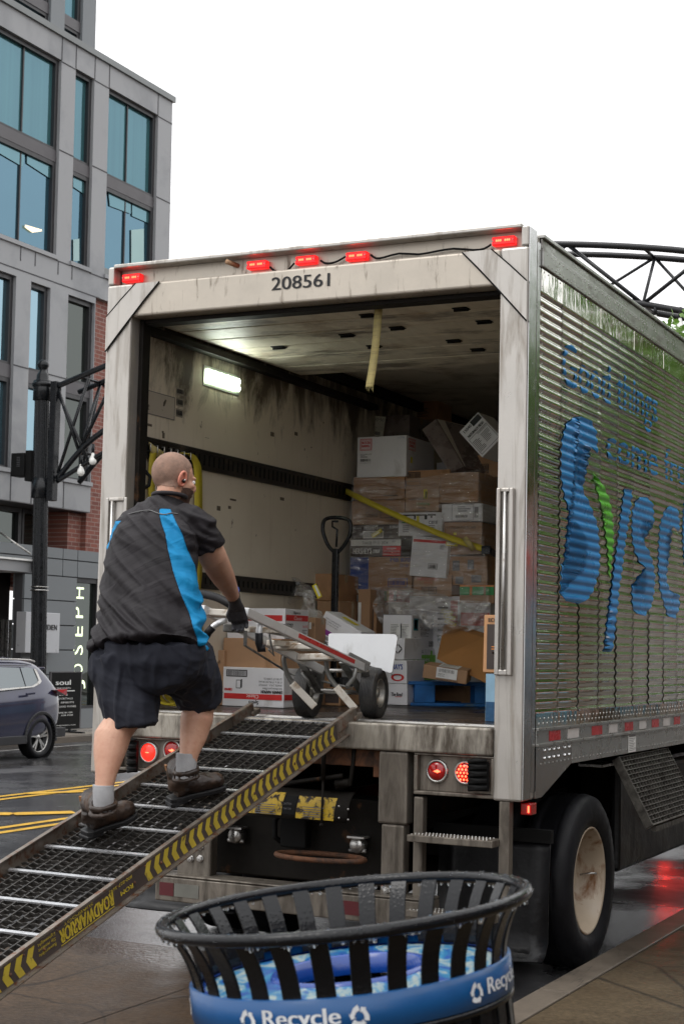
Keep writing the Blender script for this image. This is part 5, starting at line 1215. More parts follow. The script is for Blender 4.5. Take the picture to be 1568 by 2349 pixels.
# ================================================================== CARGO
class Carton:
    def __init__(s, name, label, root, w, d, h, m, group='cartons in the truck', tape=True, cat='box', seam='f'):
        s.w, s.d, s.h = w, d, h; s.root = root; s.b = {}
        j = lambda: random.uniform(-.003, .003)
        mb = MB(); c = [(0+j(), 0+j(), 0), (w+j(), j(), 0), (w+j(), d+j(), 0), (j(), d+j(), 0), (j(), j(), h+j()), (w+j(), j(), h+j()), (w+j(), d, h+j()), (j(), d, h+j())]
        mb.add(c, [(0, 3, 2, 1), (4, 5, 6, 7), (0, 1, 5, 4), (1, 2, 6, 5), (2, 3, 7, 6), (3, 0, 4, 7)])
        mb.build('board', m, root, bev=.004, local=True)
        if tape:
            k = MB(); k.box((0, d/2-.025, h+.002), (w, d/2+.025, h+.004)); k.box((w+.0032, d/2-.025, h*.72), (w+.0045, d/2+.025, h+.003))
            k.build('tape', mat('parcel_tape', (.36, .27, .17), .25, 0, .05, 5), root, local=True)
    def mb(s, m): return s.b.setdefault(m, MB())
    def P(s, u, v, f='f'):
        if f == 'f': return V((u*s.w, -.0036, v*s.h))
        if f == 's': return V((s.w+.0036, u*s.d, v*s.h))
        return V((u*s.w, v*s.d, s.h+.0036))
    def t(s, txt, m, u0, v0, u1, v1, f='f', flip=False, bold=0):
        a, bb, c = s.P(u0, v0, f), s.P(u1, v0, f), s.P(u0, v1, f)
        if flip: a, bb, c = s.P(u1, v1, f), s.P(u0, v1, f), s.P(u1, v0, f)
        lettering(s.mb(m), txt, a, bb-a, c-a, off=.0012, bold=bold); return s
    def r(s, m, u0, v0, u1, v1, f='f'):
        q = [s.P(u0, v0, f), s.P(u1, v0, f), s.P(u1, v1, f), s.P(u0, v1, f)]; n = (q[1]-q[0]).cross(q[3]-q[0]).normalized()
        s.mb(m).add([x+n*.0004 for x in q], [(0, 1, 2, 3)]); return s
    def frame(s, m, u0, v0, u1, v1, f='f', t=.012):
        tu, tv = t/(s.w if f != 's' else s.d), t/s.h
        s.r(m, u0, v0, u1, v0+tv, f); s.r(m, u0, v1-tv, u1, v1, f); s.r(m, u0, v0+tv, u0+tu, v1-tv, f); s.r(m, u1-tu, v0+tv, u1, v1-tv, f); return s
    def bars(s, m, u0, v0, u1, v1, f='f', n=22):
        for i in range(n):
            a = u0+(u1-u0)*i/n; s.r(m, a, v0, a+(u1-u0)/n*random.choice((.3, .5, .65)), v1, f)
        return s
    def lines(s, m, u0, v0, u1, v1, n, f='f'):
        for i in range(n):
            v = v1-(v1-v0)*(i+.5)/n; s.r(m, u0, v, u0+(u1-u0)*random.uniform(.55, 1), v+(v1-v0)/n*.35, f)
        return s
    def done(s):
        for m, mb in s.b.items(): mb.build('printing', M[m], s.root, local=True)
        return s
def cart(label, px, y0, m, name='cardboard_box', d=None, zb=None, yaw=0, rot=None, group='cartons in the truck', tape=True, cat='box', floor=False):
    xL, xE, xR, yT, yB = px
    if floor: y0 = on(xE, yB, 2, 1.287).y
    a = on(xL, yB, 1, y0); c = on(xE, yB, 1, y0); tt = on((xL+xE)/2, yT, 1, y0); zb_ = 1.288 if floor else (zb if zb is not None else a.z*.5+c.z*.5)
    w = c.x-a.x; h = tt.z-zb_
    if d is None: d = max(.12, min(.6, on(xR, (yT+yB)/2, 0, c.x).y-y0))
    r = thing(name, label, cat, (a.x, y0, zb_), rot or (0, 0, yaw), group)
    return Carton(name, label, r, w, d, h, M[m], tape=tape)
def cart3(label, o_, size, rot, m, name='cardboard_box', group='cartons in the truck', tape=True, cat='box'):
    r = thing(name, label, cat, tuple(o_), rot, group); return Carton(name, label, r, *size, M[m], tape=tape)
M['dim_wrapbox'] = mat('dark_wrapped_carton', (.16, .125, .11), .3, 0, .3, 8, (.30, .27, .24), (.6, .75), (12, 3, 12), .4, 20, coat=.3)
YS = 3.0
# upper loose layer
cart('dark brown carton at the very top of the load under the ceiling', (928, 1003, 1003, 901, 962), 4.3, 'cardboard', d=.3).t('Sysco', 'ink', .38, .80, .62, .9).t('Reliance', 'red_ink', .3, .64, .72, .78).t('VINYL GLOVES', 'ink', .06, .5, .5, .6).lines('ink', .06, .08, .9, .42, 6).done()
cart('dark wrapped carton with a tilted white paper label marked DP-43-C7', (822, 938, 990, 953, 1004), 3.55, 'dim_wrapbox').done()
q = on(837, 997, 1, 3.5); lb = thing('paper_label', 'tilted white paper label reading DP-43-C7 upside down on the dark wrapped carton', 'label', tuple(q), (0, R(8), 0)); k = MB(); k.box((0, -.004, 0), (.155, -.001, .155)); k.build('paper', mat('label_paper', (.62, .60, .50), .7), lb, local=True)
k = MB(); lettering(k, '06-08', (.145, -.005, .14), (-.085, 0, 0), (0, 0, -.028), off=-.001, bold=.003); lettering(k, 'DP-43-C7', (.145, -.005, .075), (-.13, 0, 0), (0, 0, -.03), off=-.001, bold=.003)
for i in range(22): k.box((.02+i*.005, -.0055, .008), (.022+i*.005+random.uniform(0, .001), -.0045, .034))
k.build('printing', M['ink'], lb, local=True)
bb_ = cart('large white carton with a red shield emblem on top of the wrapped stack', (818, 930, 996, 1000, 1094), 2.98, 'white_card', tape=False)
for f, u0, u1 in (('f', .06, .30), ('s', .06, .30)):
    cu = (u0+u1)/2; du = (u1-u0)/2
    for k_ in range(2):
        e = .004 if k_ else 0
    bb_.frame('red_ink', u0, .66, u1, .94, f, .004); bb_.frame('red_ink', u0+.02, .69, u1-.02, .91, f, .002)
    bb_.t('BLOCK&', 'red_ink', u0+.035, .82, u1-.035, .885, f, bold=.002).t('BARREL.', 'red_ink', u0+.035, .735, u1-.035, .80, f, bold=.002)
bb_.t('BLOCK & BARREL 7107003', 'ink', .07, .55, .3, .575).lines('inkgrey', .07, .47, .22, .54, 3).bars('ink', .07, .385, .29, .45).t('NET WT 30LB (13.62 KG)', 'inkgrey', .07, .34, .29, .36).t('21CRN-RLS', 'blue_ink', .86, .955, .97, .97).t('COOL.DRY.PLACE', 'blue_ink', .82, .925, .97, .945).t('Sysco', 'ink', .03, .06, .14, .11, 's').r('yellow_ink', .14, .35, .20, .5, 's').done()
tq = dep(968, 985, 11.7)
c3 = cart3('long tilted carton with a wrapped dark end leaning over the load', dep(1026, 1082, 11.9), (.30, .62, .16), (0, R(0), 0), 'dim_wrapbox', tape=False)
bpy.data.objects.remove([k for k in kids(c3.root)][0]) ; bpy.data.objects.remove(c3.root)
def slab(label, pts, ext, m, name='cardboard_box', group='cartons in the truck', mats=None):
    """a carton tilted every way, from the four corners of one face and its thickness"""
    c = V((0, 0, 0)); 
    for p_ in pts: c += p_
    c /= 4; r = thing(name, label, 'box', tuple(c), (0, 0, 0), group); mb = MB(); mb.prism(pts, ext); mb.build('board', M[m], r, bev=.004); return r
p4 = [dep(967, 985, 11.6), dep(999, 960, 11.6), dep(1062, 1070, 11.5), dep(1030, 1084, 11.5)]
slab('tilted dark shrink wrapped carton sliding down the load', p4, (.30, .48, -.06), 'dim_wrapbox')
p4b = [dep(1001, 960, 11.55), dep(1087, 980, 12.0), dep(1112, 1062, 12.0), dep(1065, 1070, 11.5)]
slab('pale grey tilted carton lid resting on the sliding wrapped carton', [q for q in p4b], (0, .12, .0), 'shade_wall')
# small white tilted product box
q = dep(1071, 1004, 11.3)
th_ = R(-48); wb, hb = .27, .20
c5 = cart3('small white food box tilted on its corner at the right end of the load', dep(1107, 1047, 11.2), (.20, .30, .26), (0, R(38), 0), 'white_card', tape=False)
c5.root.location = dep(1106, 1049, 11.2); c5.root.rotation_euler = (0, R(-44), R(0)); 
c5.t('15040', 'ink', .12, .84, .48, .93, bold=.002).r('ink', .52, .80, .95, .97).t('NATURALLY FRESH', 'ink', .12, .66, .88, .74, bold=.002).t('INGREDIENTS', 'ink', .45, .55, .9, .6).lines('ink', .1, .12, .42, .5, 9).lines('inkgrey', .5, .2, .9, .5, 7).frame('inkgrey', .06, .06, .94, .62, 'f', .003).done()
cart('brown carton under the tilted white food box', (1087, 1141, 1141, 1043, 1096), 3.25, 'cardboard', d=.35).bars('ink', .1, .25, .6, .55).frame('ink', .08, .2, .62, .6, 'f', .004).done()
cart('white carton edge showing under the tilted lid', (1000, 1034, 1034, 1060, 1094), 3.6, 'white_card', d=.3).done()
cart('flat brown carton between the white shield carton and the tilted one', (924, 1030, 1030, 1078, 1100), 3.02, 'cardboard', d=.3, tape=False).bars('ink', .12, .25, .36, .7).frame('ink', .1, .15, .38, .8, 'f', .004).done()
# the shrink wrapped stack
cart('brown carton at the upper left corner of the wrapped stack', (810, 927, 927, 1094, 1146), YS, 'cardboard', d=.4, tape=False).lines('dark_card', .6, .1, .9, .2, 1).done()
cart('brown cookie carton under the upper left corner of the wrapped stack', (806, 927, 927, 1147, 1203), YS, 'cardboard', d=.4, tape=False).t('Cookies', 'ink', .28, .30, .5, .52).frame('ink', .55, .25, .78, .55, 'f', .004).done()
cart('brown glove carton upside down in the wrapped stack with a yellow tag', (928, 1006, 1006, 1097, 1173), YS-.03, 'cardboard2', d=.4, tape=False).t('Sysco', 'ink', .4, .05, .62, .13, flip=True).t('Reliance', 'green_ink', .34, .16, .72, .26, flip=True).lines('inkgrey', .1, .33, .8, .42, 2).r('yellow_ink', .55, .38, .66, .66).r('white_ink', .6, .4, .64, .6).frame('inkgrey', .02, .78, .45, .92, 'f', .003).done()
cart('wide brown carton at the upper right of the wrapped stack', (1007, 1096, 1140, 1083, 1153), YS-.02, 'cardboard', tape=False).done()
cart('white carton numbered 8700303 upside down in the wrapped stack', (1012, 1107, 1140, 1155, 1196), YS-.02, 'white_card', tape=False).t('8700303', 'ink', .35, .2, .63, .36, flip=True, bold=.002).frame('inkgrey', .25, .05, .78, .95, 'f', .003).lines('inkgrey', .4, .5, .7, .85, 3).bars('ink', .80, .2, .9, .8, n=9).done()
cart('white recipe carton with black brush marks in the wrapped stack', (913, 1013, 1013, 1176, 1229), YS-.04, 'white_card', d=.35, tape=False).r('ink', .1, .86, .86, .93).r('ink', .16, .74, .2, .86).r('ink', .36, .72, .40, .86).r('ink', .6, .7, .66, .86).r('ink', .74, .76, .78, .86).r('yellow_ink', .42, .55, .48, .85).r('green_ink', .08, .56, .16, .6).lines('ink', .1, .12, .28, .46, 4).bars('ink', .7, .5, .9, .64).lines('inkgrey', .7, .3, .92, .46, 2).done()
cart('brown jar carton reading 4-1 GALLON PLASTIC JARS in the wrapped stack', (1012, 1103, 1140, 1198, 1272), YS, 'cardboard', tape=False).t('4-1 GALLON PLASTIC JARS', 'ink', .12, .80, .86, .88).r('yellow_ink', .3, .6, .38, .68).r('white_ink', .28, .28, .34, .36).done()
hs = cart('dark maroon syrup carton, upper of two, in the wrapped stack', (806, 918, 918, 1203, 1237), YS-.01, 'dark_card', d=.4, tape=False); hs.t("HERSHEY'S", 'white_ink', .26, .66, .54, .94, bold=.003).t('SYRUP', 'white_ink', .56, .66, .65, .82).t('31240-07', 'white_ink', .78, .72, .98, .92).t('24', 'white_ink', .01, .66, .07, .88).t('16 OZ BOTTLES', 'white_ink', .08, .7, .2, .8).r('white_ink', .24, .06, .66, .56).bars('ink', .26, .16, .64, .5).done()
hs = cart('dark maroon syrup carton, lower of two, with a white dated strip', (803, 920, 920, 1237, 1277), YS-.01, 'dark_card', d=.4, tape=False); hs.r('white_ink', .01, .62, .99, .98).t('71H13B', 'ink', .24, .70, .42, .88).t('BEST BY', 'ink', .45, .76, .52, .88).t('11 2024', 'ink', .54, .70, .74, .88).t('2019', 'ink', .82, .82, .89, .92).t("HERSHEY'S", 'white_ink', .06, .16, .42, .50, bold=.004).t('SYRUP', 'white_ink', .45, .20, .58, .42, bold=.002).r('red_ink', .64, .02, .99, .60).t('GENUINE', 'white_ink', .72, .42, .9, .52).t('CHOCOLATE FLAVOR', 'white_ink', .66, .26, .97, .36).t('NO HFCS - ALL NATURAL', 'white_ink', .66, .10, .97, .18).done()
c = cart('tall white carton with a red stripe leaning in the wrapped stack', (938, 1022, 1022, 1229, 1320), YS-.05, 'white_card', d=.35, rot=(0, R(4), 0), tape=False); c.r('red_ink', .04, .86, .96, .93).t('Sysco', 'ink', .38, .95, .56, .985).frame('inkgrey', .5, .2, .75, .34, 'f', .003).bars('ink', .53, .22, .72, .31).lines('inkgrey', .78, .7, .95, .82, 4).done()
cart('brown wrapped carton at the right of the stack with dark printed faces', (1026, 1117, 1140, 1276, 1343), YS, 'cardboard', tape=False).r('inkgrey', .12, .5, .3, .85).r('inkgrey', .5, .55, .66, .88).r('inkgrey', .2, .05, .4, .3).r('inkgrey', .6, .1, .85, .35).done()
cart('blue carton at the left edge of the wrapped stack below the syrup', (802, 843, 843, 1278, 1354), YS, 'blue_ink', d=.4, tape=False).done()
cart('brown carton with blue printing beside the blue carton', (844, 944, 944, 1278, 1355), YS, 'cardboard', d=.4, tape=False).t('MB 870', 'blue_ink', .5, .86, .95, .98, bold=.003).t('250 LBS', 'blue_ink', .72, .7, .92, .79).frame('blue_ink', .46, .10, .9, .36, 'f', .005).bars('blue_ink', .5, .16, .86, .3).done()
cart('brown batter mix carton with red printing under the leaning white one', (947, 1035, 1035, 1319, 1368), YS-.02, 'cardboard2', d=.4, tape=False).t('CHICKEN & SPICY FRY MIX', 'red_ink', .1, .74, .62, .88).t('NET WT 50 LB', 'red_ink', .3, .6, .5, .68).frame('ink', .22, .12, .62, .44, 'f', .005).bars('ink', .26, .18, .58, .38).done()
c = cart('row of red food boxes low at the left of the wrapped stack', (843, 912, 912, 1354, 1380), YS-.01, 'red_ink', d=.4, tape=False); c.r('white_ink', .2, .1, .38, .9).r('green_ink', .46, .05, .64, .95).r('white_ink', .5, .3, .58, .7).r('yellow_ink', .66, .05, .7, .95).r('dark_card', .86, .05, .97, .95).done()
c = cart('brown tray of orange and green cans at the right of the stack', (1052, 1133, 1141, 1342, 1384), YS-.02, 'cardboard2', tape=False); c.r('green_ink', .02, .45, .30, .9).r('green_ink', .38, .45, .70, .9).r('green_ink', .76, .45, .99, .9).r('orange_ink', .02, .9, .99, .98).r('orange_ink', .31, .45, .37, .9).done()
cart('white carton hidden behind plastic in the lowest wrapped row', (938, 1051, 1051, 1367, 1440), YS, 'white_card', d=.4, tape=False, zb=1.43).lines('ink', .58, .5, .82, .95, 7).r('red_ink', .84, .7, .98, .95).done()
cart('white carton with a red stripe in the lowest wrapped row', (1052, 1123, 1140, 1383, 1449), YS-.02, 'white_card', tape=False, zb=1.43).r('red_ink', .06, .72, .98, .88).t('CO', 'ink', .55, .9, .72, .98).lines('inkgrey', .1, .3, .9, .6, 3).done()
cart('grey carton in the lowest wrapped row beside the fallen film', (846, 937, 937, 1381, 1440), YS, 'shade_wall', d=.4, tape=False, zb=1.43).done()
wp_ = thing('wooden_pallet', 'plain wooden pallet under the shrink wrapped stack', 'pallet', (.75, 3.0, 1.287)); k = MB()
for i in range(3): k.box((.72, 3.02+i*.5, 1.29), (2.1, 3.12+i*.5, 1.40))
for i in range(5): k.box((.72+i*.28, 3.0, 1.401), (.95+i*.28, 4.2, 1.425))
k.build('boards', M['cardboard2'], wp_)
# yellow tags clinging to the film
for i, (px, py, rz) in enumerate(((1025, 1404, 8), (1030, 1416, 10), (1033, 1429, 24), (864, 1223, -30), (1036, 1248, 5))):
    lb = thing('price_tag', ('top', 'middle', 'lowest', 'left', 'upper right')[i]+' yellow sticker on the plastic film', 'sticker', tuple(on(px, py, 1, YS-.075)), (0, R(rz), 0), 'yellow stickers on the film'); k = MB(); k.box((-.045, -.002, -.014), (.045, 0, .014)); k.build('paper', M['yellow_ink'], lb, local=True); k = MB(); k.box((-.04, -.003, -.008), (.02, -.0021, .0)); k.box((-.04, -.003, .004), (.035, -.0021, .009)); k.build('printing', M['white_ink'], lb, local=True)

# foreground right cartons, standing on the floor or on the blue pallet
c = cart('white egg carton with a teal emblem and a torn front flap', (876.6, 943, 995, 1410, 1490), 2.62, 'white_card', tape=False, d=.42); c.r('cream' if 'cream' in M else 'white_ink', .25, .12, .96, .74).lines('inkgrey', .28, .2, .6, .72, 12).lines('inkgrey', .68, .2, .9, .72, 12).r('teal_ink', .62, .14, .66, .74).frame('inkgrey', .0, .0, 1, 1, 'f', .002)
c.r('teal_ink', .06, .55, .24, .9, 's').r('white_ink', .08, .6, .22, .86, 's').t('LIQUID WHOLE EGG', 'ink', .32, .64, .76, .70, 's').t('WITH CITRIC ACID', 'ink', .34, .56, .74, .62, 's').lines('inkgrey', .34, .38, .74, .53, 4, 's').t('Sysco', 'ink', .08, .33, .2, .39, 's').bars('ink', .70, .1, .95, .26, 's').lines('ink', .06, .1, .28, .24, 3, 's').r('teal_ink', .84, .82, .97, .86, 's').r('teal_ink', .84, .74, .97, .78, 's').done()
for i, (ya, yb) in enumerate(((1488, 1525), (1526, 1561))):
    c = cart(('upper', 'lower')[i]+' green and white lime box beside the blue pallet', (927, 953, 997, ya, yb), 2.66, 'white_card', 'lime_box', group='lime boxes', tape=False, d=.42)
    c.r('lime_ink', .05, .03, .99, .58).t('1906', 'white_ink', .32, .3, .72, .42).frame('white_ink', .3, .22, .76, .5, 'f', .003).r('ink', .1, .7, .16, .8).r('ink', .3, .7, .36, .8).r('ink', .6, .7, .66, .8).r('lime_ink', .02, .02, .98, .62, 's').t('limes', 'white_ink', .12, .22, .55, .50, 's').r('cardboard2' if False else 'lime_ink', .6, .62, .68, .9, 's').lines('inkgrey', .1, .7, .3, .9, 2, 's').done()
cart('white carton marked with a black diamond beside the metal toe plate', (900, 927, 931, 1463, 1513), 2.45, 'white_card', tape=False, d=.3).t('<>', 'ink', .1, .15, .8, .85).done()
for i, (ya, yb, lb_) in enumerate(((1513, 1566, 'upper'), (1567, 1621, 'lower'))):
    c = cart(lb_+' white sauce carton behind the hand truck wheel', (783, 933, 937, ya, yb), 2.40, 'white_card', 'sauce_carton', group='sauce cartons', tape=False, d=.3, zb=1.289 if i else None)
    if not i: c.t("SWEET BABY RAY'S", 'blue_ink', .04, .62, .26, .84, bold=.003).t('SAUCE', 'red_ink', .08, .45, .22, .56).t("RAY'S", 'blue_ink', .78, .6, .93, .84, bold=.003).t('Sauce', 'ink', .76, .32, .9, .46).t('o', 'red_ink', .76, .1, .96, .6)
    else: c.t('The Boss!', 'ink', .76, .42, .93, .60, bold=.003).r('red_ink', .82, .38, .92, .40).r('red_ink', .0, .02, .3, .07)
    c.done()
pts = [on(1017, 1435, 1, 2.9), on(1109, 1463, 1, 2.75), on(1118, 1570, 1, 2.45), on(1001, 1512, 1, 2.5)]
slab('large open orange brown cardboard sheet carton tipped against the stack', pts, (.02, .10, .02), 'cardboard3')
q0 = on(969, 1550, 1, 2.35)
c = cart3('small brown carton with a white shipping label lying on the blue pallet', q0+V((0, 0, -.015)), (.30, .17, .09), (R(8), R(7), R(10)), 'cardboard2', tape=False); c.r('white_ink', .30, .2, .78, 1.0).t('KEEP REFRIGERATED', 'ink', .3, .03, .8, .14, flip=True).r('white_ink', .32, .05, .78, .9, 't').bars('ink', .36, .55, .72, .8, 't').lines('ink', .36, .15, .6, .45, 3, 't').bars('ink', .36, .65, .72, .9).lines('ink', .34, .3, .6, .55, 3).done()
# blue pallet
bp = thing('blue_pallet', 'chipped blue wooden pallet lying on the cargo floor under the small brown carton', 'pallet', (0, 0, 0))
q0 = on(941, 1619, 2, 1.287); q1 = on(1118, 1612, 2, 1.287); bp.location = q0; yw_ = math.atan2(q1.y-q0.y, q1.x-q0.x); bp.rotation_euler = (0, 0, min(yw_, R(35)))
M['blue_wood'] = mat('chipped_blue_wood', (.012, .12, .36), .5, 0, .35, 7, (.10, .16, .20), (.62, .72), (4, 20, 20), .4, 30)
Lp = 1.0; Hp = on(941, 1563, 1, q0.y).z-1.287
for x in (.0, .42, .86):
    k = MB(); k.box((x+.03, 0, .022), (x+.17, .14, Hp-.024)); k.build('block', M['blue_wood'], bp, bev=.004, local=True); k = MB(); k.box((x+.03, .8, .022), (x+.17, .94, Hp-.024)); k.build('block', M['blue_wood'], bp, bev=.004, local=True)
for y in (0, .4, .8): k = MB(); k.box((0, y, 0), (Lp+.05, y+.14, .021)); k.build('bottom_board', M['blue_wood'], bp, bev=.003, local=True)
for y in (0, .17, .34, .51, .68, .85): k = MB(); k.box((-.02, y, Hp-.023), (Lp+.06, y+.13, Hp)); k.build('top_board', M['blue_wood'], bp, bev=.003, local=True)
# near the right post
q = on(1112, 1655, 2, 1.287); yb2 = q.y
c = cart('pale blue carton with a dark blue base just inside the right post', (1113, 1150, 1150, 1546, 1655), yb2, 'teal_ink', d=.3, tape=False, zb=1.288)
c.r('pale_blue' if 'pale_blue' in M else 'white_ink', 0, .0, 1, 1).done()
M['pale_blue_c'] = mat('pale_blue_carton', (.30, .50, .66), .5); M['navy_c'] = mat('navy_carton_print', (.02, .09, .2), .5, 0, .3, 20, (.1, .2, .3), (.55, .65), (20, 20, 20))
for ch in kids(c.root):
    if ch.name.startswith('board'): ch.data.materials[0] = M['pale_blue_c']
    elif ch.name.startswith('printing'): ch.data.materials[0] = M['pale_blue_c']
k = MB(); k.box((.002, -.006, .0), (c.w-.002, -.0045, c.h*.41)); k.build('printing', M['navy_c'], c.root, local=True)
c = cart('orange carton with black printed panel on the pale blue carton', (1107, 1150, 1150, 1411, 1543), yb2-.01, 'cardboard3', d=.3, tape=False)
for ch in kids(c.root): ch.data.materials[0] = mat('peach_carton', (.62, .33, .16), .6)
c.t('ECOLAB', 'ink', .26, .88, 1.2, .95, bold=.004).r('dark_card', .2, .06, 1, .84).t('=', 'orange_ink', .45, .36, .75, .5).r('orange_ink', .5, .32, .8, .36).done()
# middle and left cartons
c = cart('large plain brown carton behind the pallet jack handle', (671, 762, 824, 1316, 1378), 2.55, 'cardboard', d=.42); c.r('white_ink', .93, .05, .99, .3, 's').done()
cart('plain brown carton under the large one behind the pallet jack', (724, 777, 829, 1379, 1470), 2.5, 'cardboard2', d=.42, zb=1.288).done()
cart('open brown carton left of the crumpled plastic film', (592, 665, 676, 1337, 1450), 2.35, 'cardboard', d=.35, zb=1.60).done()
cart('small brown carton behind the white and red box', (548, 575, 584, 1347, 1400), 2.3, 'cardboard', d=.25, zb=1.62).done()
cart('brown and black carton behind the white spray carton', (832, 862, 862, 1385, 1445), 2.8, 'cardboard', d=.3, zb=1.5).r('dark_card', .0, .05, .8, .92).lines('inkgrey', .1, .6, .6, .75, 2).done()
cart('small brown carton between the stack and the plain brown ones', (820, 848, 848, 1352, 1396), 2.75, 'cardboard2', d=.3, zb=1.72).r('white_ink', .05, .3, .3, .75).done()
c = cart('plain white carton with torn top behind the person', (455, 508, 566, 1366, 1468), 1.35, 'white_card', d=.40); c.done()
hn = cart('white honey carton with a red stripe below the gloved hand', (520, 652, 694, 1396, 1470), 1.3, 'white_card', tape=False, d=.32)
hn.r('red_ink', .0, .62, .96, .80).t('Sysco', 'ink', .35, .84, .53, .93, bold=.002).t('Classic', 'white_ink', .34, .64, .56, .78).t('361432', 'red_ink', .76, .40, .93, .5, bold=.002).t('6/5 LB (2.27 kg)', 'ink', .60, .26, .94, .36).lines('ink', .02, .2, .2, .5, 4).r('red_ink', .02, .64, .97, .82, 's').t('Sysco', 'ink', .34, .86, .62, .94, 's', bold=.002).t('Classic', 'white_ink', .36, .67, .7, .79, 's').t('HONEY', 'ink', .04, .46, .32, .56, 's', bold=.002).t('miel', 'ink', .04, .36, .16, .42, 's').t('361432', 'red_ink', .74, .44, .96, .52, 's').lines('inkgrey', .04, .05, .3, .28, 4, 's').lines('inkgrey', .72, .06, .95, .38, 6, 's').done()
cart('small brown carton with black arrows right of the honey carton', (694, 722, 730, 1417, 1470), 1.75, 'cardboard2', d=.2).t('^^', 'ink', .78, .5, .98, .8).lines('ink', .1, .65, .55, .8, 3).r('white_ink', .5, .5, .7, .8).bars('ink', .35, .08, .65, .2).done()
cart('small brown carton under the one with arrows', (700, 727, 735, 1441, 1530), 1.8, 'cardboard2', d=.2, zb=1.288).bars('ink', .35, .6, .8, .66).done()
bgb = cart('wide brown carton between the honey carton and the napkin carton', (510.5, 642, 676, 1465, 1541), 1.25, 'cardboard2', d=.36); bgb.done()
nk = cart('white napkin carton with a red stripe standing upside down on the floor', (510.5, 649, 673, 1532, 1622), 1.2, 'white_card', tape=False, d=.34, zb=1.288)
nk.r('red_ink', .02, .19, .98, .33).t('Sysco', 'ink', .44, .06, .60, .15, flip=True, bold=.002).t('Classic', 'white_ink', .40, .21, .60, .31, flip=True).t('DINNER NAPKIN', 'ink', .64, .35, .99, .43, flip=True, bold=.002).t('Servilletas para Mesa', 'ink', .66, .45, .98, .50, flip=True).t('WHITE 2 PLY - 1/4 FOLD', 'ink', .60, .54, .98, .59, flip=True).t('17 IN x 17 IN (43.18 cm)', 'ink', .60, .62, .98, .67, flip=True).t('12/100 CT (1200/CS)', 'ink', .68, .70, .98, .75, flip=True).t('1288400', 'red_ink', .03, .39, .16, .46, flip=True, bold=.002).frame('ink', .05, .76, .40, .94, 'f', .006).bars('ink', .07, .79, .38, .91, n=34).frame('ink', .22, .46, .30, .68, 'f', .004).r('ink', .30, .48, .32, .70).r('red_ink', .02, .19, .98, .33, 's').t('400', 'red_ink', .3, .4, .9, .48, 's', flip=True).done()
cart('narrow brown carton with arrows behind the rear of the ramp', (486, 511, 511, 1491, 1621), 1.22, 'cardboard2', d=.3, zb=1.288, tape=False).t('^^', 'ink', .3, .72, .7, .82).frame('red_ink', .3, .6, .5, .66, 'f', .003).done()
cart('dark printed carton behind the hand truck wheels', (745, 780, 783, 1577, 1618), 1.9, 'cardboard', d=.3, zb=1.288).r('dark_card', .02, .15, .9, .95).lines('inkgrey', .1, .4, .7, .8, 4).done()
c = cart3('white spray carton with a purple stripe tilted behind the toe plate', on(733, 1484, 1, 1.9), (.30, .22, .2), (0, R(24), R(0)), 'white_card', tape=False)
c.root.rotation_euler = (0, R(27), 0); c.root.location = on(718, 1462, 1, 1.9); c.root.location.z -= .0
c.t('SYSCO SUPREME PROF', 'inkgrey', .08, .78, .5, .83).t('CKG SPRAY 6/16.5 OZ', 'inkgrey', .08, .70, .46, .75).t('BEST BY MAY 25 2026', 'inkgrey', .08, .62, .46, .67).r('purple_ink', .03, .3, .5, .46).t('PROFESSIONAL', 'ink', .04, .16, .6, .26, bold=.002).t('COOKING', 'ink', .06, .02, .4, .12, bold=.002).r('yellow_ink', .3, .3, .7, .6, 't').done()
# ---- crumpled film, stretch wrap
def film(name, seedv, lo=.06, hi=.5, col=(.75, .75, .74)):
    m, t, p, tc = nodes(name); o = tc.outputs['Object']; f = nz_(t, o, 1, 6, .7, (3, 3, 26), 1.6); f2 = nz_(t, o, 9, 5, .7, None, 2)
    bn = t.nodes.new('ShaderNodeBump'); bn.inputs['Strength'].default_value = 1; bn.inputs['Distance'].default_value = .03; t.links.new(f2, bn.inputs['Height'])
    g = t.nodes.new('ShaderNodeBsdfGlossy'); g.inputs['Color'].default_value = (1, 1, 1, 1); g.inputs['Roughness'].default_value = .06; t.links.new(bn.outputs[0], g.inputs['Normal'])
    df = t.nodes.new('ShaderNodeBsdfDiffuse'); df.inputs[0].default_value = (*col, 1); m1 = t.nodes.new('ShaderNodeMixShader'); m1.inputs[0].default_value = .22; t.links.new(g.outputs[0], m1.inputs[1]); t.links.new(df.outputs[0], m1.inputs[2])
    tr = t.nodes.new('ShaderNodeBsdfTransparent'); tr.inputs[0].default_value = (.96, .96, .96, 1); m2 = t.nodes.new('ShaderNodeMixShader'); t.links.new(mr_(t, f, .4, .75, lo, hi), m2.inputs[0]); t.links.new(tr.outputs[0], m2.inputs[1]); t.links.new(m1.outputs[0], m2.inputs[2]); t.links.new(m2.outputs[0], t.nodes['Material Output'].inputs[0]); return m
M['film'] = film('stretch_film', 1, .03, .55); M['film2'] = film('crumpled_film', 2, .30, .9)
wf = thing('stretch_wrap', 'clear wrinkled stretch film wound round the stacked pallet load', 'plastic film', (1.3, 3, 1.5))
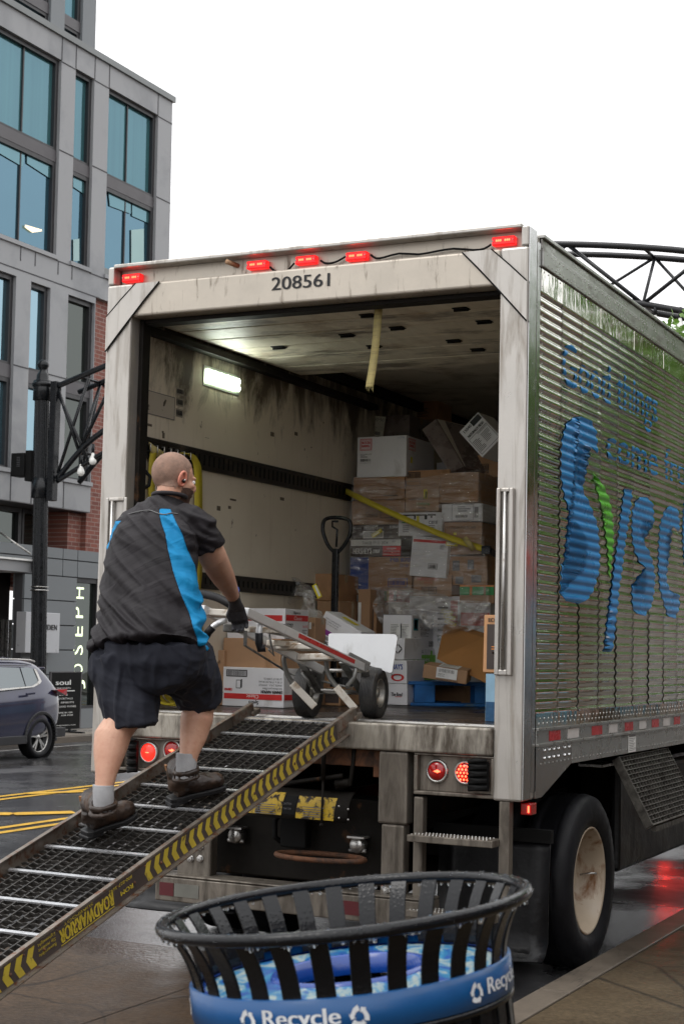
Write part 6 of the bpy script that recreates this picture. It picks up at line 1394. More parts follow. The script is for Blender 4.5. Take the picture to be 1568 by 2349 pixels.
def filmsheet(o_pts, nu, nv, amp, name, mm, par, seed=1):
    """sheet through a grid of control rows, crumpled"""
    mb = MB(); rows = [[V(p_) for p_ in r] for r in o_pts]; vs = []
    for i in range(nu+1):
        a = i/nu*(len(rows)-1); i0 = min(int(a), len(rows)-2); fa = a-i0; r = [rows[i0][k].lerp(rows[i0+1][k], fa) for k in range(len(rows[0]))]
        for j in range(nv+1):
            c_ = j/nv*(len(r)-1); j0 = min(int(c_), len(r)-2); p_ = r[j0].lerp(r[j0+1], c_-j0)
            n1 = noise.noise(p_*6+V((seed, 0, 0))); n2 = noise.noise(p_*18+V((0, seed, 0))); vs.append(p_+V((n2*.3, -abs(n1)-n2*.5, n1*.3))*amp)
    mb.add(vs, [(i*(nv+1)+j, i*(nv+1)+j+1, (i+1)*(nv+1)+j+1, (i+1)*(nv+1)+j) for i in range(nu) for j in range(nv)], 0, True); return mb.build(name, mm, par)
yf_ = YS-.075
fr = [[on(1141, 1077, 1, yf_+.35), on(1098, 1078, 1, yf_), on(1005, 1090, 1, yf_), on(928, 1100, 1, yf_), on(808, 1094, 1, yf_)],
      [on(1141, 1200, 1, yf_+.35), on(1106, 1200, 1, yf_), on(1005, 1200, 1, yf_), on(928, 1200, 1, yf_), on(802, 1200, 1, yf_)],
      [on(1141, 1330, 1, yf_+.35), on(1120, 1330, 1, yf_), on(1010, 1330, 1, yf_), on(928, 1330, 1, yf_), on(800, 1330, 1, yf_)],
      [on(1141, 1450, 1, yf_+.2), on(1124, 1450, 1, yf_), on(1010, 1450, 1, yf_), on(960, 1450, 1, yf_-.1), on(860, 1420, 1, yf_)]]
filmsheet(fr, 70, 110, .02, 'film', M['film'], wf)
fr2 = [[on(843, 1352, 1, 2.9), on(940, 1345, 1, 2.85), on(1050, 1370, 1, 2.85), on(1130, 1385, 1, 2.9)], [on(862, 1400, 1, 2.8), on(940, 1395, 1, 2.7), on(1030, 1410, 1, 2.72), on(1110, 1440, 1, 2.9)], [on(876, 1440, 1, 2.85), on(990, 1440, 1, 2.75), on(1005, 1460, 1, 2.8), on(1010, 1500, 1, 2.9)]]
filmsheet(fr2, 40, 60, .08, 'loose_film', M['film2'], wf, 5)
pf = thing('plastic_film', 'crumpled clear plastic film draped over the brown cartons', 'plastic film', tuple(on(680, 1400, 1, 2.1)))
fr3 = [[on(648, 1290, 1, 2.3), on(652, 1288, 1, 2.3), on(662, 1295, 1, 2.3)], [on(637, 1330, 1, 2.3), on(660, 1318, 1, 2.2), on(680, 1325, 1, 2.3)], [on(668, 1350, 1, 2.3), on(690, 1335, 1, 2.15), on(712, 1345, 1, 2.2)], [on(648, 1390, 1, 2.2), on(680, 1368, 1, 2.0), on(722, 1352, 1, 2.2)], [on(652, 1395, 1, 2.2), on(700, 1372, 1, 2.1), on(726, 1385, 1, 2.15)]]
filmsheet(fr3, 36, 24, .05, 'film', M['film2'], pf, 3)
fr4 = [[on(697, 1352, 1, 2.1), on(722, 1352, 1, 2.1)], [on(696, 1390, 1, 2.0), on(728, 1395, 1, 2.1)], [on(690, 1412, 1, 2.0), on(740, 1400, 1, 2.1)], [on(720, 1430, 1, 2.0), on(748, 1440, 1, 2.1)]]
filmsheet(fr4, 30, 16, .06, 'film', M['film2'], pf, 8)
lb = thing('price_tag', 'yellow and white sticker on the crumpled film near the pallet jack', 'sticker', tuple(on(727, 1356, 1, 2.0)), (0, R(62), 0)); k = MB(); k.box((-.05, -.002, -.018), (.05, 0, .018)); k.build('paper', M['yellow_ink'], lb, local=True); k = MB(); k.box((-.04, -.003, -.004), (.04, -.0021, .012)); k.build('printing', M['white_ink'], lb, local=True)
# ---- pallet jack
pj = thing('pallet_jack', 'black pallet jack handle standing upright among the cartons', 'pallet jack', tuple(on(770, 1500, 1, 2.2))); pj.location.z = 1.287
yj = 2.2
k = MB(); a = on(770, 1262, 1, yj); k.box((a.x-.021, yj-.02, 1.45), (a.x+.021, yj+.02, a.z+.01)); k.build('shaft', M['gloss_black'], pj, bev=.006)
k = MB(); lp = curve([on(x, y, 1, yj) for x, y in ((770, 1270), (753, 1252), (741, 1222), (742, 1197), (756, 1188), (788, 1189), (803, 1199), (802, 1226), (788, 1252), (772, 1270))], 54); k.tube(lp, .0135, 10); k.build('handle_loop', M['gloss_black'], pj)
k = MB(); k.tube([on(x, y, 1, yj-.01) for x, y in ((771, 1255), (773, 1215), (762, 1208), (762, 1196), (775, 1196))], .008, 8); k.build('release_lever', M['gloss_black'], pj)
k = MB(); k.box((a.x-.1, yj-.07, 1.30), (a.x+.1, yj+.12, 1.47)); k.box((a.x-.27, yj+.12, 1.31), (a.x-.11, yj+1.2, 1.36)); k.box((a.x+.11, yj+.12, 1.31), (a.x+.27, yj+1.2, 1.36)); k.build('fork', M['gloss_black'], pj, bev=.01)
k = MB(); k.cyl((a.x-.08, yj, 1.29+.09), (a.x+.08, yj, 1.29+.09), .09, 16); k.build('wheel', M['rubber'], pj)
# ---- straps
m, t, p, tc = nodes('yellow_webbing'); o = tc.outputs['Object']
wv = t.nodes.new('ShaderNodeTexWave'); wv.inputs['Scale'].default_value = 45; wv.bands_direction = 'Z'; t.links.new(o, wv.inputs[0]); f = nz_(t, o, 5, 5); c = ramp_(t, f, [(.35, (.62, .52, .02)), (.62, (.50, .40, .04)), (.75, (.16, .13, .05))]); c = mix_(t, mr_(t, wv.outputs[1], .2, .8, 0, .35), c, (.30, .24, .03))
t.links.new(c, p.inputs['Base Color']); p.inputs['Roughness'].default_value = .6; M['webbing'] = m
M['old_webbing'] = mat('faded_webbing', (.42, .35, .14), .7, 0, .15, 20, (.25, .2, .1), (.5, .7), (5, 5, 60), .4, 90)
def ribbon(pts, w, wdir, th=.003):
    mb = MB(); wd = V(wdir).normalized()*w/2; P = [V(p_) for p_ in pts]; vs = []
    for i, p_ in enumerate(P):
        d = (P[min(i+1, len(P)-1)]-P[max(i-1, 0)]).normalized(); n = d.cross(wd).normalized()*th/2; vs += [p_-wd-n, p_+wd-n, p_+wd+n, p_-wd+n]
    fs = [(0, 1, 2, 3), tuple((len(P)-1)*4+k for k in (3, 2, 1, 0))]
    for i in range(len(P)-1):
        for k in range(4): l = (k+1) % 4; fs.append((i*4+k, (i+1)*4+k, (i+1)*4+l, i*4+l))
    mb.add(vs, fs, 0, True); return mb
st = thing('cargo_strap', 'yellow ratchet strap pulled diagonally across the wrapped stack', 'strap', tuple(on(960, 1200, 1, 2.86)))
ys_ = YS-.15
pts = curve([on(792, 1126, 0, .115), on(812, 1136, 1, ys_+.02), on(845, 1152, 1, ys_), on(900, 1178, 1, ys_), on(980, 1213, 1, ys_), on(1040, 1237, 1, ys_), on(1108, 1259, 1, ys_)], 60)
ribbon(pts, .046, (0, .35, 1), .002).build('webbing', M['webbing'], st)
k = MB(); q = on(1116, 1262, 1, ys_); k.box((q.x-.035, q.y-.02, q.z-.03), (q.x+.03, q.y+.012, q.z+.03)); k.cyl((q.x-.03, q.y-.025, q.z+.02), (q.x+.025, q.y-.025, q.z+.02), .008, 8); k.build('ratchet_buckle', M['gloss_black'], st, bev=.004)
ribbon([on(1120, 1262, 1, ys_), on(1141, 1273, 1, ys_+.1)], .05, (0, .1, 1)).build('dark_webbing', M['dark_card'], st)
ribbon([on(1064, 1233, 1, ys_-.01), on(1076, 1248, 1, ys_-.03), on(1086, 1262, 1, ys_-.01)], .04, (.9, 0, .5)).build('loose_tail', M['old_webbing'], st)
hs_ = thing('hanging_strap', 'frayed yellow webbing strap hanging from the door header', 'strap', tuple(on(868, 690, 1, .22)))
yh = .24
pts = curve([on(869, 672, 1, yh), on(867, 720, 1, yh), on(862, 780, 1, yh-.015), on(856, 830, 1, yh-.01), on(847, 887, 1, yh-.02)], 40); ribbon(pts, .046, (1, .05, .0)).build('webbing', M['old_webbing'], hs_)
k = MB(); e_ = pts[-1]
for i in range(6): k.tube([e_+V((-.02+i*.008, 0, .002)), e_+V((-.022+i*.009, 0, -.012-.01*(i % 3)))], .0012, 4)
k.build('frayed_thread', M['old_webbing'], hs_)
ws = thing('coiled_strap', 'bright yellow strap looped from the wall track down behind the person', 'strap', tuple(on(450, 1200, 0, .15)))
def wp(px, py, x=.13): return on(px, py, 0, x)
ribbon(curve([wp(420, 1040), wp(437, 1042), wp(450, 1062), wp(454, 1090), wp(455, 1160), wp(455, 1300), wp(451, 1360), wp(457, 1440), wp(452, 1500), wp(440, 1560)], 54), .075, (.15, 1, 0)).build('webbing', M['webbing'], ws)
ribbon(curve([wp(352, 1038), wp(349, 1060), wp(348, 1090), wp(348, 1160), wp(352, 1400)], 24), .06, (.1, 1, 0)).build('webbing', M['webbing'], ws)
ribbon([wp(343, 1025), wp(360, 1037), wp(378, 1048)], .06, (0, -.3, 1)).build('webbing', M['old_webbing'], ws)
k = thing('strap_pile', 'coil of yellow strap lying on the truck floor between the legs', 'strap', tuple(on(418, 1612, 2, 1.29)))
for i in range(5):
    c_ = on(385+14*i, 1600+3*(i % 2), 1, .5+.04*i); ribbon([c_+V((.09*math.cos(a)*1.1, .02*math.sin(a*2), .05*math.sin(a)+.01)) for a in [2*math.pi*j/20 for j in range(21)]], .04, (0, 1, .3)).build('webbing', M['webbing'], k)

# ================================================================== HAND TRUCK
ht = thing('hand_truck', 'aluminium hand truck tipped back with red striped rail and white toe plate', 'hand truck', tuple(on(785, 1630, 2, 1.287)))
wr_ = .140; cR = V((on(860, 1641, 2, 1.288).x, on(860, 1641, 2, 1.288).y, 1.288+wr_)); cR = on(857, 1590, 2, 1.288+wr_); cL = on(706, 1587, 2, 1.288+wr_)
dpth = lambda P_: (P_-CAM).dot(CF)
wax = (cR-cL); wax.z = 0; wax.normalize(); wax = V((.97, .10, 0)).normalized()
m, t, p, tc = nodes('dusty_tyre'); o = tc.outputs['Object']; f = nz_(t, o, 14, 5, .7); c = ramp_(t, f, [(.4, (.018, .018, .019)), (.72, (.07, .065, .06))]); t.links.new(c, p.inputs['Base Color']); p.inputs['Roughness'].default_value = .5; bump_(t, p, f, .4, .004); M['dtyre'] = m
def hwheel(c):
    b = MB(); n = 9; prof = [(.075, .036), (.09, .044), (.115, .046), (.128, .042)]
    for k in range(n): xk = .036-.072*k/(n-1); r_ = wr_-.004*(abs(xk)/.036)**2; prof += [(r_-.003, xk+.0035), (r_, xk+.0015), (r_, xk-.0015), (r_-.003, xk-.0035)]
    prof += [(.128, -.042), (.115, -.046), (.09, -.044), (.075, -.036)]
    b.lathe(prof, c, wax, 56); o_ = b.build('wheel', M['dtyre'], ht)
    b = MB(); b.lathe([(.080, .038), (.074, .041), (.066, .036), (.062, .012), (.045, .006), (.03, .010), (.022, .028), (.012, .030), (0, .030)], c, wax, 32); b.lathe([(.076, -.036), (.05, -.02), (0, -.02)], c, wax, 32); rr = b.build('rim', M['steel'], o_)
    b = MB()
    for k in range(5):
        a = 2*math.pi*k/5; u1 = wax.orthogonal().normalized(); u2 = wax.cross(u1); q = c+(u1*math.cos(a)+u2*math.sin(a))*.044+wax*.004; b.cyl(q, q+wax*.012, .005, 6)
    b.build('wheel_bolt', M['steel'], rr); return o_
hwheel(cR); hwheel(cL)
dR, dL = dpth(cR), dpth(cL)
r0, r1 = dep(563, 1404, 7.78), dep(838, 1534, dR-.1)
l0, l1 = dep(463, 1397, 7.95), dep(738, 1538, dL-.1)
M['redstripe'] = mat('red_rail_stripe', (.42, .015, .015), .3, 0, .1, 6, coat=.3)
M['castalu'] = mat('cast_aluminium_grey', (.20, .20, .19), .4, .6, .2, 8, (.06, .055, .05), (.5, .7), (12, 12, 12), .2, 60)
upf = (r1-r0).cross(l0-r0).normalized(); upf = upf if upf.z > 0 else -upf
for a, c_, nm in ((r0, r1, 1), (l0, l1, 0)):
    b = MB(); b.bar(a, c_, .03, .045, up=upf); o_ = b.build('rail', M['alum'], ht, bev=.004)
    if nm:
        b = MB(); s0 = a.lerp(c_, .40); s1 = a.lerp(c_, .88); sd_ = (c_-a).cross(upf).normalized(); sd_ = sd_ if sd_.dot(CR) > 0 else -sd_
        b.bar(s0+sd_*.0158+V((0, 0, .004)), s1+sd_*.0158+V((0, 0, .004)), .002, .022, up=upf); b.build('red_stripe', M['redstripe'], o_)
rr = lambda t_: r0.lerp(r1, t_); ll_ = lambda t_: l0.lerp(l1, t_)
M['dirty_tread'] = mat('scuffed_cross_tread', (.66, .62, .55), .4, .3, .1, 10, (.28, .17, .08), (.5, .66), (14, 14, 14))
for tt_ in (.06, .60, .78):
    b = MB(); b.bar(ll_(tt_), rr(tt_), .05, .035, up=upf); b.build('cross_bar', M['dirty_tread'], ht, bev=.005)
# toe plate
t0_, t1_, t2_ = dep(755, 1453, dR+.20), dep(907, 1455, dR+.05), dep(897, 1544, dR-.02); tn_ = (t1_-t0_).cross(t2_-t0_).normalized()
tp = [onp(x, y, t0_, tn_) for x, y in ((757, 1453), (904, 1455), (909, 1458), (911, 1464), (899, 1541), (896, 1544), (890, 1543), (860, 1531), (752, 1496), (753, 1456))]
b = MB(); b.prism(tp, tn_*.008); b.build('toe_plate', mat('scratched_toe_plate', (.52, .53, .54), .5, .3, .08, 6, (.34, .34, .32), (.6, .75), (16, 16, 4)), ht)
# curved stair glides
def glide(pp, dd):
    b = MB(); P = curve([dep(x, y, dd) for x, y in pp[:5]], 24); b.tube(P, [(.011, .020)]*len(P), 8, side=tuple(wax)); o_ = b.build('stair_glide', M['castalu'], ht)
    b = MB(); a, c_ = dep(*pp[3], dd), dep(*pp[5], dd); b.bar(a+V((0, -.012, .0)), c_+V((0, -.012, 0)), .022, .04, up=(0, 0, 1)); b.build('glide_shoe', M['dirty_tread'], o_, bev=.003)
glide([(657, 1493), (651, 1514), (658, 1545), (672, 1568), (700, 1597), (724, 1622)], dL-.25)
glide([(755, 1498), (748, 1519), (754, 1550), (772, 1576), (795, 1602), (816, 1627)], dR-.25)
b = MB(); b.cyl(cL, cR, .011, 12); b.cyl(dep(690, 1537, dL-.1), dep(845, 1540, dR-.12), .010, 10); b.cyl(dep(735, 1583, dL-.1), dep(812, 1587, dR-.1), .008, 10); b.build('axle', M['steel'], ht)
b = MB()
for a, c_ in ((dep(838, 1534, dR-.12), cR-wax*.06), (dep(738, 1536, dL-.1), cL+wax*.06), (dep(785, 1520, dR-.2), cR-wax*.07), (dep(690, 1520, dL-.2), cL+wax*.07)): b.bar(a, c_, .012, .045, up=tuple(wax))
b.bar(dep(796, 1507, dR-.15), dep(845, 1532, dR-.12), .012, .06, up=(0, 0, 1)); b.build('axle_bracket', M['castalu'], ht, bev=.004)
b = MB(); b.tube([dep(816, 1533, dR-.2), dep(812, 1555, dR-.2), dep(797, 1572, dR-.2), dep(797, 1580, dR-.2)], .012, 8); b.tube([dep(692, 1543, dL-.15), dep(705, 1560, dL-.15), dep(712, 1575, dL-.15)], .009, 8); b.build('latch_hook', M['castalu'], ht)
# swivel handles: grey tubes with black grips
b = MB(); b.tube(curve([dep(612, 1432, 8.0), dep(606, 1421, 7.95), dep(597, 1427, 7.9), dep(594, 1445, 7.88), dep(594, 1465, 7.88)], 16), .016, 10); o_ = b.build('handle', M['alum'], ht)
b = MB(); b.tube([dep(594, 1452, 7.88), dep(594, 1475, 7.88), dep(597, 1489, 7.88), dep(608, 1487, 7.88)], .020, 10); b.build('grip', M['rubber'], o_)
b = MB(); b.tube(curve([dep(515, 1424, 7.9), dep(500, 1430, 7.86), dep(487, 1440, 7.85), dep(472, 1458, 7.85)], 16), .016, 10); o_ = b.build('handle', M['alum'], ht)
b = MB(); b.tube([dep(488, 1439, 7.85), dep(478, 1450, 7.85), dep(466, 1470, 7.85)], .020, 10); b.build('grip', M['rubber'], o_)
b = MB(); b.tube(curve([dep(448, 1362, 7.95), dep(470, 1364, 7.9), dep(500, 1372, 7.82), dep(530, 1388, 7.76), dep(548, 1402, 7.76), dep(560, 1418, 7.8)], 24), .021, 12); b.build('loop_grip', M['rubber'], ht)
b = MB(); b.bar(dep(512, 1440, 7.8), dep(560, 1444, 7.8), .05, .04); b.bar(dep(620, 1440, 8.1), dep(660, 1448, 8.25), .05, .06); b.build('pivot_bracket', M['castalu'], ht, bev=.006)
b = MB(); b.bar(dep(563, 1447, 7.85), dep(562, 1480, 7.85), .018, .018); b.cyl(dep(560, 1480, 7.85), dep(665, 1546, 8.7), .006, 8); b.cyl(dep(665, 1546, 8.7), dep(796, 1576, dR-.2), .006, 8); b.tube([dep(617, 1455, 8.1), dep(622, 1480, 8.1), dep(628, 1505, 8.15), dep(616, 1490, 8.1)], .006, 8); b.build('link_rod', M['castalu'], ht)
b = MB(); b.bar(dep(566, 1444, 7.95), dep(664, 1447, 8.2), .035, .03); b.bar(dep(620, 1475, 8.15), dep(712, 1480, 8.5), .05, .03); b.build('cross_bar', M['dirty_tread'], ht, bev=.004)
# ================================================================== THE PERSON
from mathutils.bvhtree import BVHTree
Rh = V((_r.x, _r.y, 0)).normalized(); Fh = V((CF.x, CF.y, 0)).normalized()
bR = (Rh*.94-Fh*.35).normalized(); bF = (Rh*.35+Fh*.94).normalized()      # the body's right and front
man = thing('person', 'person in dark shirt, shorts and boots climbing the ramp with the hand truck', 'person', tuple(onp(320, 1880, RA-RN*.045, RN)))
def fuse(mb, voxel, smooth, name, mats, parent, fn=None, matfn=None):
    me = bpy.data.meshes.new('t'); me.from_pydata([tuple(v) for v in mb.v], [], mb.f); o = bpy.data.objects.new('t', me); COL.objects.link(o)
    r_ = o.modifiers.new('r', 'REMESH'); r_.mode = 'VOXEL'; r_.voxel_size = voxel
    if smooth: s_ = o.modifiers.new('s', 'SMOOTH'); s_.iterations = smooth; s_.factor = .6
    bpy.context.view_layer.update(); dg = bpy.context.evaluated_depsgraph_get(); m2 = bpy.data.meshes.new_from_object(o.evaluated_get(dg)); bpy.data.objects.remove(o)
    if fn:
        ns = [V(v.normal) for v in m2.vertices]
        for v, n_ in zip(m2.vertices, ns): v.co = fn(V(v.co), n_)
    m2.name = name
    for m in mats: m2.materials.append(m)
    for q in m2.polygons:
        q.use_smooth = True
        if matfn: q.material_index = matfn(V(q.center), V(q.normal))
    off = V(parent.location)
    pp_ = parent.parent
    while pp_ is not None: off += pp_.location; pp_ = pp_.parent
    for v in m2.vertices: v.co -= off
    m2.update(); ob = link(bpy.data.objects.new(name, m2)); ob.parent = parent; return ob, off
m, t, p, tc = nodes('skin'); o = tc.outputs['Object']; f = nz_(t, o, 7, 5); c = ramp_(t, f, [(.3, (.48, .25, .165)), (.7, (.63, .37, .26))]); f2 = nz_(t, o, 60, 3); c = mix_(t, mr_(t, f2, .5, .75, 0, .4), c, (.46, .19, .13)); t.links.new(c, p.inputs['Base Color']); p.inputs['Roughness'].default_value = .48; p.inputs['Subsurface Weight'].default_value = .08; p.inputs['Subsurface Radius'].default_value = (.02, .008, .004); p.inputs['Subsurface Scale'].default_value = .5; bump_(t, p, f2, .15, .002); M['skin'] = m
def cloth(name, c1, c2, sc=500, bmp=.3, rough=.75):
    m, t, p, tc = nodes(name); o = tc.outputs['Object']; f = nz_(t, o, 5, 5); c = ramp_(t, f, [(.3, c1), (.7, c2)]); t.links.new(c, p.inputs['Base Color']); p.inputs['Roughness'].default_value = rough; p.inputs['Sheen Weight'].default_value = .02; p.inputs['Specular IOR Level'].default_value = .25; bump_(t, p, nz_(t, o, sc, 2), bmp, .001); return m
M['shirt'] = cloth('charcoal_shirt', (.018, .0155, .018), (.027, .023, .027), rough=.6); M['collar'] = M['shirt']
m, t, p, tc = nodes('two_tone_shirt'); o = tc.outputs['Object']; f = nz_(t, o, 5, 5); c = ramp_(t, f, [(.3, (.011, .0095, .011)), (.7, (.018, .015, .018))]); cb_ = ramp_(t, f, [(.3, (.002, .17, .38)), (.7, (.005, .25, .52))])
ga = t.nodes.new('ShaderNodeAttribute'); ga.attribute_name = 'panel'; k_ = mr_(t, ga.outputs['Fac'], -.05, .05, 0, 1); t.links.new(mix_(t, k_, c, cb_), p.inputs['Base Color']); p.inputs['Roughness'].default_value = .62; p.inputs['Specular IOR Level'].default_value = .25
fine_ = nz_(t, o, 420, 2); seam_ = t.nodes.new('ShaderNodeMath'); seam_.operation = 'ABSOLUTE'; t.links.new(ga.outputs['Fac'], seam_.inputs[0]); sm_ = mr_(t, seam_.outputs[0], 0, .16, 0, 1)
b1_ = bump_(t, p, fine_, .25, .001); b2_ = t.nodes.new('ShaderNodeBump'); b2_.inputs['Strength'].default_value = .9; b2_.inputs['Distance'].default_value = .004; t.links.new(sm_, b2_.inputs['Height']); t.links.new(b1_.outputs[0], b2_.inputs['Normal'])
b3_ = t.nodes.new('ShaderNodeBump'); b3_.inputs['Strength'].default_value = .55; b3_.inputs['Distance'].default_value = .02
mpw = t.nodes.new('ShaderNodeMapping'); mpw.inputs['Rotation'].default_value = (0, R(28), 0); t.links.new(o, mpw.inputs[0]); wr_n = nz_(t, mpw.outputs[0], 1, 3, .5, (3, 3, 13), .8); t.links.new(wr_n, b3_.inputs['Height']); t.links.new(b2_.outputs[0], b3_.inputs['Normal']); t.links.new(b3_.outputs[0], p.inputs['Normal']); M['shirt'] = m; M['shorts'] = cloth('dark_navy_shorts', (.013, .0145, .023), (.022, .024, .034))
M['sock'] = mat('grey_ribbed_sock', (.36, .36, .37), .9, 0, .1, 30, bump=.5, bscale=200); M['leather'] = mat('worn_brown_leather', (.026, .015, .010), .4, 0, .35, 10, (.075, .038, .018), (.5, .7), (8, 8, 8), .4, 60); M['sole'] = mat('boot_rubber', (.012, .012, .013), .5, bump=.3); M['glove'] = mat('black_knit_glove', (.035, .035, .042), .6, 0, .25, 14, (.09, .09, .10), (.55, .7), (20, 20, 20), .5, 220)
M['hairm'] = mat('cropped_fair_hair', (.27, .165, .12), .75, 0, .25, 30, bump=.6, bscale=420, bdist=.004); M['beard'] = mat('brown_beard', (.085, .045, .03), .8, 0, .3, 60, bump=.9, bscale=300, bdist=.004)
J = dep
body = MB(); sd_ = tuple(bR)
# inner torso, neck
T_ = [(345, 1495, 6.94, .18, .13), (345, 1440, 6.97, .20, .15), (346, 1360, 7.02, .205, .155), (348, 1280, 7.08, .20, .145), (354, 1225, 7.13, .145, .09), (376, 1182, 7.19, .09, .07), (386, 1155, 7.215, .062, .066), (390, 1135, 7.22, .064, .068), (395, 1115, 7.23, .060, .066)]
body.tube([J(x, y, d) for x, y, d, a, b_ in T_], [(a, b_) for x, y, d, a, b_ in T_], 20, side=sd_)
hc = J(398, 1098, 7.25); hf = (Rh*.80+Fh*.60).normalized(); hr = (Rh*.60-Fh*.80).normalized(); dn = R(12); hF = (hf*math.cos(dn)-V((0, 0, math.sin(dn)))).normalized(); hU = hr.cross(hF).normalized(); hU = hU if hU.z > 0 else -hU
HM = Matrix((hr, hF, hU)).transposed()
def H(x, y, z): return hc+hr*x+hF*y+hU*z
body.sph(hc+hU*.022-hF*.012, (.079, .100, .096), 24, M=HM); body.sph(H(0, .028, -.035), (.066, .075, .085), 20, M=HM); body.sph(H(0, .055, -.085), (.045, .042, .032), 16, M=HM)
body.sph(H(0, .088, .022), (.050, .018, .014), 12, M=HM); body.sph(H(0, .108, -.018), (.014, .022, .024), 12, M=HM); body.tube([H(0, .094, .02), H(0, .116, -.02)], [.010, .014], 10); body.sph(H(0, .094, -.055), (.026, .012, .012), 10, M=HM)
for s_ in (-1, 1): body.sph(H(.045*s_, .070, -.018), (.022, .022, .018), 10, M=HM)
# arms, legs
body.tube([J(440, 1195, 7.12), J(460, 1222, 7.12), J(474, 1248, 7.15), J(486, 1273, 7.22), J(499, 1300, 7.33), J(513, 1326, 7.44), J(525, 1348, 7.54), J(534, 1368, 7.62)], [.058, .056, .060, .065, .062, .054, .042, .033], 20)
body.tube([J(310, 1205, 7.28), J(300, 1243, 7.36), J(300, 1300, 7.5), J(350, 1360, 7.62), J(400, 1405, 7.72), J(425, 1425, 7.76)], [.055, .052, .052, .050, .042, .031], 16)
body.tube([J(290, 1500, 6.9), J(288, 1580, 6.87), J(284, 1650, 6.85), J(268, 1672, 6.82), J(257, 1692, 6.80), J(250, 1730, 6.76), J(243, 1775, 6.71), J(238, 1815, 6.68), J(238, 1850, 6.68)], [.09, .09, .080, .072, .080, .068, .047, .038, .040], 18)
body.tube([J(400, 1500, 6.97), J(440, 1555, 7.06), J(461, 1598, 7.14), J(456, 1622, 7.13), J(451, 1650, 7.11), J(443, 1692, 7.09), J(434, 1728, 7.06), J(428, 1760, 7.05), J(426, 1785, 7.04)], [.09, .09, .080, .070, .074, .061, .044, .039, .041], 18)
ob, off = fuse(body, .0075, 3, 'body', [M['skin']], man)
bv = ob.data
# cropped hair and beard grown from the head's own surface
def patch(name, cond, lift, mm, amp=.0015):
    mb = MB(); idx = {}; vs = []; fs = []
    for q in bv.polygons:
        cc = V(q.center)+off
        if cond(cc):
            f_ = []
            for vi in q.vertices:
                if vi not in idx:
                    idx[vi] = len(vs); v = bv.vertices[vi]; vs.append(V(v.co)+off+V(v.normal)*(lift+amp*noise.noise(V(v.co)*160)))
                f_.append(idx[vi])
            fs.append(tuple(f_))
    mb.add(vs, fs, 0, True); return mb.build(name, mm, man)
def hl(p_): d = p_-hc; return d.dot(hr), d.dot(hF), d.dot(hU)
def is_hair(c_):
    x, y, z = hl(c_)
    if (c_-hc).length > .17: return False
    lim = -.055 if y < -.02 else (-.055+(y+.02)*.95 if y < .035 else .05+(y-.035)*1.1)
    return z > lim and not (y > .088)
def is_beard(c_):
    x, y, z = hl(c_)
    return (c_-hc).length < .17 and y > .012 and z < -.035-.3*max(0, .05-y) and z > -.14 and not (abs(x) < .020 and -.066 < z < -.046)
patch('hair', is_hair, .0022, M['hairm']); patch('beard', is_beard, .004, M['beard'], .004)
for s_ in (-1, 1):
    e = MB(); c0 = H(.079*s_, -.004, -.012); ring_ = []
    for k in range(14):
        a = 2*math.pi*k/14; ring_.append(c0+hr*(.010*s_*(1+.5*math.cos(a-2.6)))+hF*(.019*math.cos(a))+hU*(.033*math.sin(a)*(1.1 if math.sin(a) > 0 else .85)))
    e.tube(ring_, .0065, 8, closed=True); e.sph(c0, (.006, .016, .027), 12, M=HM); e.sph(c0+hr*.008*s_+hF*.014-hU*.006, (.006, .006, .009), 8, M=HM); er = e.build('ear', mat('flushed_ear', (.60, .22, .15), .5), man)
    g = MB(); g.sph(H(.031*s_, .086, .004), .0115, 12); g.build('eye', M['white_plastic'], man); g = MB(); g.sph(H(.031*s_, .0945, .003), .006, 8); g.build('iris', M['ink'], man)
g = MB(); g.sph(H(.090, .004, -.016), (.008, .010, .010), 10, M=HM); g.build('earbud', M['gloss_black'], man); g = MB(); g.sph(H(.097, .005, -.013), (.003, .006, .006), 8, M=HM); g.build('earbud_cap', M['steel'], man)
# ---- shirt
SR = [(337, 1493, 6.90, .262, .205), (340, 1468, 6.92, .256, .20), (344, 1425, 6.96, .242, .188), (345, 1370, 7.00, .228, .176), (345, 1310, 7.05, .219, .166), (348, 1262, 7.09, .212, .156), (358, 1222, 7.13, .203, .145), (368, 1192, 7.17, .168, .118), (378, 1168, 7.20, .110, .092), (386, 1152, 7.215, .080, .082), (389, 1141, 7.22, .073, .078)]
sh = MB(); SP = [J(x, y, d) for x, y, d, a, b_ in SR]; sh.tube(SP, [(a, b_) for x, y, d, a, b_ in SR], 28, side=sd_)
sh.tube([J(412, 1194, 7.14), J(438, 1200, 7.12), J(456, 1212, 7.125), J(468, 1232, 7.15), J(475, 1254, 7.17)], [.09, .088, .082, .081, .083], 20)
sh.tube([J(332, 1206, 7.22), J(312, 1218, 7.26), J(300, 1243, 7.34), J(298, 1268, 7.40)], [.082, .076, .070, .068], 20)
sh.sph(J(300, 1250, 7.04), (.09, .06, .11), 16); sh.sph(J(405, 1245, 7.02), (.09, .06, .11), 16)
def tors(p_):
    k = min(range(len(SP)-1), key=lambda i: abs((SP[i].z+SP[i+1].z)/2-p_.z)); a, b_ = SP[k], SP[k+1]; u = max(0, min(1, (p_.z-a.z)/(b_.z-a.z))); c_ = a.lerp(b_, u); wa = SR[k][3]*(1-u)+SR[k+1][3]*u
    py = SR[k][1]*(1-u)+SR[k+1][1]*u; wb = SR[k][4]*(1-u)+SR[k+1][4]*u; return (p_-c_).dot(Rh)/math.sqrt((.94*wa)**2+(.35*wb)**2), (p_-c_).dot(bF), py
